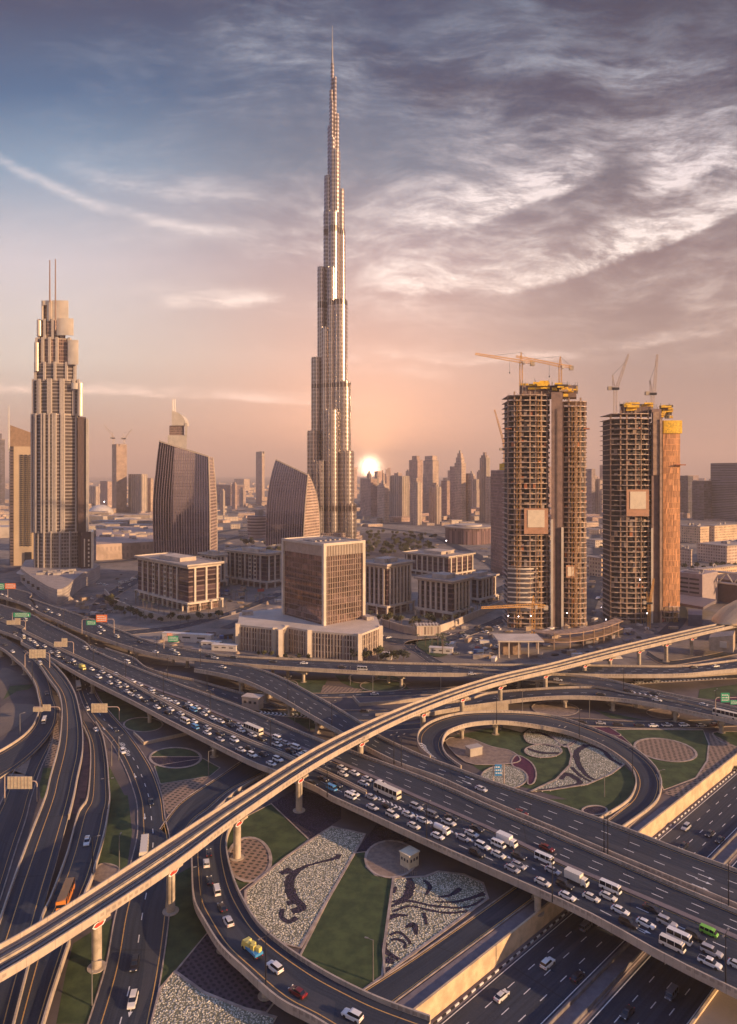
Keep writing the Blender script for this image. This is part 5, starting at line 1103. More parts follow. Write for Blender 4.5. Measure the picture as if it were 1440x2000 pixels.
mb = MB(); mb.prism([PX(361.5, Y3-1)[:2], PX(366, Y3-1)[:2], PX(366, Y3+25)[:2], PX(361.5, Y3+25)[:2]], ZY(851, Y3), ZY(826, Y3)); mb.build('side_wall', CROWN, rt)
# ---------------------------------------------------------------- generic distant towers
xm_ = lambda a, b, f: a+(b-a)*f
def ftower(x0, x1, yt, yb, m, label, name='tower', th=.35, crown=None, fins=0, Y=None, grp=None, cat='tower', frac=.62):
    Y = Y or P(700, yb).y
    if xm_(x0, x1, frac) < CX: th = max(th, math.atan((CX-x0)/F)+.3)
    xm = x0+(x1-x0)*frac; c = PX(xm, Y); 
    B_ = corner(xm, HZ+HC*F/Y, x0, x1, yt, th); z = B_['z']
    rt = thing(name, (c.x, c.y, 0), label, cat, grp)
    mb = MB(); mb.prism(B_['poly'], 0, z, top=False, bottom=False); mb.build('wall', m, rt)
    mb = MB(); mb.prism(B_['poly'], z-.01, z+1.5); mb.build('roof', ROOFM, rt)
    for k in range(fins):
        for fc, wd in (('l', B_['wl']), ('r', B_['wr'])):
            p = wd*(k+.5)/fins; q = (-.8, 0, p-.6, p+.6) if fc == 'l' else (p-.6, p+.6, -.8, 0); mb = MB(); mb.prism(rect(B_, *q), 0, z+1.5); mb.build('pier', STONE2, rt)
    if crown:
        z0 = z
        for (k, h) in crown:
            mb = MB(); a, b = B_['wr'], B_['wl']; mb.prism(rect(B_, a*(1-k)/2, a*(1+k)/2, b*(1-k)/2, b*(1+k)/2), z0, z0+h*Y/F); mb.build('crown_step', m if k > .3 else STONE, rt); z0 += h*Y/F
    return rt, B_
FA = facade('beige_windows', (.60, .45, .34), (.28, .19, .16), 3.6, 3.2, .6, .55, var=.3)
FB = facade('pink_windows', (.52, .36, .29), (.25, .17, .15), 3.6, 2.6, .66, .6, var=.3)
FC = facade('vertical_stripes', (.60, .47, .37), (.20, .14, .13), 60., 5.5, .6, 1., var=.3)
FD = facade('dark_city_glass', (.10, .085, .10), (.05, .045, .06), 3.8, 6., .96, .7, .15, .5, var=.6)
FE = facade('blue_dark_glass', (.20, .18, .20), (.045, .045, .065), 3.9, 40., 1., .72, .1, .5, var=.4)
ftower(-14, 10, 858, 985, FD, 'dark slim tower cut by the left edge of the photo', crown=[(.5, 12)])
ftower(175, 195, 951, 988, FC, 'small striped block between the stepped tower and the crane topped tower', fins=3)
ftower(196, 219, 941, 992, FB, 'dull mauve block beside the small striped block')
cr_t, cr_B = ftower(219, 248, 868, 1001, facade('unfinished_left', (.46, .33, .25), (.12, .08, .07), 3.5, 2.8, .6, .6), 'slim unfinished tower with two small cranes left of the broad glass tower', frac=.3)
ftower(251, 288, 927, 1003, FC, 'white ribbed office block right of the crane topped tower', fins=6, frac=.7)
ftower(286, 300, 935, 1000, FA, 'narrow beige block squeezed left of the broad glass tower')
ftower(423, 478, 948, 988, facade('grey_mauve', (.24, .18, .19), (.17, .125, .135), 3.6, 6., .9, .7), 'wide plain grey block right of the broad curved glass tower', frac=.5)
ftower(458, 488, 936, 960, FA, 'pale stepped block behind the wide plain grey block')
rt, B_ = ftower(500, 517, 892, 985, facade('slab_windows', (.48, .36, .29), (.22, .15, .13), 3.6, 2.6, .5, .4), 'slim tower with a horned crown between the two curved glass towers', frac=.7, th=.35)
for a0, a1, b0, b1 in ((0, B_['wr']*.22, 0, B_['wl']), (B_['wr']*.8, B_['wr'], 0, B_['wl'])): mb = MB(); mb.prism(rect(B_, a0, a1, b0, b1), B_['z'], B_['z']+19); mb.build('horn', STONE, rt)
mb = MB(); mb.prism(rect(B_, 1, B_['wr']-1, 1, B_['wl']-1), B_['z'], B_['z']+11); mb.build('crown_step', STONE, rt)
# round striped building
Yr = P(700, 1052).y; rt = thing('round_building', (PX(500, Yr).x, Yr, 0), 'round striped mid rise block left of the smaller curved glass tower', 'building'); mb = MB()
mb.lathe(PX(501, Yr).x, Yr+10, [(19*Yr/F, 0), (20*Yr/F, ZY(1008, Yr))], 28); mb.build('wall', facade('round_stripes', (.50, .36, .30), (.20, .13, .12), 5., 60, 1., .5), rt)
mb = MB(); mb.lathe(PX(501, Yr).x, Yr+10, [(20*Yr/F, ZY(1008, Yr)), (0, ZY(1007, Yr))], 28); mb.lathe(PX(505, Yr).x, Yr+10, [(8*Yr/F, ZY(1008, Yr)), (8*Yr/F, ZY(996, Yr)), (0, ZY(996, Yr))], 20); mb.build('roof', ROOFM, rt)
# skyline right of the megatall tower
for q in ((704, 737, 936, 1012, FB, 'faint pink tower pair right beside the glowing sun', None, 0), (737, 760, 950, 1022, FA, 'short tower with a pyramid top just right of the glowing sun', [(.6, 5), (.3, 6), (.1, 7)], 0),
          (762, 800, 931, 1018, FC, 'broad ribbed tower slab in the hazy skyline', None, 6), (799, 826, 899, 1000, FB, 'hazy stepped dark pink tower behind the broad ribbed slab', [(.55, 9)], 0),
          (801, 824, 944, 1026, FA, 'tower with a rounded stepped top right of the broad ribbed slab', [(.7, 5), (.4, 5)], 3), (827, 857, 900, 1010, FA, 'tall tower with a glowing pale box on top in the skyline', [(.8, 10)], 0),
          (838, 862, 952, 1024, FC, 'pale paired tower low in front of the box topped tower', [(.6, 5)], 3), (862, 880, 940, 1012, FB, 'plain pink block between the box topped and the yellow lit towers', None, 0),
          (879, 902, 912, 1018, FB, 'shaded left neighbour of the yellow lit stepped tower', None, 0), (888, 910, 905, 1020, FA, 'yellow lit stepped tower with a pinnacle in the middle of the skyline', [(.75, 12), (.5, 8), (.2, 6)], 0),
          (905, 920, 926, 1018, FA, 'yellow lit slab attached right of the stepped pinnacle tower', None, 0), (921, 936, 937, 1000, FC, 'blocky white framed tower left of the ribbed stepped tower', None, 2),
          (937, 957, 895, 1020, FC, 'ribbed stepped tower left of the unfinished towers', [(.7, 6), (.35, 6)], 4), (948, 966, 932, 1022, FA, 'narrow pale tower touching the ribbed stepped tower', None, 2),
          (1144, 1163, 917, 1010, facade('mid_grey_windows', (.36, .28, .25), (.16, .12, .12), 3.6, 4, .8, .5), 'grey banded tower between the two big unfinished towers', None, 0), (1163, 1176, 937, 1010, FB, 'small ribbed tower beside the grey banded tower', None, 2),
          (1179, 1196, 914, 1090, MATS['mid_grey_windows'], 'grey mid distance tower just left of the orange netted tower', None, 0),
          (1328, 1354, 930, 1010, FD, 'dark glass tower right of the orange netting', None, 0), (1352, 1390, 940, 1016, FD, 'wider dark glass slab in the right distance', None, 0), (1388, 1472, 905, 1019, FE, 'big dark blue glass tower at the right edge', None, 0),
          (1000, 1016, 940, 990, FA, 'far pale block seen through the first unfinished tower', None, 0)):
    ftower(*q[:6], crown=q[6], fins=q[7])
r6 = random.Random(17)
for k in range(48):
    x = r6.uniform(700, 985) if (k < 18 or k > 25) else r6.uniform(1140, 1190) if k < 20 else r6.uniform(180, 300) if k < 23 else r6.uniform(425, 520); w_ = r6.uniform(9, 17); big = k < 20 or k > 25
    ftower(x, x+w_, r6.uniform(915, 962) if big else r6.uniform(946, 966), 1000, r6.choice([FA, FB, FC]), 'slender pale tower in the hazy cluster '+('right of the sun' if (k < 18 or k > 25) else 'between the unfinished towers' if k < 20 else 'left of the broad glass tower' if k < 23 else 'between the curved glass towers'), Y=r6.uniform(1700, 2600), crown=r6.choice([None, [(.6, 4)], [(.7, 4), (.3, 5)]]), grp='hazy cluster towers %d' % (0 if (k < 18 or k > 25) else 1 if k < 20 else 2 if k < 23 else 3), fins=r6.choice([0, 2]))
# far-off mass of the city
def citymass(n, Ya, Yb, xa, xb, hm, sd, lab, m):
    r2 = random.Random(sd); mb = MB()
    for _ in range(n):
        Y = r2.uniform(Ya, Yb); x = r2.uniform(xa, xb); p = PX(x, Y); h = hm*r2.uniform(.3, 1)**1.5; s_ = r2.uniform(12, 46)
        mb.prism(rectp(p.x, p.y, s_, s_*r2.uniform(.5, 1.4), r2.choice([.3, .35, .9, .1])), 0, h)
    return tag(mb.build('distant_city', m), lab, 'city', kind='stuff')
citymass(700, 2400, 7500, -200, 1650, 26, 3, 'far off low city fading into the haze along the horizon', FA)
citymass(110, 2400, 5200, 690, 1500, 150, 5, 'scattered faint towers on the hazy horizon', FB)
citymass(150, 1500, 2400, -100, 700, 13, 9, 'dense low sandy quarter beyond the mall on the left', FA)
citymass(130, 1500, 2400, 700, 1540, 13, 11, 'dense low quarter beyond the towers on the right', FB)
# low buildings one can tell apart in the middle distance
r3 = random.Random(21); lows = []
WH = facade('villa_walls', (.60, .50, .40), (.26, .19, .16), 3.6, 3.4, .5, .5, var=.3)
for k in range(210):
    for _ in range(30):
        y = 990+130*r3.random()**1.3; x = r3.uniform(-20, 1460)
        if any(abs(x-a) < 16 and abs(y-b) < 5 for a, b in lows): continue
        if (700 < x < 990 and 1030 < y < 1110) or (175 < x < 300) or (y > 1050 and (x < 200 or 250 < x < 720)) or (y > 1066 and 700 < x < 1000) or (1310 < x): continue
        break
    else: continue
    lows.append((x, y)); p = P(x, y); s1, s2 = r3.uniform(12, 34), r3.uniform(10, 22); h = r3.uniform(4, 11); rot = r3.choice([.35, .4, .8, 1.2, .1])
    mb = MB(); mb.prism(rectp(p.x, p.y, s1, s2, rot), 0, h, top=False, bottom=False); w_ = mb.build('low_building', r3.choice([WH, FA, WH]), None)
    where = 'left of the spired skyscraper' if x < 640 else ('in the hazy strip right of the glowing sun' if x < 990 else 'beyond the unfinished towers')
    tag(w_, 'small flat roofed sandy building '+where, 'building', 'small sandy buildings '+where)
    mb = MB(); mb.prism(rectp(p.x, p.y, s1+.6, s2+.6, rot), h, h+.8); mb.build('roof', ROOFM, w_)
# ---------------------------------------------------------------- mall roofs and dome on the left
rt = thing('shopping_mall', (P(235, 1085).x, P(235, 1085).y, 0), 'sprawling low shopping mall with pale roofs behind the stepped tower', 'shopping mall')
MALL = mat('mall_roof', (.50, .42, .35), .85, noise_amt=.18, nscale=.03)
mb = MB(); mb.prism([P(188, 1095)[:2], P(302, 1088)[:2], P(302, 1050)[:2], P(188, 1052)[:2]], 0, 20); mb.build('wall', facade('mall_wall', (.46, .34, .27), (.36, .26, .21), 9, 5, .5, .6, .6, .8, var=.1), rt)
r4 = random.Random(4)
for k in range(26):
    x = r4.uniform(176, 300); y = r4.uniform(1012, 1050); p = P(x, y); mb = MB(); mb.box(p.x, p.y, 8+r4.uniform(0, 5), r4.uniform(18, 60), r4.uniform(14, 40), 14, r4.uniform(-.3, .5)); mb.build('roof_section', r4.choice([MALL, ROOFM]), rt)
for k in range(22):
    x = r4.uniform(192, 298); y = r4.uniform(1052, 1082); p = P(x, y); mb = MB(); mb.box(p.x, p.y, 21.2, r4.uniform(4, 14), r4.uniform(3, 10), 3, r4.uniform(-.3, .5)); mb.build('roof_unit', r4.choice([UNITM, STONE]), rt)
for (x, y) in ((0, 1035), (20, 1050)):
    mb = MB(); p = P(x, y); mb.box(p.x-10, p.y+20, 9, 90, 50, 18, .2); mb.build('roof_section', MALL, rt)
rt = thing('dome', (P(197, 1010).x, P(197, 1010).y, 0), 'pale shallow dome on the mall behind the stepped tower', 'dome'); p = P(197, 1010)
mb = MB(); R_ = 24*p.y/F; mb.lathe(p.x, p.y, [(R_*math.cos(t), 8+R_*.75*math.sin(t)) for t in [math.pi/2*k/8 for k in range(8)]]+[(0, 8+R_*.75)], 28); mb.build('dome_shell', CROWN, rt, smooth=True)
mb = MB(); mb.lathe(p.x, p.y, [(R_*1.05, 0), (R_*1.05, 8), (0, 8.02)], 28); mb.build('dome_base', STONE, rt)
# big dark rounded hall (right of park) and arc
p = P(920, 1063); rt = thing('round_hall', (p.x, p.y, 0), 'long low oval hall with a flat ringed roof behind the office square', 'hall'); mb = MB()
el_ = [(p.x+46*p.y/F*math.cos(t), p.y+30+38*math.sin(t)) for t in [2*math.pi*k/40 for k in range(40)]]
mb.prism(el_, 0, 24, top=False, bottom=False); mb.build('wall', facade('hall_wall', (.25, .16, .15), (.16, .10, .10), 20, 3, .8, 1), rt)
mb = MB(); mb.prism([(p.x+(q[0]-p.x)*1.06, p.y+30+(q[1]-p.y-30)*1.06) for q in el_], 24, 26); mb.build('roof', ROOFM, rt)
mb = MB(); mb.prism([(p.x+(q[0]-p.x)*.6, p.y+30+(q[1]-p.y-30)*.6) for q in el_], 26, 28.5); mb.build('roof_ring', MALL, rt)
# park of dark trees is built with the vegetation
# ---------------------------------------------------------------- unfinished concrete towers
CONR = mat('raw_concrete', (.36, .24, .17), .85, noise_amt=.2, nscale=.3)
SLABM = mat('slab_concrete', (.58, .43, .33), .85, noise_amt=.2, nscale=.5)
CORE = mat('core_concrete', (.22, .145, .125), .9, nscale=.25, col2=(.15, .10, .09))
YCR = mat('crane_paint', (.72, .38, .10), .5, noise_amt=.1)
FORM = mat('yellow_formwork', (.80, .48, .03), .6, noise_amt=.18, nscale=.8)
NET = facade('orange_netting', (.62, .30, .13), (.50, .24, .11), 4., 3.4, .9, .9, .8, .8, var=.25, dirt=.3)
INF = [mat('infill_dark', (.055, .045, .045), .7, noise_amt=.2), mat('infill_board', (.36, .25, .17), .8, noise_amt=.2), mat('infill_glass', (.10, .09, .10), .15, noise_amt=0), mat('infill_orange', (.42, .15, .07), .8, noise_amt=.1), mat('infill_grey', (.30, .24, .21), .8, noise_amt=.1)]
def wing(rt, x0, x1, yt, yb, Y, dep, b, nfl, ncol, sd, glaz=0, cols_from=0):
    z0, z1 = ZY(yb, Y), ZY(yt, Y); r2 = random.Random(sd); poly, fr = bulge(x0, x1, Y, dep, b); fh = (z1-z0)/nfl
    ins = [(q[0], q[1]+2.4) for q in fr]; inner = [(ins[0][0]+1.5, ins[0][1])]+ins[1:-1]+[(ins[-1][0]-1.5, ins[-1][1]), (poly[-2][0]-1.5, poly[-2][1]-2), (poly[-1][0]+1.5, poly[-1][1]-2)]
    for f in range(nfl+1):
        z = z0+f*fh; k = 1.0+(.012 if r2.random() < .15 else 0)
        pp = [(q[0], q[1]-(.5 if r2.random() < .3 else 0)) if i < len(fr) else q for i, q in enumerate(poly)]
        mb = MB(); mb.prism(pp, z-.38, z+.08); mb.build('floor_slab', SLABM, rt)
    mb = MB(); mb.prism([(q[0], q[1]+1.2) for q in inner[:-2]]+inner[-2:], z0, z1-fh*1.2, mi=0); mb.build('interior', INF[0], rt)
    for c_ in range(2):      # scaffold / hoist strips
        t = r2.uniform(.2, .8); i = int(t*(len(fr)-1)); x, y = fr[i]; mb = MB()
        for q in range(int((z1-z0)/4)):
            zz = z0+q*4; mb.tube((x-1, y-1.1, zz), (x-1, y-1.1, zz+4), .13, .13, 4, False); mb.tube((x+1, y-1.1, zz), (x+1, y-1.1, zz+4), .13, .13, 4, False); mb.tube((x-1, y-1.1, zz), (x+1, y-1.1, zz+4), .1, .1, 3, False)
        mb.build('hoist_mast', YCR, rt)
    for c_ in range(ncol):
        t = (c_+.3)/(ncol-.4); i = min(len(fr)-2, int(t*(len(fr)-1))); x, y = fr[i]
        mb = MB(); mb.prism(rectp(x, y+1.2, .9, 1.1), 0 if yb > 1200 else z0, z1+(2.5 if c_ % 2 else 0)); mb.build('column', CONR, rt)
    # infill panels in bays (grouped per storey run so each panel row is one part)
    for f in range(nfl-2):
        mb = MB(); z = z0+f*fh
        g_ = glaz and f < glaz
        for i in range(len(fr)-1):
            if not g_ and r2.random() < .16: continue
            mi = 2 if g_ else r2.choices([0, 1, 2, 3, 4], [6, 2.5, 2, .5, 1.5])[0]
            a, c = fr[i], fr[i+1]; zt = z+fh-.34 if (g_ or r2.random() < .3) else z+1.1
            o_ = .35 if g_ else r2.choice([.7, 1.4, 2.])
            mb.face([(a[0], a[1]+o_, z+.09), (c[0], c[1]+o_, z+.09), (c[0], c[1]+o_, zt), (a[0], a[1]+o_, zt)], None, mi)
            mb.face([(a[0], a[1]+o_+.15, z+.09), (a[0], a[1]+o_+.15, zt), (c[0], c[1]+o_+.15, zt), (c[0], c[1]+o_+.15, z+.09)], None, mi)
        if mb.f: mb.build('infill_panel', INF, rt)
    return poly, fr, z1
def site_sign(rt, x0, x1, y0, y1, ix0, ix1, iy0, iy1, Y):
    mb = MB(); mb.prism([PX(x0, Y)[:2], PX(x1, Y)[:2], PX(x1, Y+.5)[:2], PX(x0, Y+.5)[:2]], ZY(y1, Y), ZY(y0, Y)); mb.build('hoarding', mat('hoarding', (.48, .26, .16), .8, noise_amt=.08), rt)
    mb = MB(); mb.prism([PX(ix0, Y-.3)[:2], PX(ix1, Y-.3)[:2], PX(ix1, Y-.05)[:2], PX(ix0, Y-.05)[:2]], ZY(iy1, Y), ZY(iy0, Y)); mb.build('hoarding_panel', mat('cream_panel', (.72, .60, .44), .8, noise_amt=.05), rt)
YT = 482.; t1 = thing('unfinished_tower', (PX(1068, YT).x, YT, 0), 'nearer unfinished concrete tower with yellow formwork and two hammerhead cranes on top', 'tower under construction')
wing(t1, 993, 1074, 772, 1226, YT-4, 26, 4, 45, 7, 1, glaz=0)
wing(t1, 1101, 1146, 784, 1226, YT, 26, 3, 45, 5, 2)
mb = MB(); mb.prism([PX(1077, YT-7)[:2], PX(1099, YT-6)[:2], PX(1099, YT+16)[:2], PX(1077, YT+16)[:2]], 0, ZY(768, YT)); mb.build('lift_core', CORE, t1)
for x0, x1 in ((1076, 1080.5), (1096.5, 1101)): mb = MB(); mb.prism([PX(x0, YT-8.5)[:2], PX(x1, YT-8.5)[:2], PX(x1, YT-6)[:2], PX(x0, YT-6)[:2]], 0, ZY(1013 if x0 < 1080 else 1028, YT)); mb.build('core_cladding', CROWN, t1)
mb = MB(); mb.prism([PX(1087, YT-7.2)[:2], PX(1088.5, YT-7.2)[:2], PX(1088.5, YT-7)[:2], PX(1087, YT-7)[:2]], 0, ZY(800, YT)); mb.build('hoist_rail', STEEL, t1)
site_sign(t1, 1024, 1071, 993, 1043, 1031, 1064, 996, 1030, YT-8.6)
site_sign(t1, 1106, 1124, 1104, 1128, 1109, 1121, 1107, 1125, YT-3.5)
# lower glazed bands
for f in range(9):
    y = 1110+f*9.2; Yw = YT-4.7; poly, fr = bulge(992, 1051, Yw, 4, 3.5); z = ZY(y, Yw); mb = MB(); mb.prism([q for q in fr]+[(q[0], q[1]+.5) for q in fr[::-1]], z-.5, z+.5); mb.build('white_band', mat('white_band', (.68, .58, .47), .6, noise_amt=.05), t1)
    mb = MB(); mb.prism([(q[0], q[1]+.25) for q in fr]+[(q[0], q[1]+.5) for q in fr[::-1]], z-3.2, z-.51); mb.build('glazing', INF[2], t1)
def formwork(rt, x0, x1, y0, y1, Y, sd, n=26):
    r2 = random.Random(sd)
    for k in range(n):
        x = r2.uniform(x0, x1-8); y = y0+(y1-y0)*r2.random(); w_ = r2.uniform(8, 26); x2 = min(x1, x+w_); h = r2.uniform(2.5, 6); d = r2.uniform(-5, 10)
        mb = MB(); mb.prism([PX(x, Y+d)[:2], PX(x2, Y+d)[:2], PX(x2, Y+d+4)[:2], PX(x, Y+d+4)[:2]], ZY(y+h, Y), ZY(y, Y)); mb.build('formwork', FORM if r2.random() < .72 else INF[r2.choice([0, 1])], rt)
    mb = MB()
    for k in range(14):
        p = PX(r2.uniform(x0, x1), Y+r2.uniform(-3, 8)); mb.tube((p.x, p.y, ZY(y1+4, Y)), (p.x, p.y, ZY(y0+r2.uniform(-4, 8), Y)), .18, .18, 4)
    mb.build('scaffold_pole', GREYM, rt)
formwork(t1, 1014, 1074, 743, 764, YT+2, 3, 30); formwork(t1, 1078, 1110, 746, 776, YT, 4, 22); formwork(t1, 1102, 1129, 748, 764, YT+4, 5, 12)
mb = MB(); mb.prism([PX(1016, YT+2)[:2], PX(1126, YT+2)[:2], PX(1126, YT+16)[:2], PX(1016, YT+16)[:2]], ZY(775, YT), ZY(752, YT)); mb.build('core_top', CORE, t1)
for (x0, x1, yy) in ((988, 1000, 838), (1140, 1152, 838)): mb = MB(); mb.prism([PX(x0, YT-5)[:2], PX(x1, YT-5)[:2], PX(x1, YT)[:2], PX(x0, YT)[:2]], ZY(yy+1, YT), ZY(yy, YT)+.4); mb.build('loading_platform', INF[3], t1)
YU = 500.; t2 = thing('unfinished_tower', (PX(1250, YU).x, YU, 0), 'farther right unfinished tower half wrapped in orange netting with two luffing cranes', 'tower under construction')
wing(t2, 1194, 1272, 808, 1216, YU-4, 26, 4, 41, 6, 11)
mb = MB(); mb.prism([PX(1273, YU-6)[:2], PX(1292, YU-5)[:2], PX(1292, YU+16)[:2], PX(1273, YU+16)[:2]], 0, ZY(800, YU)); mb.build('lift_core', CORE, t2)
for x0, x1, yt_ in ((1272, 1276, 1030), (1289, 1294, 820)): mb = MB(); mb.prism([PX(x0, YU-7.5)[:2], PX(x1, YU-7.5)[:2], PX(x1, YU-5)[:2], PX(x0, YU-5)[:2]], 0, ZY(yt_, YU)); mb.build('core_cladding', CROWN if x0 < 1280 else CONR, t2)
mb = MB(); mb.prism([PX(1276, YU-6.6)[:2], PX(1287, YU-6.6)[:2], PX(1287, YU-6)[:2], PX(1276, YU-6)[:2]], ZY(928, YU), ZY(806, YU)); mb.build('core_cladding', CONR, t2)
poly, fr = bulge(1295, 1328, YU-3, 26, .5)
mb = MB(); n_ = len(fr); lv = 40; r2 = random.Random(8)
gridp = [[(fr[i][0]+r2.uniform(-.12, .12), fr[i][1]-.4+r2.uniform(-.14, .1), ZY(1184, YU)+(ZY(846, YU)-ZY(1184, YU))*j/lv) for i in range(n_)] for j in range(lv+1)]
for j in range(lv):
    for i in range(n_-1): mb.face([gridp[j][i], gridp[j][i+1], gridp[j+1][i+1], gridp[j+1][i]], [(i*3., j*3.), (i*3.+3, j*3.), (i*3.+3, j*3.+3), (i*3., j*3.+3)])
mb.prism([fr[-1], (fr[-1][0]+.6, fr[-1][1]+26), (fr[0][0], fr[0][1]+26), (fr[0][0]+.2, fr[0][1]+.4), (fr[-1][0]-.3, fr[-1][1]+.4)], ZY(1184, YU), ZY(846, YU)); mb.build('netting', NET, t2)
mb = MB(); pl_ = [(q[0], q[1]-1.2) for q in fr]; pl_[-1] = (pl_[-1][0]+1.2, pl_[-1][1]); mb.prism(pl_+[(fr[-1][0]+1.2, fr[-1][1]+22), (fr[0][0], fr[0][1]+22)], ZY(847, YU), ZY(822, YU)); mb.build('climbing_screen', FORM, t2)
wing(t2, 1296, 1327, 1184, 1216, YU-3, 24, 2, 3, 4, 15)
site_sign(t2, 1224, 1268, 956, 1008, 1231, 1262, 960, 994, YU-8.6)
formwork(t2, 1208, 1276, 784, 803, YU+2, 13, 30); formwork(t2, 1276, 1315, 790, 812, YU, 14, 22)
mb = MB(); mb.prism([PX(1212, YU+3)[:2], PX(1272, YU+3)[:2], PX(1272, YU+16)[:2], PX(1212, YU+16)[:2]], ZY(810, YU), ZY(793, YU)); mb.build('core_top', CORE, t2)
mb = MB(); mb.prism([PX(1321, YU-6)[:2], PX(1340, YU-6)[:2], PX(1340, YU)[:2], PX(1321, YU)[:2]], ZY(909, YU), ZY(907, YU)); mb.build('loading_platform', INF[3], t2)
YV = 720.; t3 = thing('unfinished_tower', (PX(975, YV).x, YV, 0), 'smaller gridded unfinished tower standing behind the left of the nearer one', 'tower under construction')
B_ = corner(986, HZ+HC*F/YV, 959, 996, 918, .2); mb = MB(); mb.prism(B_['poly'], 0, B_['z']); mb.build('wall', facade('gridded_shell', (.42, .27, .23), (.17, .10, .10), 3.6, 3., .7, .6, .3, .8), t3)
for f in range(50): mb = MB(); z = f*B_['z']/50; mb.prism(rect(B_, -.5, B_['wr']+.5, -.5, B_['wl']+.5), z, z+.35); mb.build('floor_slab', CONR, t3)
mb = MB(); mb.prism(rect(B_, 2, B_['wr'], 2, B_['wl']*.5), B_['z'], B_['z']+7); mb.build('formwork', FORM, t3)
# ---------------------------------------------------------------- cranes
WCR = mat('crane_white', (.62, .50, .42), .5, noise_amt=.1)
def lattice(mb, a, b, w0, w1, nb, r=.11):
    a, b = Vector(a), Vector(b); d = (b-a).normalized(); u_ = d.cross(Vector((0, 1, .01))).normalized(); v_ = d.cross(u_)
    pr = None
    for k in range(nb+1):
        t = k/nb; c_ = a.lerp(b, t); w_ = (w0+(w1-w0)*t)/2
        q = [c_+u_*w_+v_*w_, c_-u_*w_+v_*w_, c_-u_*w_-v_*w_, c_+u_*w_-v_*w_]
        if pr:
            for i in range(4):
                mb.tube(pr[i], q[i], r, r, 4, False); mb.tube(pr[i], q[(i+1) % 4], r*.7, r*.7, 3, False)
        pr = q
def hammer(x, ybase, yj, xtip, ytip, xc, Y, label, m=YCR):
    rt = thing('tower_crane', PX(x, Y, ZY(ybase, Y)), label, 'crane'); p = PX(x, Y)
    zb, zj = ZY(ybase, Y), ZY(yj, Y); mb = MB(); lattice(mb, (p.x, p.y, zb), (p.x, p.y, zj), 1.8, 1.8, max(4, int((zj-zb)/2)), .16); mb.build('mast', m, rt)
    tip = PX(xtip, Y-6, ZY(ytip, Y-6)); root_ = Vector((p.x, p.y, zj)); back = PX(xc, Y+2, ZY(yj+2, Y+2))
    mb = MB(); lattice(mb, root_, tip, 1.9, 1.1, 22, .16); mb.build('jib', m, rt)
    mb = MB(); lattice(mb, root_, back, 1.6, 1.4, 6, .15); mb.build('counter_jib', m, rt)
    mb = MB(); mb.box(back.x, back.y, back.z-1., 3, 1.8, 3.0); mb.build('counterweight', CONC2, rt)
    mb = MB(); ap = Vector((p.x, p.y, zj+6.5)); lattice(mb, root_, ap, 1.5, .4, 4, .14); mb.build('tower_head', m, rt)
    mb = MB(); mb.tube(ap, root_.lerp(tip, .7), .09, .09, 4, False); mb.tube(ap, back, .09, .09, 4, False); mb.build('tie_bar', STEEL, rt)
    mb = MB(); mb.box(p.x+1.6, p.y-1, zj-1.2, 1.6, 1.6, 2.2); mb.build('cab', CROWN, rt)
    h = root_.lerp(tip, .25); mb = MB(); mb.tube(h, h-Vector((0, 0, 9)), .08, .08, 4); mb.box(h.x, h.y, h.z-9.4, .7, .7, .9); mb.build('hook', STEEL, rt)
hammer(1018, 772, 706, 928, 691, 1040, YT+6, 'left hammerhead crane on the nearer unfinished tower with its jib pointing left')
hammer(1094.5, 772, 714, 1008, 696, 1116, YT+3, 'right hammerhead crane on the nearer unfinished tower behind the first jib')
hammer(1042, 1282, 1182, 940, 1187, 1066, YT-26, 'yellow crane standing at the foot of the nearer unfinished tower')
def luff(x, ybase, yp, xtip, ytip, Y, label, m=WCR, s=1.):
    p = PX(x, Y); zb, zp = ZY(ybase, Y), ZY(yp, Y); rt = thing('luffing_crane', (p.x, p.y, zb), label, 'crane')
    mb = MB(); lattice(mb, (p.x, p.y, zb), (p.x, p.y, zp), 2*s, 2*s, max(3, int((zp-zb)/2.2/s)), .17*s); mb.build('mast', m, rt)
    mb = MB(); mb.box(p.x, p.y, zp+1*s, 5*s, 3*s, 1.6*s); mb.build('machinery_deck', STEEL, rt)
    tip = PX(xtip, Y-3, ZY(ytip, Y-3)); mb = MB(); lattice(mb, (p.x+1*s, p.y, zp+1.5*s), tip, 1.8*s, 1.*s, 18, .17*s); mb.build('jib', m, rt)
    ap = Vector((p.x-2.*s, p.y, zp+11*s)); mb = MB(); lattice(mb, (p.x-1.*s, p.y, zp+1.5*s), ap, 1.4*s, .5*s, 5, .14*s); mb.build('a_frame', m, rt)
    mb = MB(); mb.tube(ap, Vector((p.x, p.y, zp)).lerp(tip, .8), .1*s, .1*s, 4, False); mb.build('luffing_rope', STEEL, rt)
    mb = MB(); mb.box(p.x-4*s, p.y, zp+1.4*s, 3*s, 2.4*s, 2.6*s); mb.build('counterweight', CONC2, rt)
luff(1202, 808, 762, 1228, 691, YU, 'luffing crane on the left corner of the orange netted tower with a slanting jib')
luff(1275, 790, 772, 1284, 692, YU+4, 'luffing crane on the orange netted tower with a nearly upright jib')
luff(986, 905, 880, 966, 800, YV, 'pale luffing crane on the smaller gridded tower behind', YCR)
luff(222, 868, 857, 203, 829, 1890., 'small luffing crane leaning left on the slim tower at left', WCR, 1.6); luff(243, 868, 858, 258, 838, 1890., 'small luffing crane leaning right on the slim tower at left', WCR, 1.6)
luff(1268, 1240, 1180, 1277, 1130, YU-24, 'orange crane climbing up the foot of the orange netted tower', YCR, .8)
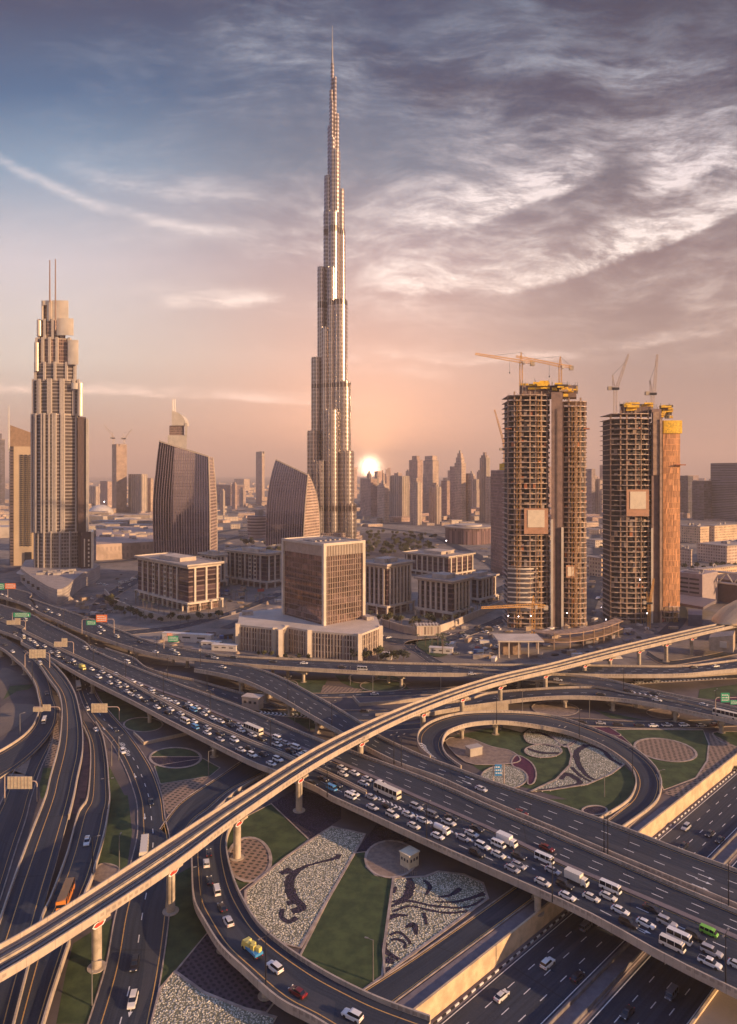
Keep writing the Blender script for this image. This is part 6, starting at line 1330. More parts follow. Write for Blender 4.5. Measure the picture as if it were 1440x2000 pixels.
# ---------------------------------------------------------------- right-hand edge: car park block, footbridge, stone buildings
B_ = corner(1372, 1186, 1322, 1402, 1122, .7); rt = thing('car_park_building', (B_['c'][0], B_['c'][1], 0), 'grey multi storey car park with long louvred openings at the right', 'car park')
mb = MB(); mb.prism(rect(B_, 0, B_['wr'], 0, B_['wl']), 0, B_['z']); mb.build('wall', mat('mauve_render', (.36, .28, .26), .85, noise_amt=.08), rt)
for f in range(6):
    for k in range(2): mb = MB(); z = 3+f*3.6; a0 = B_['wl']*(.12+.42*k); mb.prism(rect(B_, -.06, .4, a0, a0+B_['wl']*.38), z, z+1.5); mb.build('opening', INF[0], rt)
for k in range(12): mb = MB(); mb.prism(rect(B_, 3+k*1.5, 4+k*1.5, B_['wl']*rnd.random()*.7, B_['wl']*.8), B_['z'], B_['z']+rnd.uniform(.5, 2)); mb.build('roof_unit', UNITM, rt)
B_ = corner(1470, 1184, 1388, 1520, 1138, .7); rt = thing('dark_block', (B_['c'][0], B_['c'][1], 0), 'dark recessed block with a big white truss footbridge at the right edge', 'building')
mb = MB(); mb.prism(B_['poly'], 0, B_['z']); mb.build('wall', mat('umber_wall', (.13, .085, .085), .8, noise_amt=.1), rt)
Yb = B_['c'][1]-4; mb = MB()
a, b = PX(1390, Yb+26, ZY(1136, Yb+26)), PX(1478, Yb, ZY(1146, Yb)); a2, b2 = a+Vector((0, 0, 9)), b+Vector((0, 0, 9))
mb.tube(a, b, .9); mb.tube(a2, b2, .9)
for k in range(6):
    t0, t1_ = k/6, (k+1)/6; lo, hi = (a, b), (a2, b2); 
    if k % 2: mb.tube(a.lerp(b, t0), a2.lerp(b2, t1_), .55)
    else: mb.tube(a2.lerp(b2, t0), a.lerp(b, t1_), .55)
o = mb.build('truss_bridge', CROWN, rt)
for (xc, yb_, xl, xr, yt_, lab) in ((1368, 1062, 1330, 1385, 1030, 'sandy block with tall recessed windows right of the orange netted tower'), (1396, 1058, 1376, 1440, 1028, 'long sunlit sandy block with rows of small windows at the right'), (1350, 1108, 1322, 1352, 1075, 'pale stepped low building tucked behind the orange netted tower'),
        (1420, 1102, 1362, 1500, 1068, 'flat dark roofed hall behind the car park at the right'), (1340, 1130, 1325, 1440, 1118, 'long low roof with shrubs behind the car park'), (1175, 1128, 1150, 1200, 1092, 'low sandy block between the two big unfinished towers'), (1010, 1035, 985, 1060, 1020, 'low hall glimpsed behind the nearer unfinished tower')):
    B_ = corner(xc, yb_, xl, xr, yt_, .55); rt = thing('low_block', (B_['c'][0], B_['c'][1], 0), lab, 'building')
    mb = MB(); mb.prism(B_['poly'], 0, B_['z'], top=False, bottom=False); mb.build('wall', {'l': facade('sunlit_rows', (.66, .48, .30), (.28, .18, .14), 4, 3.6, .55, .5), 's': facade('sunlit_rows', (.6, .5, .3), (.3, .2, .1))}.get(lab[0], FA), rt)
    mb = MB(); mb.prism(rect(B_, -.5, B_['wr']+.5, -.5, B_['wl']+.5), B_['z'], B_['z']+1.2); mb.build('roof', ROOFM, rt); roof_bits(B_, rt, B_['z']+1.2, 5, hmax=4)
# ---------------------------------------------------------------- metro station shell
Ys = 372.; st = thing('metro_station', (PX(1430, Ys).x, Ys, 0), 'golden shell roofed metro station cut by the right edge', 'metro station')
c_ = Vector((240, 441, 11.5)); ax = Vector((.84, .54, 0)); bx_ = Vector((-.54, .84, 0)); mb = MB(); NI, NJ = 26, 10
SH = mat('golden_shell', (.62, .42, .22), .38, .45, noise_amt=.08, nscale=.05)
pts = [[None]*(NJ+1) for _ in range(NI+1)]
for i in range(NI+1):
    s_ = -1+2*i/NI; wd = 17*math.sqrt(max(0., 1-abs(s_)**2.2)); hh = 13*max(0., 1-abs(s_)**2.)
    for j in range(NJ+1):
        t = math.pi*j/NJ; pts[i][j] = c_+ax*(s_*48+24)+bx_*(-wd*math.cos(t))+Vector((0, 0, 2+hh*math.sin(t)))
for i in range(NI):
    for j in range(NJ): mb.face([pts[i][j], pts[i+1][j], pts[i+1][j+1], pts[i][j+1]])
mb.build('roof_shell', SH, st, smooth=True)
for j in (0, 1): pass
mb = MB()
for k in range(20):
    s_ = -.85+1.7*k/19; wd = 17*math.sqrt(max(0., 1-abs(s_)**2.2)); q = c_+ax*(s_*48+24)
    p0, p1 = q-bx_*(wd+.4)+Vector((0, 0, 2.6)), q-bx_*(wd*.96+.3)+Vector((0, 0, -4))
    mb.tube(p0, p1, .25, .25, 4)
mb.build('side_louvres', STEEL, st)
mb = MB(); q = c_+ax*24; mb.box(q.x+bx_.x*2, q.y+bx_.y*2, 5.5, 60, 20, 11, math.atan2(.54, .84)); mb.build('platform_hall', mat('station_stone', (.42, .32, .23), .8, noise_amt=.1), st)
mb = MB(); a = PX(1386, 378, 3); mb.prism([PX(1385, 402)[:2], PX(1432, 396)[:2], PX(1436, 409)[:2], PX(1390, 415)[:2]], 4, 12, zt=[11.5, 14, 14, 11.5]); mb.build('lower_pod', MATS['station_stone'], st)
mb = MB(); mb.prism([PX(1406, 398.7)[:2], PX(1420, 396.7)[:2], PX(1420, 397.4)[:2], PX(1406, 399.4)[:2]], 6.5, 10.); mb.build('pod_window', CROWN, st)
mb = MB(); mb.prism([P(1308, 1200)[:2], P(1374, 1212)[:2], P(1400, 1196)[:2], P(1325, 1184)[:2]], 8, 10); mb.build('entrance_roof', mat('slate_roof', (.16, .13, .14), .6, noise_amt=.1), st)
mb = MB(); mb.prism([P(1344, 1222)[:2], P(1372, 1224)[:2], P(1372, 1212)[:2], P(1344, 1210)[:2]], 0, 8.); mb.build('entrance_hall', mat('slate_wall', (.13, .12, .15), .6, noise_amt=.1), st)
# ---------------------------------------------------------------- building site podium (curved slabs and posts)
site = thing('site_podium', P(1070, 1262), 'curved unfinished podium slabs on posts at the foot of the nearer unfinished tower', 'building site')
arc = [(1050, 1262), (1090, 1265), (1130, 1262), (1160, 1256), (1190, 1248), (1218, 1236)]
for z, dy in ((5.2, 0), (10.2, 2)):
    fr = resample(spline([P(x, y+6, 0) for x, y in arc]), 24); mb = MB()
    mb.prism(cc([(p.x, p.y) for p in fr]+[(p.x-2, p.y+9) for p in fr[::-1]]), z-.5, z); mb.build('floor_slab', CONR, site)
for i in range(0, 24, 3): p = fr[i]; mb = MB(); mb.box(p.x-.3, p.y+.9, 5.4, .7, .7, 10.8); mb.build('column', CONR, site)
sb = thing('site_shed', P(1020, 1284), 'open fronted site building with a flat cantilevered roof by the far flyover', 'building')
a, b = P(972, 1284), P(1048, 1284)
mb = MB(); mb.prism([(a.x, a.y-2), (b.x+4, a.y-2), (b.x+4, a.y+16), (a.x, a.y+16)], 9.4, 10.2); mb.build('roof', STONE2, sb)
mb = MB(); mb.prism([(a.x+4, a.y+6), (b.x-8, a.y+6), (b.x-8, a.y+15), (a.x+4, a.y+15)], 0, 9.4); mb.build('wall', CONR, sb)
for k in range(5): mb = MB(); x = a.x+.8+(b.x-a.x)*k/4; mb.box(x, a.y-1, 4.7, .6, .6, 9.4); mb.build('column', STONE2, sb)
# ================================================================ VEHICLES
PAINT = {'white': (.80, .76, .70), 'black': (.018, .018, .024), 'silver': (.42, .40, .40), 'dark red': (.16, .012, .012), 'blue': (.06, .28, .55), 'green': (.22, .55, .06), 'yellow': (.70, .58, .14), 'grey': (.16, .16, .18), 'cream': (.72, .62, .48), 'orange': (.75, .26, .05)}
PM = {k: mat('paint_'+k.replace(' ', '_'), v, .32, .0, noise_amt=0, coat=.5) for k, v in PAINT.items()}
CGL = mat('car_glass', (.012, .014, .02), .06, noise_amt=0); TYR = mat('tyre', (.02, .02, .02), .9, noise_amt=0); LMP = mat('head_lamp', (.85, .85, .8), .15, noise_amt=0); TLP = mat('tail_lamp', (.45, .02, .02), .3, noise_amt=0)
def ring_(x, hw, zb, zt, tuck=.86): return [(x, -hw, zb), (x, hw, zb), (x, hw*1.0, zb+(zt-zb)*.6), (x, hw*tuck, zt), (x, -hw*tuck, zt), (x, -hw, zb+(zt-zb)*.6)]
SPEC = {  # length, half width, body rings (x fraction, hw, z bottom, z top), cabin rings, wheel radius
 'saloon': (4.7, .9, [(-.5, .80, .35, .80), (-.47, .9, .25, .93), (-.30, .9, .22, 1.0), (.05, .9, .22, .95), (.30, .9, .22, .86), (.46, .84, .25, .72), (.5, .72, .35, .60)], [(-.42, .72, .9, .96), (-.28, .74, .95, 1.38), (-.02, .74, .95, 1.44), (.10, .73, .93, 1.36), (.27, .72, .86, .9)], .33),
 'off-roader': (4.9, .97, [(-.5, .92, .45, 1.05), (-.48, .97, .35, 1.15), (-.1, .97, .32, 1.12), (.2, .97, .32, 1.08), (.44, .93, .35, .98), (.5, .82, .45, .8)], [(-.48, .84, 1.1, 1.3), (-.44, .84, 1.12, 1.78), (.0, .84, 1.12, 1.84), (.09, .83, 1.1, 1.74), (.22, .8, 1.06, 1.1)], .39),
 'van': (5.1, .93, [(-.5, .90, .35, 1.1), (-.49, .93, .3, 1.2), (.1, .93, .3, 1.2), (.38, .93, .3, 1.12), (.48, .88, .35, .9), (.5, .8, .45, .8)], [(-.5, .86, 1.15, 1.9), (-.47, .87, 1.2, 2.02), (.2, .87, 1.2, 2.05), (.32, .85, 1.18, 1.9), (.43, .82, 1.06, 1.12)], .34),
 'minibus': (7.0, 1.05, [(-.5, 1.0, .4, 1.3), (-.49, 1.05, .35, 1.4), (.3, 1.05, .35, 1.4), (.46, 1.02, .35, 1.3), (.5, .95, .45, .9)], [(-.5, 1.0, 1.35, 2.5), (-.47, 1.0, 1.4, 2.65), (.36, 1.0, 1.4, 2.68), (.44, .98, 1.35, 2.4), (.49, .94, 1.2, 1.35)], .4),
 'bus': (11.5, 1.25, [(-.5, 1.2, .45, 1.5), (-.495, 1.25, .35, 1.6), (.46, 1.25, .35, 1.6), (.495, 1.2, .4, 1.5), (.5, 1.1, .5, 1.2)], [(-.498, 1.2, 1.55, 3.0), (-.485, 1.22, 1.6, 3.15), (.465, 1.22, 1.6, 3.15), (.485, 1.2, 1.55, 2.9), (.498, 1.15, 1.45, 1.6)], .48),
 'pickup': (5.2, .93, [(-.5, .88, .45, .98), (-.49, .93, .4, 1.05), (-.16, .93, .35, 1.05), (.2, .93, .35, 1.05), (.44, .9, .38, .95), (.5, .8, .45, .8)], [(-.18, .80, 1.03, 1.1), (-.14, .82, 1.05, 1.68), (.08, .82, 1.05, 1.72), (.14, .8, 1.04, 1.62), (.26, .78, 1.02, 1.06)], .38),
}
PROTO = {}
WV = [PM['white'], mat('paint_white_dull', (.60, .57, .53), .45, noise_amt=.1), mat('paint_white_warm', (.72, .66, .56), .35, noise_amt=0)]
def proto(kind, colour):
    vr_ = rnd.choice([0, 0, 1, 2]) if colour == 'white' else 0
    if (kind, colour, vr_) in PROTO: return PROTO[(kind, colour, vr_)]
    pm = WV[vr_] if colour == 'white' else PM[colour]; parts = []
    def part(name, mb, m):
        me_o = mb.build(name, m); me = me_o.data; bpy.data.objects.remove(me_o); parts.append((name, me, (0, 0, 0)))
    base = {'truck': 'van', 'tanker': 'van', 'cargo truck': 'van'}.get(kind, kind)
    L_, hw, body, cab, wr_ = SPEC[base]
    if kind in ('truck', 'tanker', 'cargo truck'):
        mb = MB(); mb.loft([ring_(x, 1.12, .5, zt, .9) for x, zt in ((1.5, 2.3), (1.6, 2.45), (2.9, 2.35), (3.3, 1.5), (3.4, 1.2))]); part('cab', mb, pm)
        mb = MB(); mb.box(2.95, 0, 1.9, .75, 1.9, .6); part('windscreen', mb, CGL)
        mb = MB(); mb.box(-.6, 0, .75, 6.6, 1.0, .35); part('chassis', mb, STEEL)
        if kind == 'truck': mb = MB(); mb.prism([(-3.9, -1.2), (1.3, -1.2), (1.3, 1.2), (-3.9, 1.2)], .95, 3.3); part('cargo_box', mb, pm)
        elif kind == 'tanker':
            mb = MB(); mb.tube((-2.6, 0, 1.75), (1.2, 0, 1.75), 1.0, 1.0, 14); part('tank', mb, pm)
        else:
            mb = MB(); mb.prism([(-3.7, -1.2), (1.3, -1.2), (1.3, 1.2), (-3.7, 1.2)], .95, 1.6); part('truck_bed', mb, PM['blue'])
            mb = MB()
            for (x, y, z, c) in ((-2.8, -.4, 2.1, 0), (-1.4, .4, 2.3, 0), (-.2, -.3, 2.1, 0), (.6, .5, 2., 0)): mb.box(x, y, z, 1.3, 1.1, 1.2, .2)
            part('load', mb, PM['yellow'])
        wx = [(-2.6, 1.05), (-2.6, -1.05), (2.5, 1.05), (2.5, -1.05)]; wr_ = .48; L_ = 7.3; hw = 1.15
    else:
        mb = MB(); mb.loft([ring_(x*L_, w_, zb, zt, .93) for x, w_, zb, zt in body]); 
        # roof skin
        cz = [c for c in cab]; top = [(x*L_, w_*.84 if base in ('saloon', 'off-roader', 'pickup') else w_*.95, zt-.06, zt+.02) for x, w_, zb, zt in cz[1:4]]
        mb.loft([[(x, -w_, zb), (x, w_, zb), (x, w_*.95, zt), (x, -w_*.95, zt)] for x, w_, zb, zt in top]); part('body', mb, pm)
        mb = MB(); mb.loft([[(x*L_, -w_, zb-.05), (x*L_, w_, zb-.05), (x*L_, w_*(.84 if hw < 1 and base != 'van' else .96), zt-.03), (x*L_, -w_*(.84 if hw < 1 and base != 'van' else .96), zt-.03)] for x, w_, zb, zt in cab]); part('window', mb, CGL)
        if base in ('bus', 'minibus', 'van'):
            mb = MB(); x0, x1 = cab[1][0]*L_, cab[3][0]*L_; n_ = 6 if base == 'bus' else 3
            for k in range(n_+1):
                x = x0+(x1-x0)*k/n_; mb.box(x, 0, (cab[1][2]+cab[1][3])/2, .16, cab[1][1]*2+.03, cab[1][3]-cab[1][2]-.05)
            part('window_post', mb, pm)
        if base == 'pickup': mb = MB(); mb.box(-.34*L_, 0, 1.0, .28*L_, 1.5, .14); part('load_bed', mb, STEEL)
        wx = [(-.31*L_, hw-.08), (-.31*L_, -hw+.08), (.31*L_, hw-.08), (.31*L_, -hw+.08)]
    for (x, y) in wx: mb = MB(); mb.tube((0, -.1, 0), (0, .1, 0), wr_, wr_, 10); me_o = mb.build('wheel', TYR); me = me_o.data; bpy.data.objects.remove(me_o); parts.append(('wheel', me, (x, y, wr_)))
    xf = .5*L_ if kind not in ('truck', 'tanker', 'cargo truck') else 3.38
    for y in (-hw*.68, hw*.68): mb = MB(); mb.box(xf-.04, y, .72, .14, .34, .16); part('headlight', mb, LMP)
    xb = -.5*L_ if kind not in ('truck', 'tanker', 'cargo truck') else -3.9
    for y in (-hw*.74, hw*.74): mb = MB(); mb.box(xb+.0, y, .86, .12, .3, .18); part('tail_light', mb, TLP)
    PROTO[(kind, colour, vr_)] = parts; return parts
CARS = []
KC = {'w': ('saloon', 'white'), 'k': ('saloon', 'black'), 's': ('saloon', 'silver'), 'W': ('off-roader', 'white'), 'K': ('off-roader', 'black'), 'v': ('van', 'white'), 'S': ('off-roader', 'silver'), 'V': ('van', 'grey'), 'b': ('bus', 'cream'), 'm': ('minibus', 'white'), 't': ('truck', 'white'), 'T': ('tanker', 'white'), 'p': ('pickup', 'white'), 'g': ('van', 'green'), 'y': ('truck', 'yellow'), 'B': ('van', 'blue'), 'r': ('saloon', 'dark red'), 'o': ('bus', 'orange'), 'c': ('cargo truck', 'yellow')}
def cars(k, road_, txt, rev=False):
    for tok in txt.split():
        c = tok[-1]; x, y = tok[:-1].split(','); x, y = cr(k, float(x), float(y)) if k != 'X' else (float(x), float(y)); CARS.append((x, y, c, road_, rev))
cars('A', 'R1', '10,120w 35,130w 60,146w 170,185w 215,193w 190,208w 100,158k 265,222k 280,208w 300,225w 345,240w 585,310w 605,330w 582,347w 687,368v 820,398k 1260,492w 1225,480k 1370,488k 1012,445w 1037,470v 913,457w')
cars('A', 'R1b', '1305,546w')
cars('A', 'R2', '8,255k 150,268m 90,272w'); cars('A', 'R22', '505,436v 545,440k 593,468k 672,505w 747,517v')
cars('A', 'R3', '90,345k 85,360w 140,368m 175,390v 200,398w 215,416w 228,432k 262,424w 245,443k 300,460w 340,458w 337,480w 322,472k 372,492k 430,508w 398,515k 435,527k 485,545y 538,558w 600,575w 580,605W 640,600w 645,638w 693,632w 697,657s 738,655w 745,688w 775,708w 780,680k 812,718w 845,740k 900,738k 605,550s 683,587w 780,628w 820,648w 887,677w 905,697w 925,710k 945,720w 985,737w 1030,753w 950,768k 920,780w 1000,793w 985,812k 1060,818w 1110,760w 1155,783w 1090,780k 1135,797B 1195,820w 1213,800w 1085,858m 1138,862w 1145,898B 1215,900s 1215,930w 1250,845w 1292,862w 1290,935k 1290,968s 1335,855k 1350,885k 1375,972W 1400,885s 1415,915w 1410,1030p')
cars('B', 'R3', '45,905b 40,942w 95,965k 185,963v 185,1000p 235,990s 262,1035k 295,1015v 355,1040w 325,1062w 25,1020k 40,1060W 105,1055k 150,1110w 190,1087W 565,1135w 570,1170w 637,1165w 720,1203w 690,1225w 785,1220w 830,1270b 505,1255B 535,1235k 390,1225k 635,1285w 615,1303v 735,1305s 455,1200k')
cars('B', 'R1', '342,522w 160,513k 565,545k 683,553m 1380,553k 1327,585w'); cars('B', 'R16', '755,703w'); cars('B', 'R17', '695,803k'); cars('B', 'R15', '1060,900k 1130,890w'); cars('B', 'R1b', '1380,1258w')
cars('E', 'R3', '742,45w 835,40k 860,90W 955,90w 985,153w 1000,45S 1035,120w 1090,90V 1145,170T 1190,135p 1205,105k 1125,213w 1275,225s 1325,200w 1355,170k 1355,315K 1420,288W')
cars('F', 'R3', '45,262v 92,240t 160,330k 122,405s 160,385s 10,308w 310,340m 360,415s 300,483w 430,500K 445,565w 505,460t 585,572w 697,510m 685,567w 755,648w 805,722K 905,725w 945,640k 1030,720S 1105,800m 1060,842m 1195,800K 1275,775g 1295,893S 1280,955p 1440,968w')
cars('F', 'R2', '325,283r'); cars('F', 'R1b', '175,77r')
cars('C', 'R12', '390,620w 800,682k 955,700k'); cars('C', 'R16', '865,640m 975,675w 620,655k', True); cars('C', 'R1', '1170,530k 1315,540w'); cars('C', 'R11', '640,705k 970,738w 1245,767w 1375,822b')
cars('C', 'R15', '425,858w 530,868k 640,873s 740,880k 865,885k 950,888w 1030,886p 1130,886W 1230,887s 1310,882r')
cars('A', 'R4a', '30,415k 75,455w 275,698k 260,855m'); cars('A', 'R4c', '235,525v'); cars('A', 'R6', '460,655b 430,590k 563,912w 680,912k 720,1040W 515,790w')
cars('D', 'R5', '510,250W 385,562o'); cars('D', 'R6', '845,285b 887,15k 790,965K 778,1178W')
cars('D', 'R8', '1225,315k 1210,373W 1230,475k 1272,535v 1303,632k 1338,715W', True); cars('E', 'R8', '35,865c 170,982W 305,1125r 625,1265W', True); cars('X', 'R8', '455,1560k 470,1550k', True)
HWC = [(1070, 1880, 'W', 1), (980, 1943, 'w', 1), (1128, 1905, 'k', 1), (1145, 1808, 'V', 1), (1312, 1940, 'V', -1), (1340, 1615, 'S', -1), (1386, 1627, 'k', -1), (1406, 1639, 'k', -1), (1335, 1651, 'k', -1), (1225, 1976, 'k', -1), (1440, 1500, 'k', -1)]
RN = {'R1': 'far curved flyover', 'R1b': 'upper deck', 'R2': 'free flowing carriageway', 'R22': 'slip ramp', 'R3': 'jammed flyover', 'R16': 'far ground road', 'R17': 'short ground road', 'R15': 'queueing ground road', 'R12': 'branching flyover', 'R11': 'arched flyover', 'R4a': 'left exit ramp', 'R4c': 'long curved ramp', 'R6': 'wide ground road', 'R5': 'bus ramp', 'R8': 'curved garden ramp', 'HW': 'sunken highway'}
placed = []
for (x, y, c, rd, rev) in CARS:
    R = ROADS[rd]; mid = R['mid']; b = min(range(len(mid)), key=lambda i: (pix(mid[i])[0]-x)**2+(pix(mid[i])[1]-y)**2)
    d = mid[min(len(mid)-1, b+1)]-mid[max(0, b-1)]; z = mid[b].z+.02
    if rev: d = -d
    h = {'b': 1.5, 'o': 1.5, 'm': 1.2, 't': 1.5, 'y': 1.5, 'c': 1.3, 'T': 1.3}.get(c, .7)
    p = P(x, y, z+h); p.z = z
    # which lane
    A_, B__ = R['A'][b], R['B'][b]; f = (p-A_).dot(B__-A_)/(B__-A_).length_squared
    f2 = min(.93, max(.07, f)); p = p+(B__-A_)*(f2-f); f = f2
    slope = math.atan2(d.z, math.hypot(d.x, d.y))
    nl = 4 if rd in ('R3', 'R1') else 2
    lane = 'back' if f < .3 and nl == 4 else ('second' if f < .52 and nl == 4 else ('third' if f < .76 and nl == 4 else ('front' if nl == 4 else ('back' if f < .5 else 'front'))))
    placed.append([p, math.atan2(d.y, d.x), slope, c, rd, lane, R['cum'][b], x])
for (x, y, c, sg) in HWC:
    p = P(x, y, ZH+.7); p.z = ZH+.02; placed.append([p, math.atan2(T_.y*sg, T_.x*sg), 0, c, 'HW', 'left carriageway' if (Vector((p.x, p.y))-O_).dot(N_) < 20 else 'right carriageway', p.y, x])
# keep clear of one another: push along the road when two boxes would overlap
def dims(c): 
    k = KC[c][0]; return (7.6, 2.4) if k in ('truck', 'tanker', 'cargo truck') else (SPEC[k][0], SPEC[k][1]*2)
for it in range(10):
    for i in range(len(placed)):
        for j in range(i):
            a, b = placed[i], placed[j]
            if a[4] != b[4]: continue
            d = a[0]-b[0]
            if d.length > 12: continue
            ux = Vector((math.cos(a[1]), math.sin(a[1]), 0)); uy = Vector((-ux.y, ux.x, 0)); dx, dy = d.dot(ux), d.dot(uy)
            nx = (dims(a[3])[0]+dims(b[3])[0])/2+.5; ny = (dims(a[3])[1]+dims(b[3])[1])/2+.25
            if abs(dx) < nx and abs(dy) < ny:
                if ny-abs(dy) < .7: s_ = (ny-abs(dy))*.55*(1 if dy > 0 else -1); a[0] = a[0]+uy*s_; b[0] = b[0]-uy*s_
                else: s_ = (nx-abs(dx))*.5*(1 if dx > 0 else -1); a[0] = a[0]+ux*s_; b[0] = b[0]-ux*s_
ORD = ['first', 'second', 'third', 'fourth', 'fifth', 'sixth', 'seventh', 'eighth', 'ninth', 'tenth', 'eleventh', 'twelfth', 'thirteenth', 'fourteenth', 'fifteenth', 'sixteenth', 'seventeenth', 'eighteenth', 'nineteenth', 'twentieth']+['twenty-'+o for o in ('first', 'second', 'third', 'fourth', 'fifth', 'sixth', 'seventh', 'eighth', 'ninth')]
grp = {}
for q in placed: grp.setdefault((q[3], q[4], q[5]), []).append(q)
for q in grp.values(): q.sort(key=lambda e: e[7])
for (c, rd, lane), lst in grp.items():
    kind, col = KC[c]
    for n_, (p, rot, slope, _, _, _, _, _) in enumerate(lst):
        ln = ('on the '+lane) if rd == 'HW' else 'in the '+lane+' lane'
        lab = col+' '+kind+' '+ln+' of the '+RN[rd]
        if len(lst) > 1: lab = ORD[n_]+' '+lab+' from the left'
        if rd == 'R6' and c == 'b': lab = col+' bus on the wide ground road '+('before it reaches the metro viaduct' if n_ == 1 else 'just emerging from under the jammed flyover'); 
        nm = {'saloon': 'car', 'off-roader': 'off_road_car', 'cargo truck': 'cargo_truck', 'pickup': 'pickup_truck', 'tanker': 'tanker_truck'}.get(kind, kind)
        r = bpy.data.objects.new(nm, None); C.objects.link(r); r.location = p; r.rotation_euler = (0, -slope, rot); r.empty_display_size = .5; k_ = {'m': .74, 't': .8, 'T': .8, 'y': .72, 'c': .82, 'b': .88, 'o': .9, 'v': .8, 'V': .8, 'g': .72, 'B': .8}.get(c, .86); r.scale = (k_, k_, k_)
        tag(r, lab, {'saloon': 'car', 'off-roader': 'car'}.get(kind, kind), 'vehicles on the '+RN[rd])
        for (pn, me, off) in proto(kind, col):
            o = bpy.data.objects.new(pn, me); C.objects.link(o); o.parent = r; o.location = off
# ================================================================ STREET FURNITURE
def on_road(rd, x, y):
    R = ROADS[rd]; b = min(range(len(R['mid'])), key=lambda i: (pix(R['mid'][i])[0]-x)**2+(pix(R['mid'][i])[1]-y)**2); return R, b
LAMPS = [  # foot pixel (x, y), road or ground, height, twin arm
 ('A', 505, 356, 'R1'), ('A', 372, 305, 'R1'), ('A', 687, 423, 'R1'), ('A', 920, 485, 'R1'), ('A', 1175, 545, 'R1'), ('A', 1214, 690, 'R22'), ('A', 548, 530, 'R2'), ('A', 737, 610, 'R2'), ('A', 958, 705, 'R2'), ('A', 1232, 830, 'R2'), ('A', 982, 615, 'R22'), ('A', 784, 540, 'R22'),
 ('B', 248, 745, 'R1b'), ('B', 505, 905, 'R1b'), ('B', 146, 1028, 'R3'), ('B', 478, 1310, 'R3'), ('B', 869, 1118, 'R2'), ('B', 912, 1128, 'R1b'), ('E', 1060, 250, 'R3'), ('F', 357, 605, 'R3'), ('F', 1373, 1100, 'R3'), ('F', 660, 325, 'R1b'), ('F', 682, 330, 'R1b'),
 ('E', 118, 1110, 'R8'), ('D', 1180, 650, 'R8'), ('D', 543, 462, 'R5'), ('D', 630, 80, 'R5'), ('C', 515, 960, 'R10'), ('C', 828, 1195, 'R10'), ('C', 30, 880, 'R10'), ('F', 1390, 640, 'R1b'),
 ('A', 190, 640, 'R4a'), ('A', 486, 920, 'R4c'), ('C', 775, 690, 'R12'), ('C', 1315, 830, 'R11')]
def lamp(p, h, rot, label, m, arms=2, grp='tall dark lamp posts along the flyovers'):
    rt = thing('street_lamp', p, label, 'street lamp', grp)
    mb = MB(); mb.tube((p.x, p.y, p.z), (p.x, p.y, p.z+h), .17, .09, 7); mb.build('lamp_post', m, rt)
    for s_ in ((-1, 1) if arms == 2 else (1,)):
        e = Vector((p.x+s_*1.5*math.cos(rot), p.y+s_*1.5*math.sin(rot), p.z+h+.15)); mb = MB(); mb.tube((p.x, p.y, p.z+h-.1), e, .06, .05, 5); mb.build('lamp_arm', m, rt)
        mb = MB(); mb.box(e.x, e.y, e.z, .8, .3, .14, rot); mb.build('lamp_head', GREYM, rt)
seen = {}
for (k, x, y, rd) in LAMPS:
    x, y = cr(k, x, y); R, b = on_road(rd, x, y); z = R['mid'][b].z; p = P(x, y, z); d = R['mid'][min(b+1, len(R['mid'])-1)]-R['mid'][b]
    seen.setdefault(rd, []).append((x, p, math.atan2(d.y, d.x)+math.pi/2))
for rd, lst in seen.items():
    lst.sort(key=lambda e: e[0])
    for n_, (x, p, rot) in enumerate(lst):
        lab = 'tall dark lamp post on the '+{'R10': 'loop ramp'}.get(rd, RN.get(rd))
        if len(lst) > 1: lab = ORD[n_]+' '+lab+' from the left'
        lamp(p, 10.5, rot, lab, STEEL)
n_ = 0
for (k, x, y, lab) in (('E', 747, 1075, 'pale lamp post on the central lawn edge beside the striped flower bed'), ('D', 540, 1215, 'pale lamp post by the viaduct column at the bottom left'), ('D', 700, 415, 'pale lamp post on the small lawn above the metro viaduct at left'), ('C', 663, 1310, 'pale lamp post inside the loop lawn near the upper deck'),
        ('C', 575, 845, 'pale lamp post under the arched flyover'), ('C', 182, 810, 'pale lamp post behind the loop ramp beside the lit wall'), ('B', 613, 655, 'pale lamp post left of the ring shaped bed under the far flyover'), ('B', 745, 690, 'pale lamp post beside the ring shaped bed under the far flyover'), ('B', 1143, 690, 'pale lamp post right of the ring shaped beds'),
        ('A', 655, 1130, 'thick pale post at the fork of the two ground roads'), ('A', 1222, 1190, 'pale lamp post on the lawn beside the half round bed'), ('A', 697, 1095, 'slender pale lamp post right of the ground road fork'), ('C', 985, 1310, 'pale lamp post on the outer edge of the loop ramp'), ('A', 118, 950, 'pale lamp post left of the left exit ramp'), ('B', 375, 930, 'pale lamp post in the dark lawn between the two flyovers'), ('B', 287, 880, 'pale lamp post beside the small ribbed lawn between the flyovers')):
    lamp(P(*cr(k, x, y)), 9., rnd.uniform(0, 3), lab, GREYM, 1, 'pale lamp posts standing in the gardens')
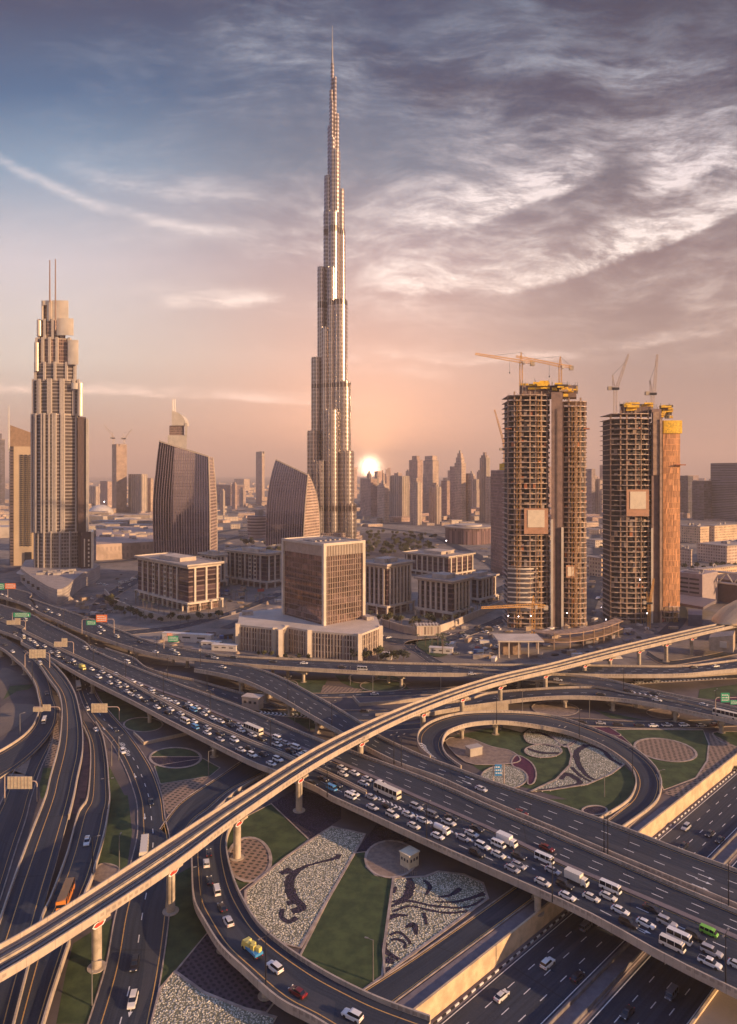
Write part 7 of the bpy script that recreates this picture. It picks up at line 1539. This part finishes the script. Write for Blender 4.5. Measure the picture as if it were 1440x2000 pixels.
# ---- sign gantries
GRN = mat('sign_green', (.02, .32, .16), .5, noise_amt=0); BLU = mat('sign_blue', (.03, .22, .48), .5, noise_amt=0); ORG = mat('sign_orange', (.75, .20, .07), .5, noise_amt=0); SBK = mat('sign_back', (.55, .46, .32), .6, noise_amt=.12, nscale=1.)
GPO = mat('gantry_post', (.48, .36, .29), .5, .2, noise_amt=0)
def gantry(k, panels, posts, rd, label, back=False, arms=True):
    """panels: (x0,y0,x1,y1,material) in crop pixels; posts: foot points"""
    f0 = cr(k, *posts[0]); z = 0. if rd is None else on_road(rd, *f0)[0]['mid'][on_road(rd, *f0)[1]].z
    pf = P(f0[0], f0[1], z); Y = pf.y; rt = thing('sign_gantry', pf, label, 'road sign', 'road sign gantries'); tops = []
    for (x0, y0, x1, y1, m) in panels:
        x0, y0 = cr(k, x0, y0); x1, y1 = cr(k, x1, y1); a, b = PX(x0, Y), PX(x1, Y); zt, zb = ZY(y0, Y), ZY(y1, Y); mb = MB()
        mb.prism([(a.x, Y-.1), (b.x, Y-.1), (b.x, Y+.1), (a.x, Y+.1)], zb, zt); mb.build('sign_panel', m, rt); tops.append((a.x, b.x, zb, zt))
        W_, H_ = b.x-a.x, zt-zb; mb = MB()
        if back:
            for q in range(1, max(3, int(W_/1.1))): xx = a.x+W_*q/max(3, int(W_/1.1)); mb.prism([(xx-.06, Y-.2), (xx+.06, Y-.2), (xx+.06, Y-.101), (xx-.06, Y-.101)], zb, zt)
            for q in range(1, 3): zz = zb+H_*q/3; mb.prism([(a.x, Y-.16), (b.x, Y-.16), (b.x, Y-.102), (a.x, Y-.102)], zz-.05, zz+.05)
            mb.build('stiffener', GPO, rt)
        else:
            r2 = random.Random(int(x0*7+y0))
            for row in range(3):
                zz = zt-H_*(.22+.27*row); xx = a.x+W_*.1
                while xx < a.x+W_*.78:
                    w_ = r2.uniform(.25, .7); mb.prism([(xx, Y-.13), (xx+w_, Y-.13), (xx+w_, Y-.101), (xx, Y-.101)], zz-H_*.06, zz+H_*.06); xx += w_+.18
            mb.face([(a.x+W_*.86, Y-.12, zb+H_*.2), (a.x+W_*.92, Y-.12, zb+H_*.2), (a.x+W_*.92, Y-.12, zb+H_*.75), (a.x+W_*.86, Y-.12, zb+H_*.75)]); mb.build('lettering', WHITE, rt)
    zb = min(t[2] for t in tops); zt = max(t[3] for t in tops); xa, xb = min(t[0] for t in tops), max(t[1] for t in tops); zm_ = (zb+zt)/2
    for (px, py) in posts:
        x, y = cr(k, px, py); xx = PX(x, Y).x; mb = MB(); mb.tube((xx, Y+.35, z), (xx, Y+.35, zm_-.8), .22, .18, 8)
        tx = xb if xx > (xa+xb)/2 else xa; s_ = 1 if tx < xx else -1
        pr = None
        if abs(tx-xx) > 1.2:
            for q in range(7): t = math.pi/2*q/6; c_ = (xx-s_*(1.2-1.2*math.cos(t)), Y+.35, zm_-.8+1.2*math.sin(t)); (mb.tube(pr, c_, .18, .18, 8) if pr else None); pr = c_
            mb.tube(pr, (tx-s_*.6, Y+.35, zm_+.4), .18, .18, 8)
        else: mb.tube((xx, Y+.35, zm_-.8), (xx, Y+.35, zt), .18, .16, 8)
        mb.build('gantry_post', GPO, rt)
    mb = MB(); mb.tube((xa, Y+.35, zm_+.4), (xb, Y+.35, zm_+.4), .15, .15, 6); mb.build('crossbar', GPO, rt)
gantry('A', [(-20, 58, 25, 95, GRN), (30, 58, 92, 90, ORG)], [(45, 150)], 'R1', 'green and orange direction signs at the left edge on the far flyover')
gantry('A', [(80, 230, 178, 256, GRN)], [(72, 300)], 'R2', 'wide green direction sign over the free flowing carriageway at left')
gantry('A', [(40, 275, 120, 300, SBK), (88, 262, 120, 276, SBK)], [(148, 335)], 'R2', 'leftmost pale sign back on a curved arm above the jammed lanes', True)
gantry('A', [(318, 402, 395, 430, SBK), (362, 380, 395, 403, SBK)], [(430, 468)], 'R3', 'pale stepped sign back on a curved arm over the middle of the jam', True)
gantry('A', [(172, 445, 220, 497, SBK), (222, 445, 268, 495, SBK)], [(145, 560), (290, 540)], 'R4a', 'twin pale sign backs spanning the left exit ramps', True)
gantry('A', [(252, 768, 298, 806, SBK), (195, 785, 252, 810, SBK)], [(350, 850)], 'R4a', 'pale sign back over the narrow part of the left exit ramp', True)
gantry('A', [(536, 762, 630, 815, SBK)], [(698, 860)], None, 'wide pale ribbed sign back above the wide ground road', True)
gantry('A', [(45, 1190, 188, 1262, SBK)], [(215, 1340), (25, 1330)], None, 'large pale ribbed sign back above the leftmost ground ramp', True)
gantry('A', [(508, 276, 562, 302, GRN), (564, 242, 628, 285, ORG)], [(480, 352), (668, 318)], 'R1', 'green and orange sign pair on an arched gantry over the far flyover')
gantry('A', [(987, 366, 1045, 400, GRN), (980, 350, 1010, 366, ORG)], [(960, 440)], 'R1', 'small green sign beside the far flyover near the white site cabins')
gantry('C', [(20, 1120, 60, 1185, BLU)], [(75, 1230), (12, 1225)], 'R1b', 'blue direction sign above the upper deck by the loop ramp')
gantry('C', [(1345, 700, 1395, 755, GRN), (1400, 742, 1440, 768, GRN)], [(1315, 835)], 'R11', 'green direction sign over the arched flyover at the right edge')
# ---- small buildings and boxes in the gardens
def box_px(x, y, w, d, h, rot, m, name, label, cat, z0=0, roofm=None, roof=.3, wins=True, wm=None):
    p = P(x, y, z0); rt = thing(name, p, label, cat); mb = MB(); mb.box(p.x, p.y, z0+h/2, w, d, h, rot); mb.build('wall', m, rt)
    mb = MB(); mb.box(p.x, p.y, z0+h+roof/2, w+.5, d+.5, roof, rot); mb.build('roof', roofm or m, rt)
    if wins:
        c, s_ = math.cos(rot), math.sin(rot)
        for (ux, uy, ln, off) in ((c, s_, w, d/2), (-s_, c, d, w/2), ):
            for q in range(3):
                t = (-.3+.3*q)*ln; nx, ny = (s_, -c) if ux == c else (-c, -s_)
                mb = MB(); mb.box(p.x+ux*t+nx*off, p.y+uy*t+ny*off, z0+h*.62, ln*.16 if ux == c else .12, .12 if ux == c else ln*.16, h*.2, rot); mb.build('window', wm or INF[0], rt)
    return rt
box_px(800, 1690, 3.8, 3.5, 3.7, .75, mat('kiosk_cream', (.66, .56, .38), .7, noise_amt=.08), 'kiosk', 'small cream pump kiosk with a flat roof beside the round sand bed', 'kiosk')
mb = MB(); p = P(790, 1697); 
for k in range(9): mb.box(p.x-1.2+.55*k, p.y-1.6-.2*k, .55, .12, .12, 1.1)
tag(mb.build('railing', GREYM), 'short grey railing in front of the cream kiosk', 'railing')
box_px(926, 1475, 5.5, 3.2, 3.2, .45, mat('cabin_grey', (.42, .36, .30), .7, noise_amt=.06), 'site_cabin', 'pale grey windowless cabin on the sand inside the loop ramp', 'cabin', wins=False)
box_px(494, 1383, 8.5, 5, 5.5, -.35, STONE, 'substation', 'small sandstone substation with two vents between the flyovers', 'building')
for (x, y, w_, lab) in ((367, 1253, 34, 'long white two storey site cabin row behind the far flyover'), (413, 1264, 12, 'short white site cabin right of the long cabin row'), (440, 1270, 16, 'white site cabin nearest to the podium of the boxy tower'), (752, 1287, 8, 'small white hut right of the boxy tower podium'), (862, 1276, 14, 'tan site hut by the curved garden road')):
    box_px(x, y, w_, 4, 5 if w_ > 20 else 3.4, -.22, mat('cabin_white', (.70, .62, .54), .7, noise_amt=.06), 'site_cabin', lab, 'cabin')
# site clutter around the unfinished towers and in the yards
CL = [mat('clutter_sand', (.40, .29, .20), .9, noise_amt=.2), mat('clutter_grey', (.26, .22, .21), .8, noise_amt=.2), mat('clutter_white', (.66, .58, .50), .7, noise_amt=.1), mat('clutter_blue', (.07, .13, .30), .6, noise_amt=0), mat('clutter_red', (.42, .07, .05), .6, noise_amt=0), mat('clutter_dark', (.06, .05, .05), .8, noise_amt=.1)]
r5 = random.Random(55); NC = 0
def clutter(n, xa, xb, ya, yb, where, sizes=(1, 6), hs=(.4, 2.6), avoid=()):
    for _ in range(n):
        x, y = r5.uniform(xa, xb), r5.uniform(ya, yb)
        if any(a < x < b and c < y < d for a, b, c, d in avoid): continue
        p = P(x, y); mb = MB(); rot = r5.uniform(-.4, 1.2); kk = r5.random(); mt = r5.choices(range(6), [6, 5, 3, .4, .4, 4])[0]
        w_ = r5.uniform(*sizes); d_ = r5.uniform(sizes[0], sizes[1]*.6)
        if kk < .45:
            for q in range(4): mb.box(p.x+r5.uniform(-.6, .6), p.y+r5.uniform(-.6, .6), .15+q*.3, w_*r5.uniform(.7, 1), d_*r5.uniform(.7, 1), .28, rot)
            nm, cat_, ds = 'material_stack', 'building materials', 'pile of building materials '
        elif kk < .75:
            h = r5.uniform(1.8, 2.8); mb.box(p.x, p.y, h/2, 6, 2.4, h, rot); mb.box(p.x, p.y, h+.08, 6.2, 2.6, .16, rot); nm, cat_, ds = 'site_container', 'container', 'storage container '
        else:
            h = r5.uniform(*hs); mb.lathe(p.x, p.y, [(w_*.7, 0), (w_*.45, h*.5), (w_*.1, h), (0, h*1.02)], 9); nm, cat_, ds = 'rubble_heap', 'heap', 'heap of sand and rubble '
        tag(mb.build(nm, CL[mt] if nm != 'rubble_heap' else CL[0]), ds+where, cat_, ds.strip()+' '+where)
clutter(60, 950, 1240, 1232, 1292, 'on the site below the unfinished towers', avoid=[(965, 1055, 1255, 1290)])
clutter(30, 1150, 1330, 1205, 1250, 'between the orange netted tower and the viaduct')
clutter(45, 860, 990, 1225, 1290, 'in the yard left of the nearer unfinished tower', avoid=[(855, 900, 1230, 1260)])
clutter(45, 120, 215, 1165, 1215, 'in the yard beside the wavy podium building')
clutter(45, 300, 470, 1235, 1280, 'in the yard left of the boxy tower')
clutter(50, 1140, 1300, 1050, 1180, 'on open ground behind the unfinished towers', (3, 14), (1, 3))
clutter(40, 700, 960, 1062, 1120, 'around the park behind the office square', (3, 12), (1, 2))
clutter(30, 440, 560, 1140, 1215, 'beside the half hidden office block', (2, 8), (1, 3))
clutter(60, 960, 1320, 1195, 1262, 'heaped round the feet of the unfinished towers', (1.5, 7))
clutter(50, 430, 640, 1050, 1110, 'on the plots behind the office blocks', (4, 16), (1, 3))
# parked cars in yards
n_ = 0; spots = [(r5.uniform(a, b), r5.uniform(c, d)) for a, b, c, d, n in ((225, 262, 1120, 1190, 16), (870, 985, 1225, 1285, 14), (150, 240, 1140, 1200, 14), (715, 800, 1210, 1250, 8)) for _ in range(n)]
for (x, y) in spots:
    p = P(x, y); k_ = r5.choice(['w', 'k', 's', 'W', 'v']); kind, col = KC[k_]
    r = bpy.data.objects.new('car', None); C.objects.link(r); r.location = p; r.rotation_euler = (0, 0, r5.choice([.6, .65, 2.2])); n_ += 1
    tag(r, col+' '+kind+' parked on the open ground by the buildings', 'car', col+' '+kind+' cars parked by the buildings')
    for (pn, me, off) in proto(kind, col): o = bpy.data.objects.new(pn, me); C.objects.link(o); o.parent = r; o.location = off
# ---- streets of the middle distance
def street(px, wd, n=40):
    pts = resample(spline([P(x, y) for x, y in px]), n); mb = MB(); per = 0.; GZ[0] += .006; z = GZ[0]; pr = None
    for i, p in enumerate(pts):
        t = pts[min(n-1, i+1)]-pts[max(0, i-1)]; t.normalize(); nn = Vector((-t.y, t.x, 0)); a, b = p+nn*wd/2, p-nn*wd/2
        if pr: d = (a-pr[0]).length; mb.face([(pr[0].x, pr[0].y, z), (pr[1].x, pr[1].y, z), (b.x, b.y, z), (a.x, a.y, z)], [(per, wd), (per, 0), (per+d, 0), (per+d, wd)]); per += d
        pr = (a, b)
    tag(mb.build('street', ASPH), kind='structure')
for px, wd in (([(190, 1100), (240, 1096), (300, 1090), (440, 1080), (560, 1070)], 12), ([(0, 1118), (60, 1106), (200, 1092), (320, 1062), (480, 1030)], 14), ([(420, 1062), (470, 1048), (520, 1036), (720, 1024), (900, 1020)], 14), ([(700, 1026), (760, 1034), (840, 1044), (900, 1072), (960, 1100), (990, 1130)], 16), ([(840, 1044), (960, 1040), (1150, 1036), (1300, 1030)], 14), ([(960, 1160), (1060, 1120), (1180, 1080), (1330, 1060), (1460, 1050)], 14), ([(1140, 1200), (1160, 1150), (1170, 1100), (1165, 1050), (1160, 1010)], 14), ([(440, 1100), (440, 1140), (400, 1190)], 9), ([(560, 1190), (500, 1205), (440, 1228)], 8), ([(1300, 1240), (1330, 1200), (1310, 1150), (1320, 1100)], 10), ([(430, 1000), (560, 1008), (700, 1004)], 20), ([(970, 1004), (1100, 1000), (1300, 996)], 20)): street(px, wd)
# ---- trees
LEAF = mat('leaves', (.10, .095, .04), .9, nscale=.5, col2=(.05, .055, .025)); BARK = mat('bark', (.16, .11, .08), .9, noise_amt=.2); PALM = mat('palm_leaves', (.10, .105, .045), .85, noise_amt=.3)
def tree_mesh(sd, h, r, nleaf):
    r2 = random.Random(sd); mb = MB(); lobes = [(r2.uniform(-.5, .5)*r, r2.uniform(-.5, .5)*r, h*r2.uniform(.5, .85), r*r2.uniform(.45, .75)) for _ in range(6)]
    for _ in range(nleaf):
        cx_, cy_, cz_, cr_ = r2.choice(lobes); v_ = Vector((r2.gauss(0, 1), r2.gauss(0, 1), r2.gauss(0, .8))).normalized()*cr_*r2.uniform(.6, 1.05); c_ = Vector((cx_, cy_, cz_))+v_
        a = Vector((r2.uniform(-1, 1), r2.uniform(-1, 1), r2.uniform(-1, 1))).normalized(); b = a.orthogonal().normalized(); s_ = r*r2.uniform(.10, .2)
        mb.face([c_+a*s_, c_+b*s_, c_-a*s_, c_-b*s_])
    return mb
def palm_mesh(sd, h):
    r2 = random.Random(sd); mb = MB()
    for k in range(14):
        a = 6.283*k/14+r2.uniform(-.2, .2); l = r2.uniform(2.2, 3.); pr = Vector((0, 0, h)); w0 = .32
        for q in range(1, 5):
            t = q/4; n_ = Vector((math.cos(a)*l*t, math.sin(a)*l*t, h+.9*math.sin(t*2.6)-t*t*1.1)); s_ = Vector((-math.sin(a), math.cos(a), 0))
            w1 = .32*(1-t*.8); mb.face([pr-s_*w0, pr+s_*w0, n_+s_*w1, n_-s_*w1]); pr = n_; w0 = w1
    return mb
TP = []
for sd, (h, r) in enumerate(((6, 2.6), (7.5, 3.2), (5, 2.3))):
    o = tree_mesh(sd, h, r, 260).build('crown', LEAF); me = o.data; bpy.data.objects.remove(o)
    mb = MB(); mb.tube((0, 0, -.1), (0, 0, h*.55), .2, .11, 6)
    for a in (0., 2.1, 4.2): mb.tube((0, 0, h*.4), (math.cos(a)*r*.45, math.sin(a)*r*.45, h*.68), .09, .04, 5)
    o = mb.build('trunk', BARK); mt = o.data; bpy.data.objects.remove(o); TP.append(('crown', me, 'trunk', mt))
PP = []
for sd, h in enumerate((6., 8.)):
    o = palm_mesh(sd, h).build('crown', PALM); me = o.data; bpy.data.objects.remove(o); mb = MB(); mb.tube((0, 0, -.1), (.15, 0, h), .22, .15, 6); o = mb.build('trunk', BARK); mt = o.data; bpy.data.objects.remove(o); PP.append(('crown', me, 'trunk', mt))
def plant(x, y, kind, where, s=1., z=0.):
    p = P(x, y, z) if not isinstance(x, Vector) else x; cn, cm, tn, tm = r5.choice(PP if kind == 'palm' else TP)
    r = bpy.data.objects.new('palm_tree' if kind == 'palm' else 'tree', None); C.objects.link(r); r.location = p; r.rotation_euler = (0, 0, r5.uniform(0, 6)); r.scale = (s, s, s*r5.uniform(.9, 1.15))
    tag(r, ('feathery palm ' if kind == 'palm' else 'leafy dark tree ')+where, 'tree', ('palms ' if kind == 'palm' else 'trees ')+where)
    for nn, me in ((cn, cm), (tn, tm)): o = bpy.data.objects.new(nn, me); C.objects.link(o); o.parent = r
def along(px, n, kind, where, jit=1.5, s=1.):
    pts = resample(spline([P(x, y) for x, y in px]), n)
    for p in pts: plant(Vector((p.x+r5.uniform(-jit, jit), p.y+r5.uniform(-jit, jit), 0)), 0, kind, where, s*r5.uniform(.8, 1.15))
along([(210, 1178), (250, 1205), (330, 1218), (425, 1210)], 22, 'tree', 'along the terrace wall of the leftmost office block')
along([(265, 1180), (330, 1202), (390, 1202), (440, 1188)], 16, 'palm', 'around the foot of the leftmost office block')
along([(715, 1212), (760, 1228), (820, 1232), (880, 1222), (985, 1178)], 24, 'palm', 'inside the garden wall of the office square')
along([(745, 1218), (800, 1222), (860, 1218)], 12, 'tree', 'in the courtyard of the office square', 3)
along([(700, 1290), (740, 1292), (790, 1294)], 9, 'tree', 'between the boxy tower podium and the far flyover')
along([(815, 1262), (850, 1266), (870, 1280)], 8, 'palm', 'on the green island of the garden road', 3)
along([(1340, 1114), (1380, 1112), (1436, 1110)], 9, 'tree', 'on the long low roof behind the car park', 1., 1.2)
along([(440, 1165), (480, 1175), (545, 1180)], 12, 'palm', 'in front of the half hidden office block', 3)
along([(505, 1283), (530, 1287), (560, 1290), (600, 1293)], 8, 'tree', 'at the foot of the boxy tower podium', .6, .6)
for _ in range(120): plant(r5.uniform(706, 850), r5.uniform(1042, 1092), 'tree', 'in the park behind the boxy tower', 1.15)
for _ in range(26): plant(r5.uniform(1150, 1330), r5.uniform(1040, 1130), 'tree', 'scattered behind the unfinished towers', 1.2)
for _ in range(26): plant(r5.uniform(430, 640), r5.uniform(1056, 1110), 'tree', 'scattered behind the office blocks left of the boxy tower', 1.3)
patch('green_island', [(812, 1256), (850, 1252), (880, 1256), (882, 1272), (862, 1284), (835, 1278)], GRASS, smooth=3)
patch('park_ground', [(705, 1042), (825, 1042), (835, 1085), (705, 1092)], MATS['garden_soil'])
# ---- lit work lamps seen glowing on the sites
GLW = bpy.data.materials.new('lit_lamp'); GLW.use_nodes = True; GLW.node_tree.nodes['Principled BSDF'].inputs['Emission Color'].default_value = (1, .85, .9, 1); GLW.node_tree.nodes['Principled BSDF'].inputs['Emission Strength'].default_value = 9
for (x, y, Y, lab) in ((1013, 1204, YT-12, 'lit floodlight at the lower left of the nearer unfinished tower'), (1037, 1203, YT-12, 'lit floodlight beside the yellow crane mast'), (1108, 1197, YT-9, 'lit floodlight low on the right wing of the nearer unfinished tower'), (1264, 1198, YU-30, 'bright floodlight at the foot of the orange crane'), (1184, 1210, YU-20, 'lit floodlight left of the orange netted tower'), (1175, 1185, 520, 'lit floodlight on the ground between the unfinished towers'),
        (993, 1203, YT-12, 'small lit floodlight at the left corner of the nearer unfinished tower'), (872, 1056, 1000, 'lit lamp on the road beside the oval hall'), (905, 1050, 1050, 'lit lamp in front of the oval hall'), (204, 980, 1500, 'lit lamp beside the pale mall dome'), (1250, 1132, YU-9, 'lit lamp above the foot of the orange netted tower')):
    p = PX(x, Y, ZY(y, Y)); rt = thing('floodlight', p, lab, 'floodlight'); mb = MB(); s_ = .34*Y/500; mb.lathe(p.x, p.y, [(0, p.z-s_), (s_*.8, p.z-s_*.5), (s_*.8, p.z+s_*.5), (0, p.z+s_)], 8); mb.build('lamp_glass', GLW, rt)
    mb = MB(); zf = min(p.z, 12); mb.tube((p.x, p.y+s_*.9, p.z-zf if p.z < 13 else p.z-2.5), (p.x, p.y+s_*.9, p.z), .09, .09, 5); mb.build('lamp_post', STEEL, rt)
# ================================================================ HAZE
hz = bpy.data.meshes.new('haze'); X0, X1, Y0_, Y1_, Z0, Z1 = -18600, 18600, -900, 26600, -6.5, 905
hz.from_pydata([(x, y, z) for x in (X0, X1) for y in (Y0_, Y1_) for z in (Z0, Z1)], [], [(0, 1, 3, 2), (4, 6, 7, 5), (0, 4, 5, 1), (2, 3, 7, 6), (0, 2, 6, 4), (1, 5, 7, 3)])
ho = bpy.data.objects.new('haze', hz); C.objects.link(ho); tag(ho, kind='stuff')
hm_ = bpy.data.materials.new('haze_air'); hm_.use_nodes = True; hm_.node_tree.nodes.clear(); q = NT(hm_.node_tree)
pv = q.n('ShaderNodeVolumePrincipled', {'Color': (.98, .80, .72, 1), 'Density': .00011, 'Anisotropy': .0})
q.n('ShaderNodeOutputMaterial', {'Volume': pv.outputs[0]}); hz.materials.append(hm_)
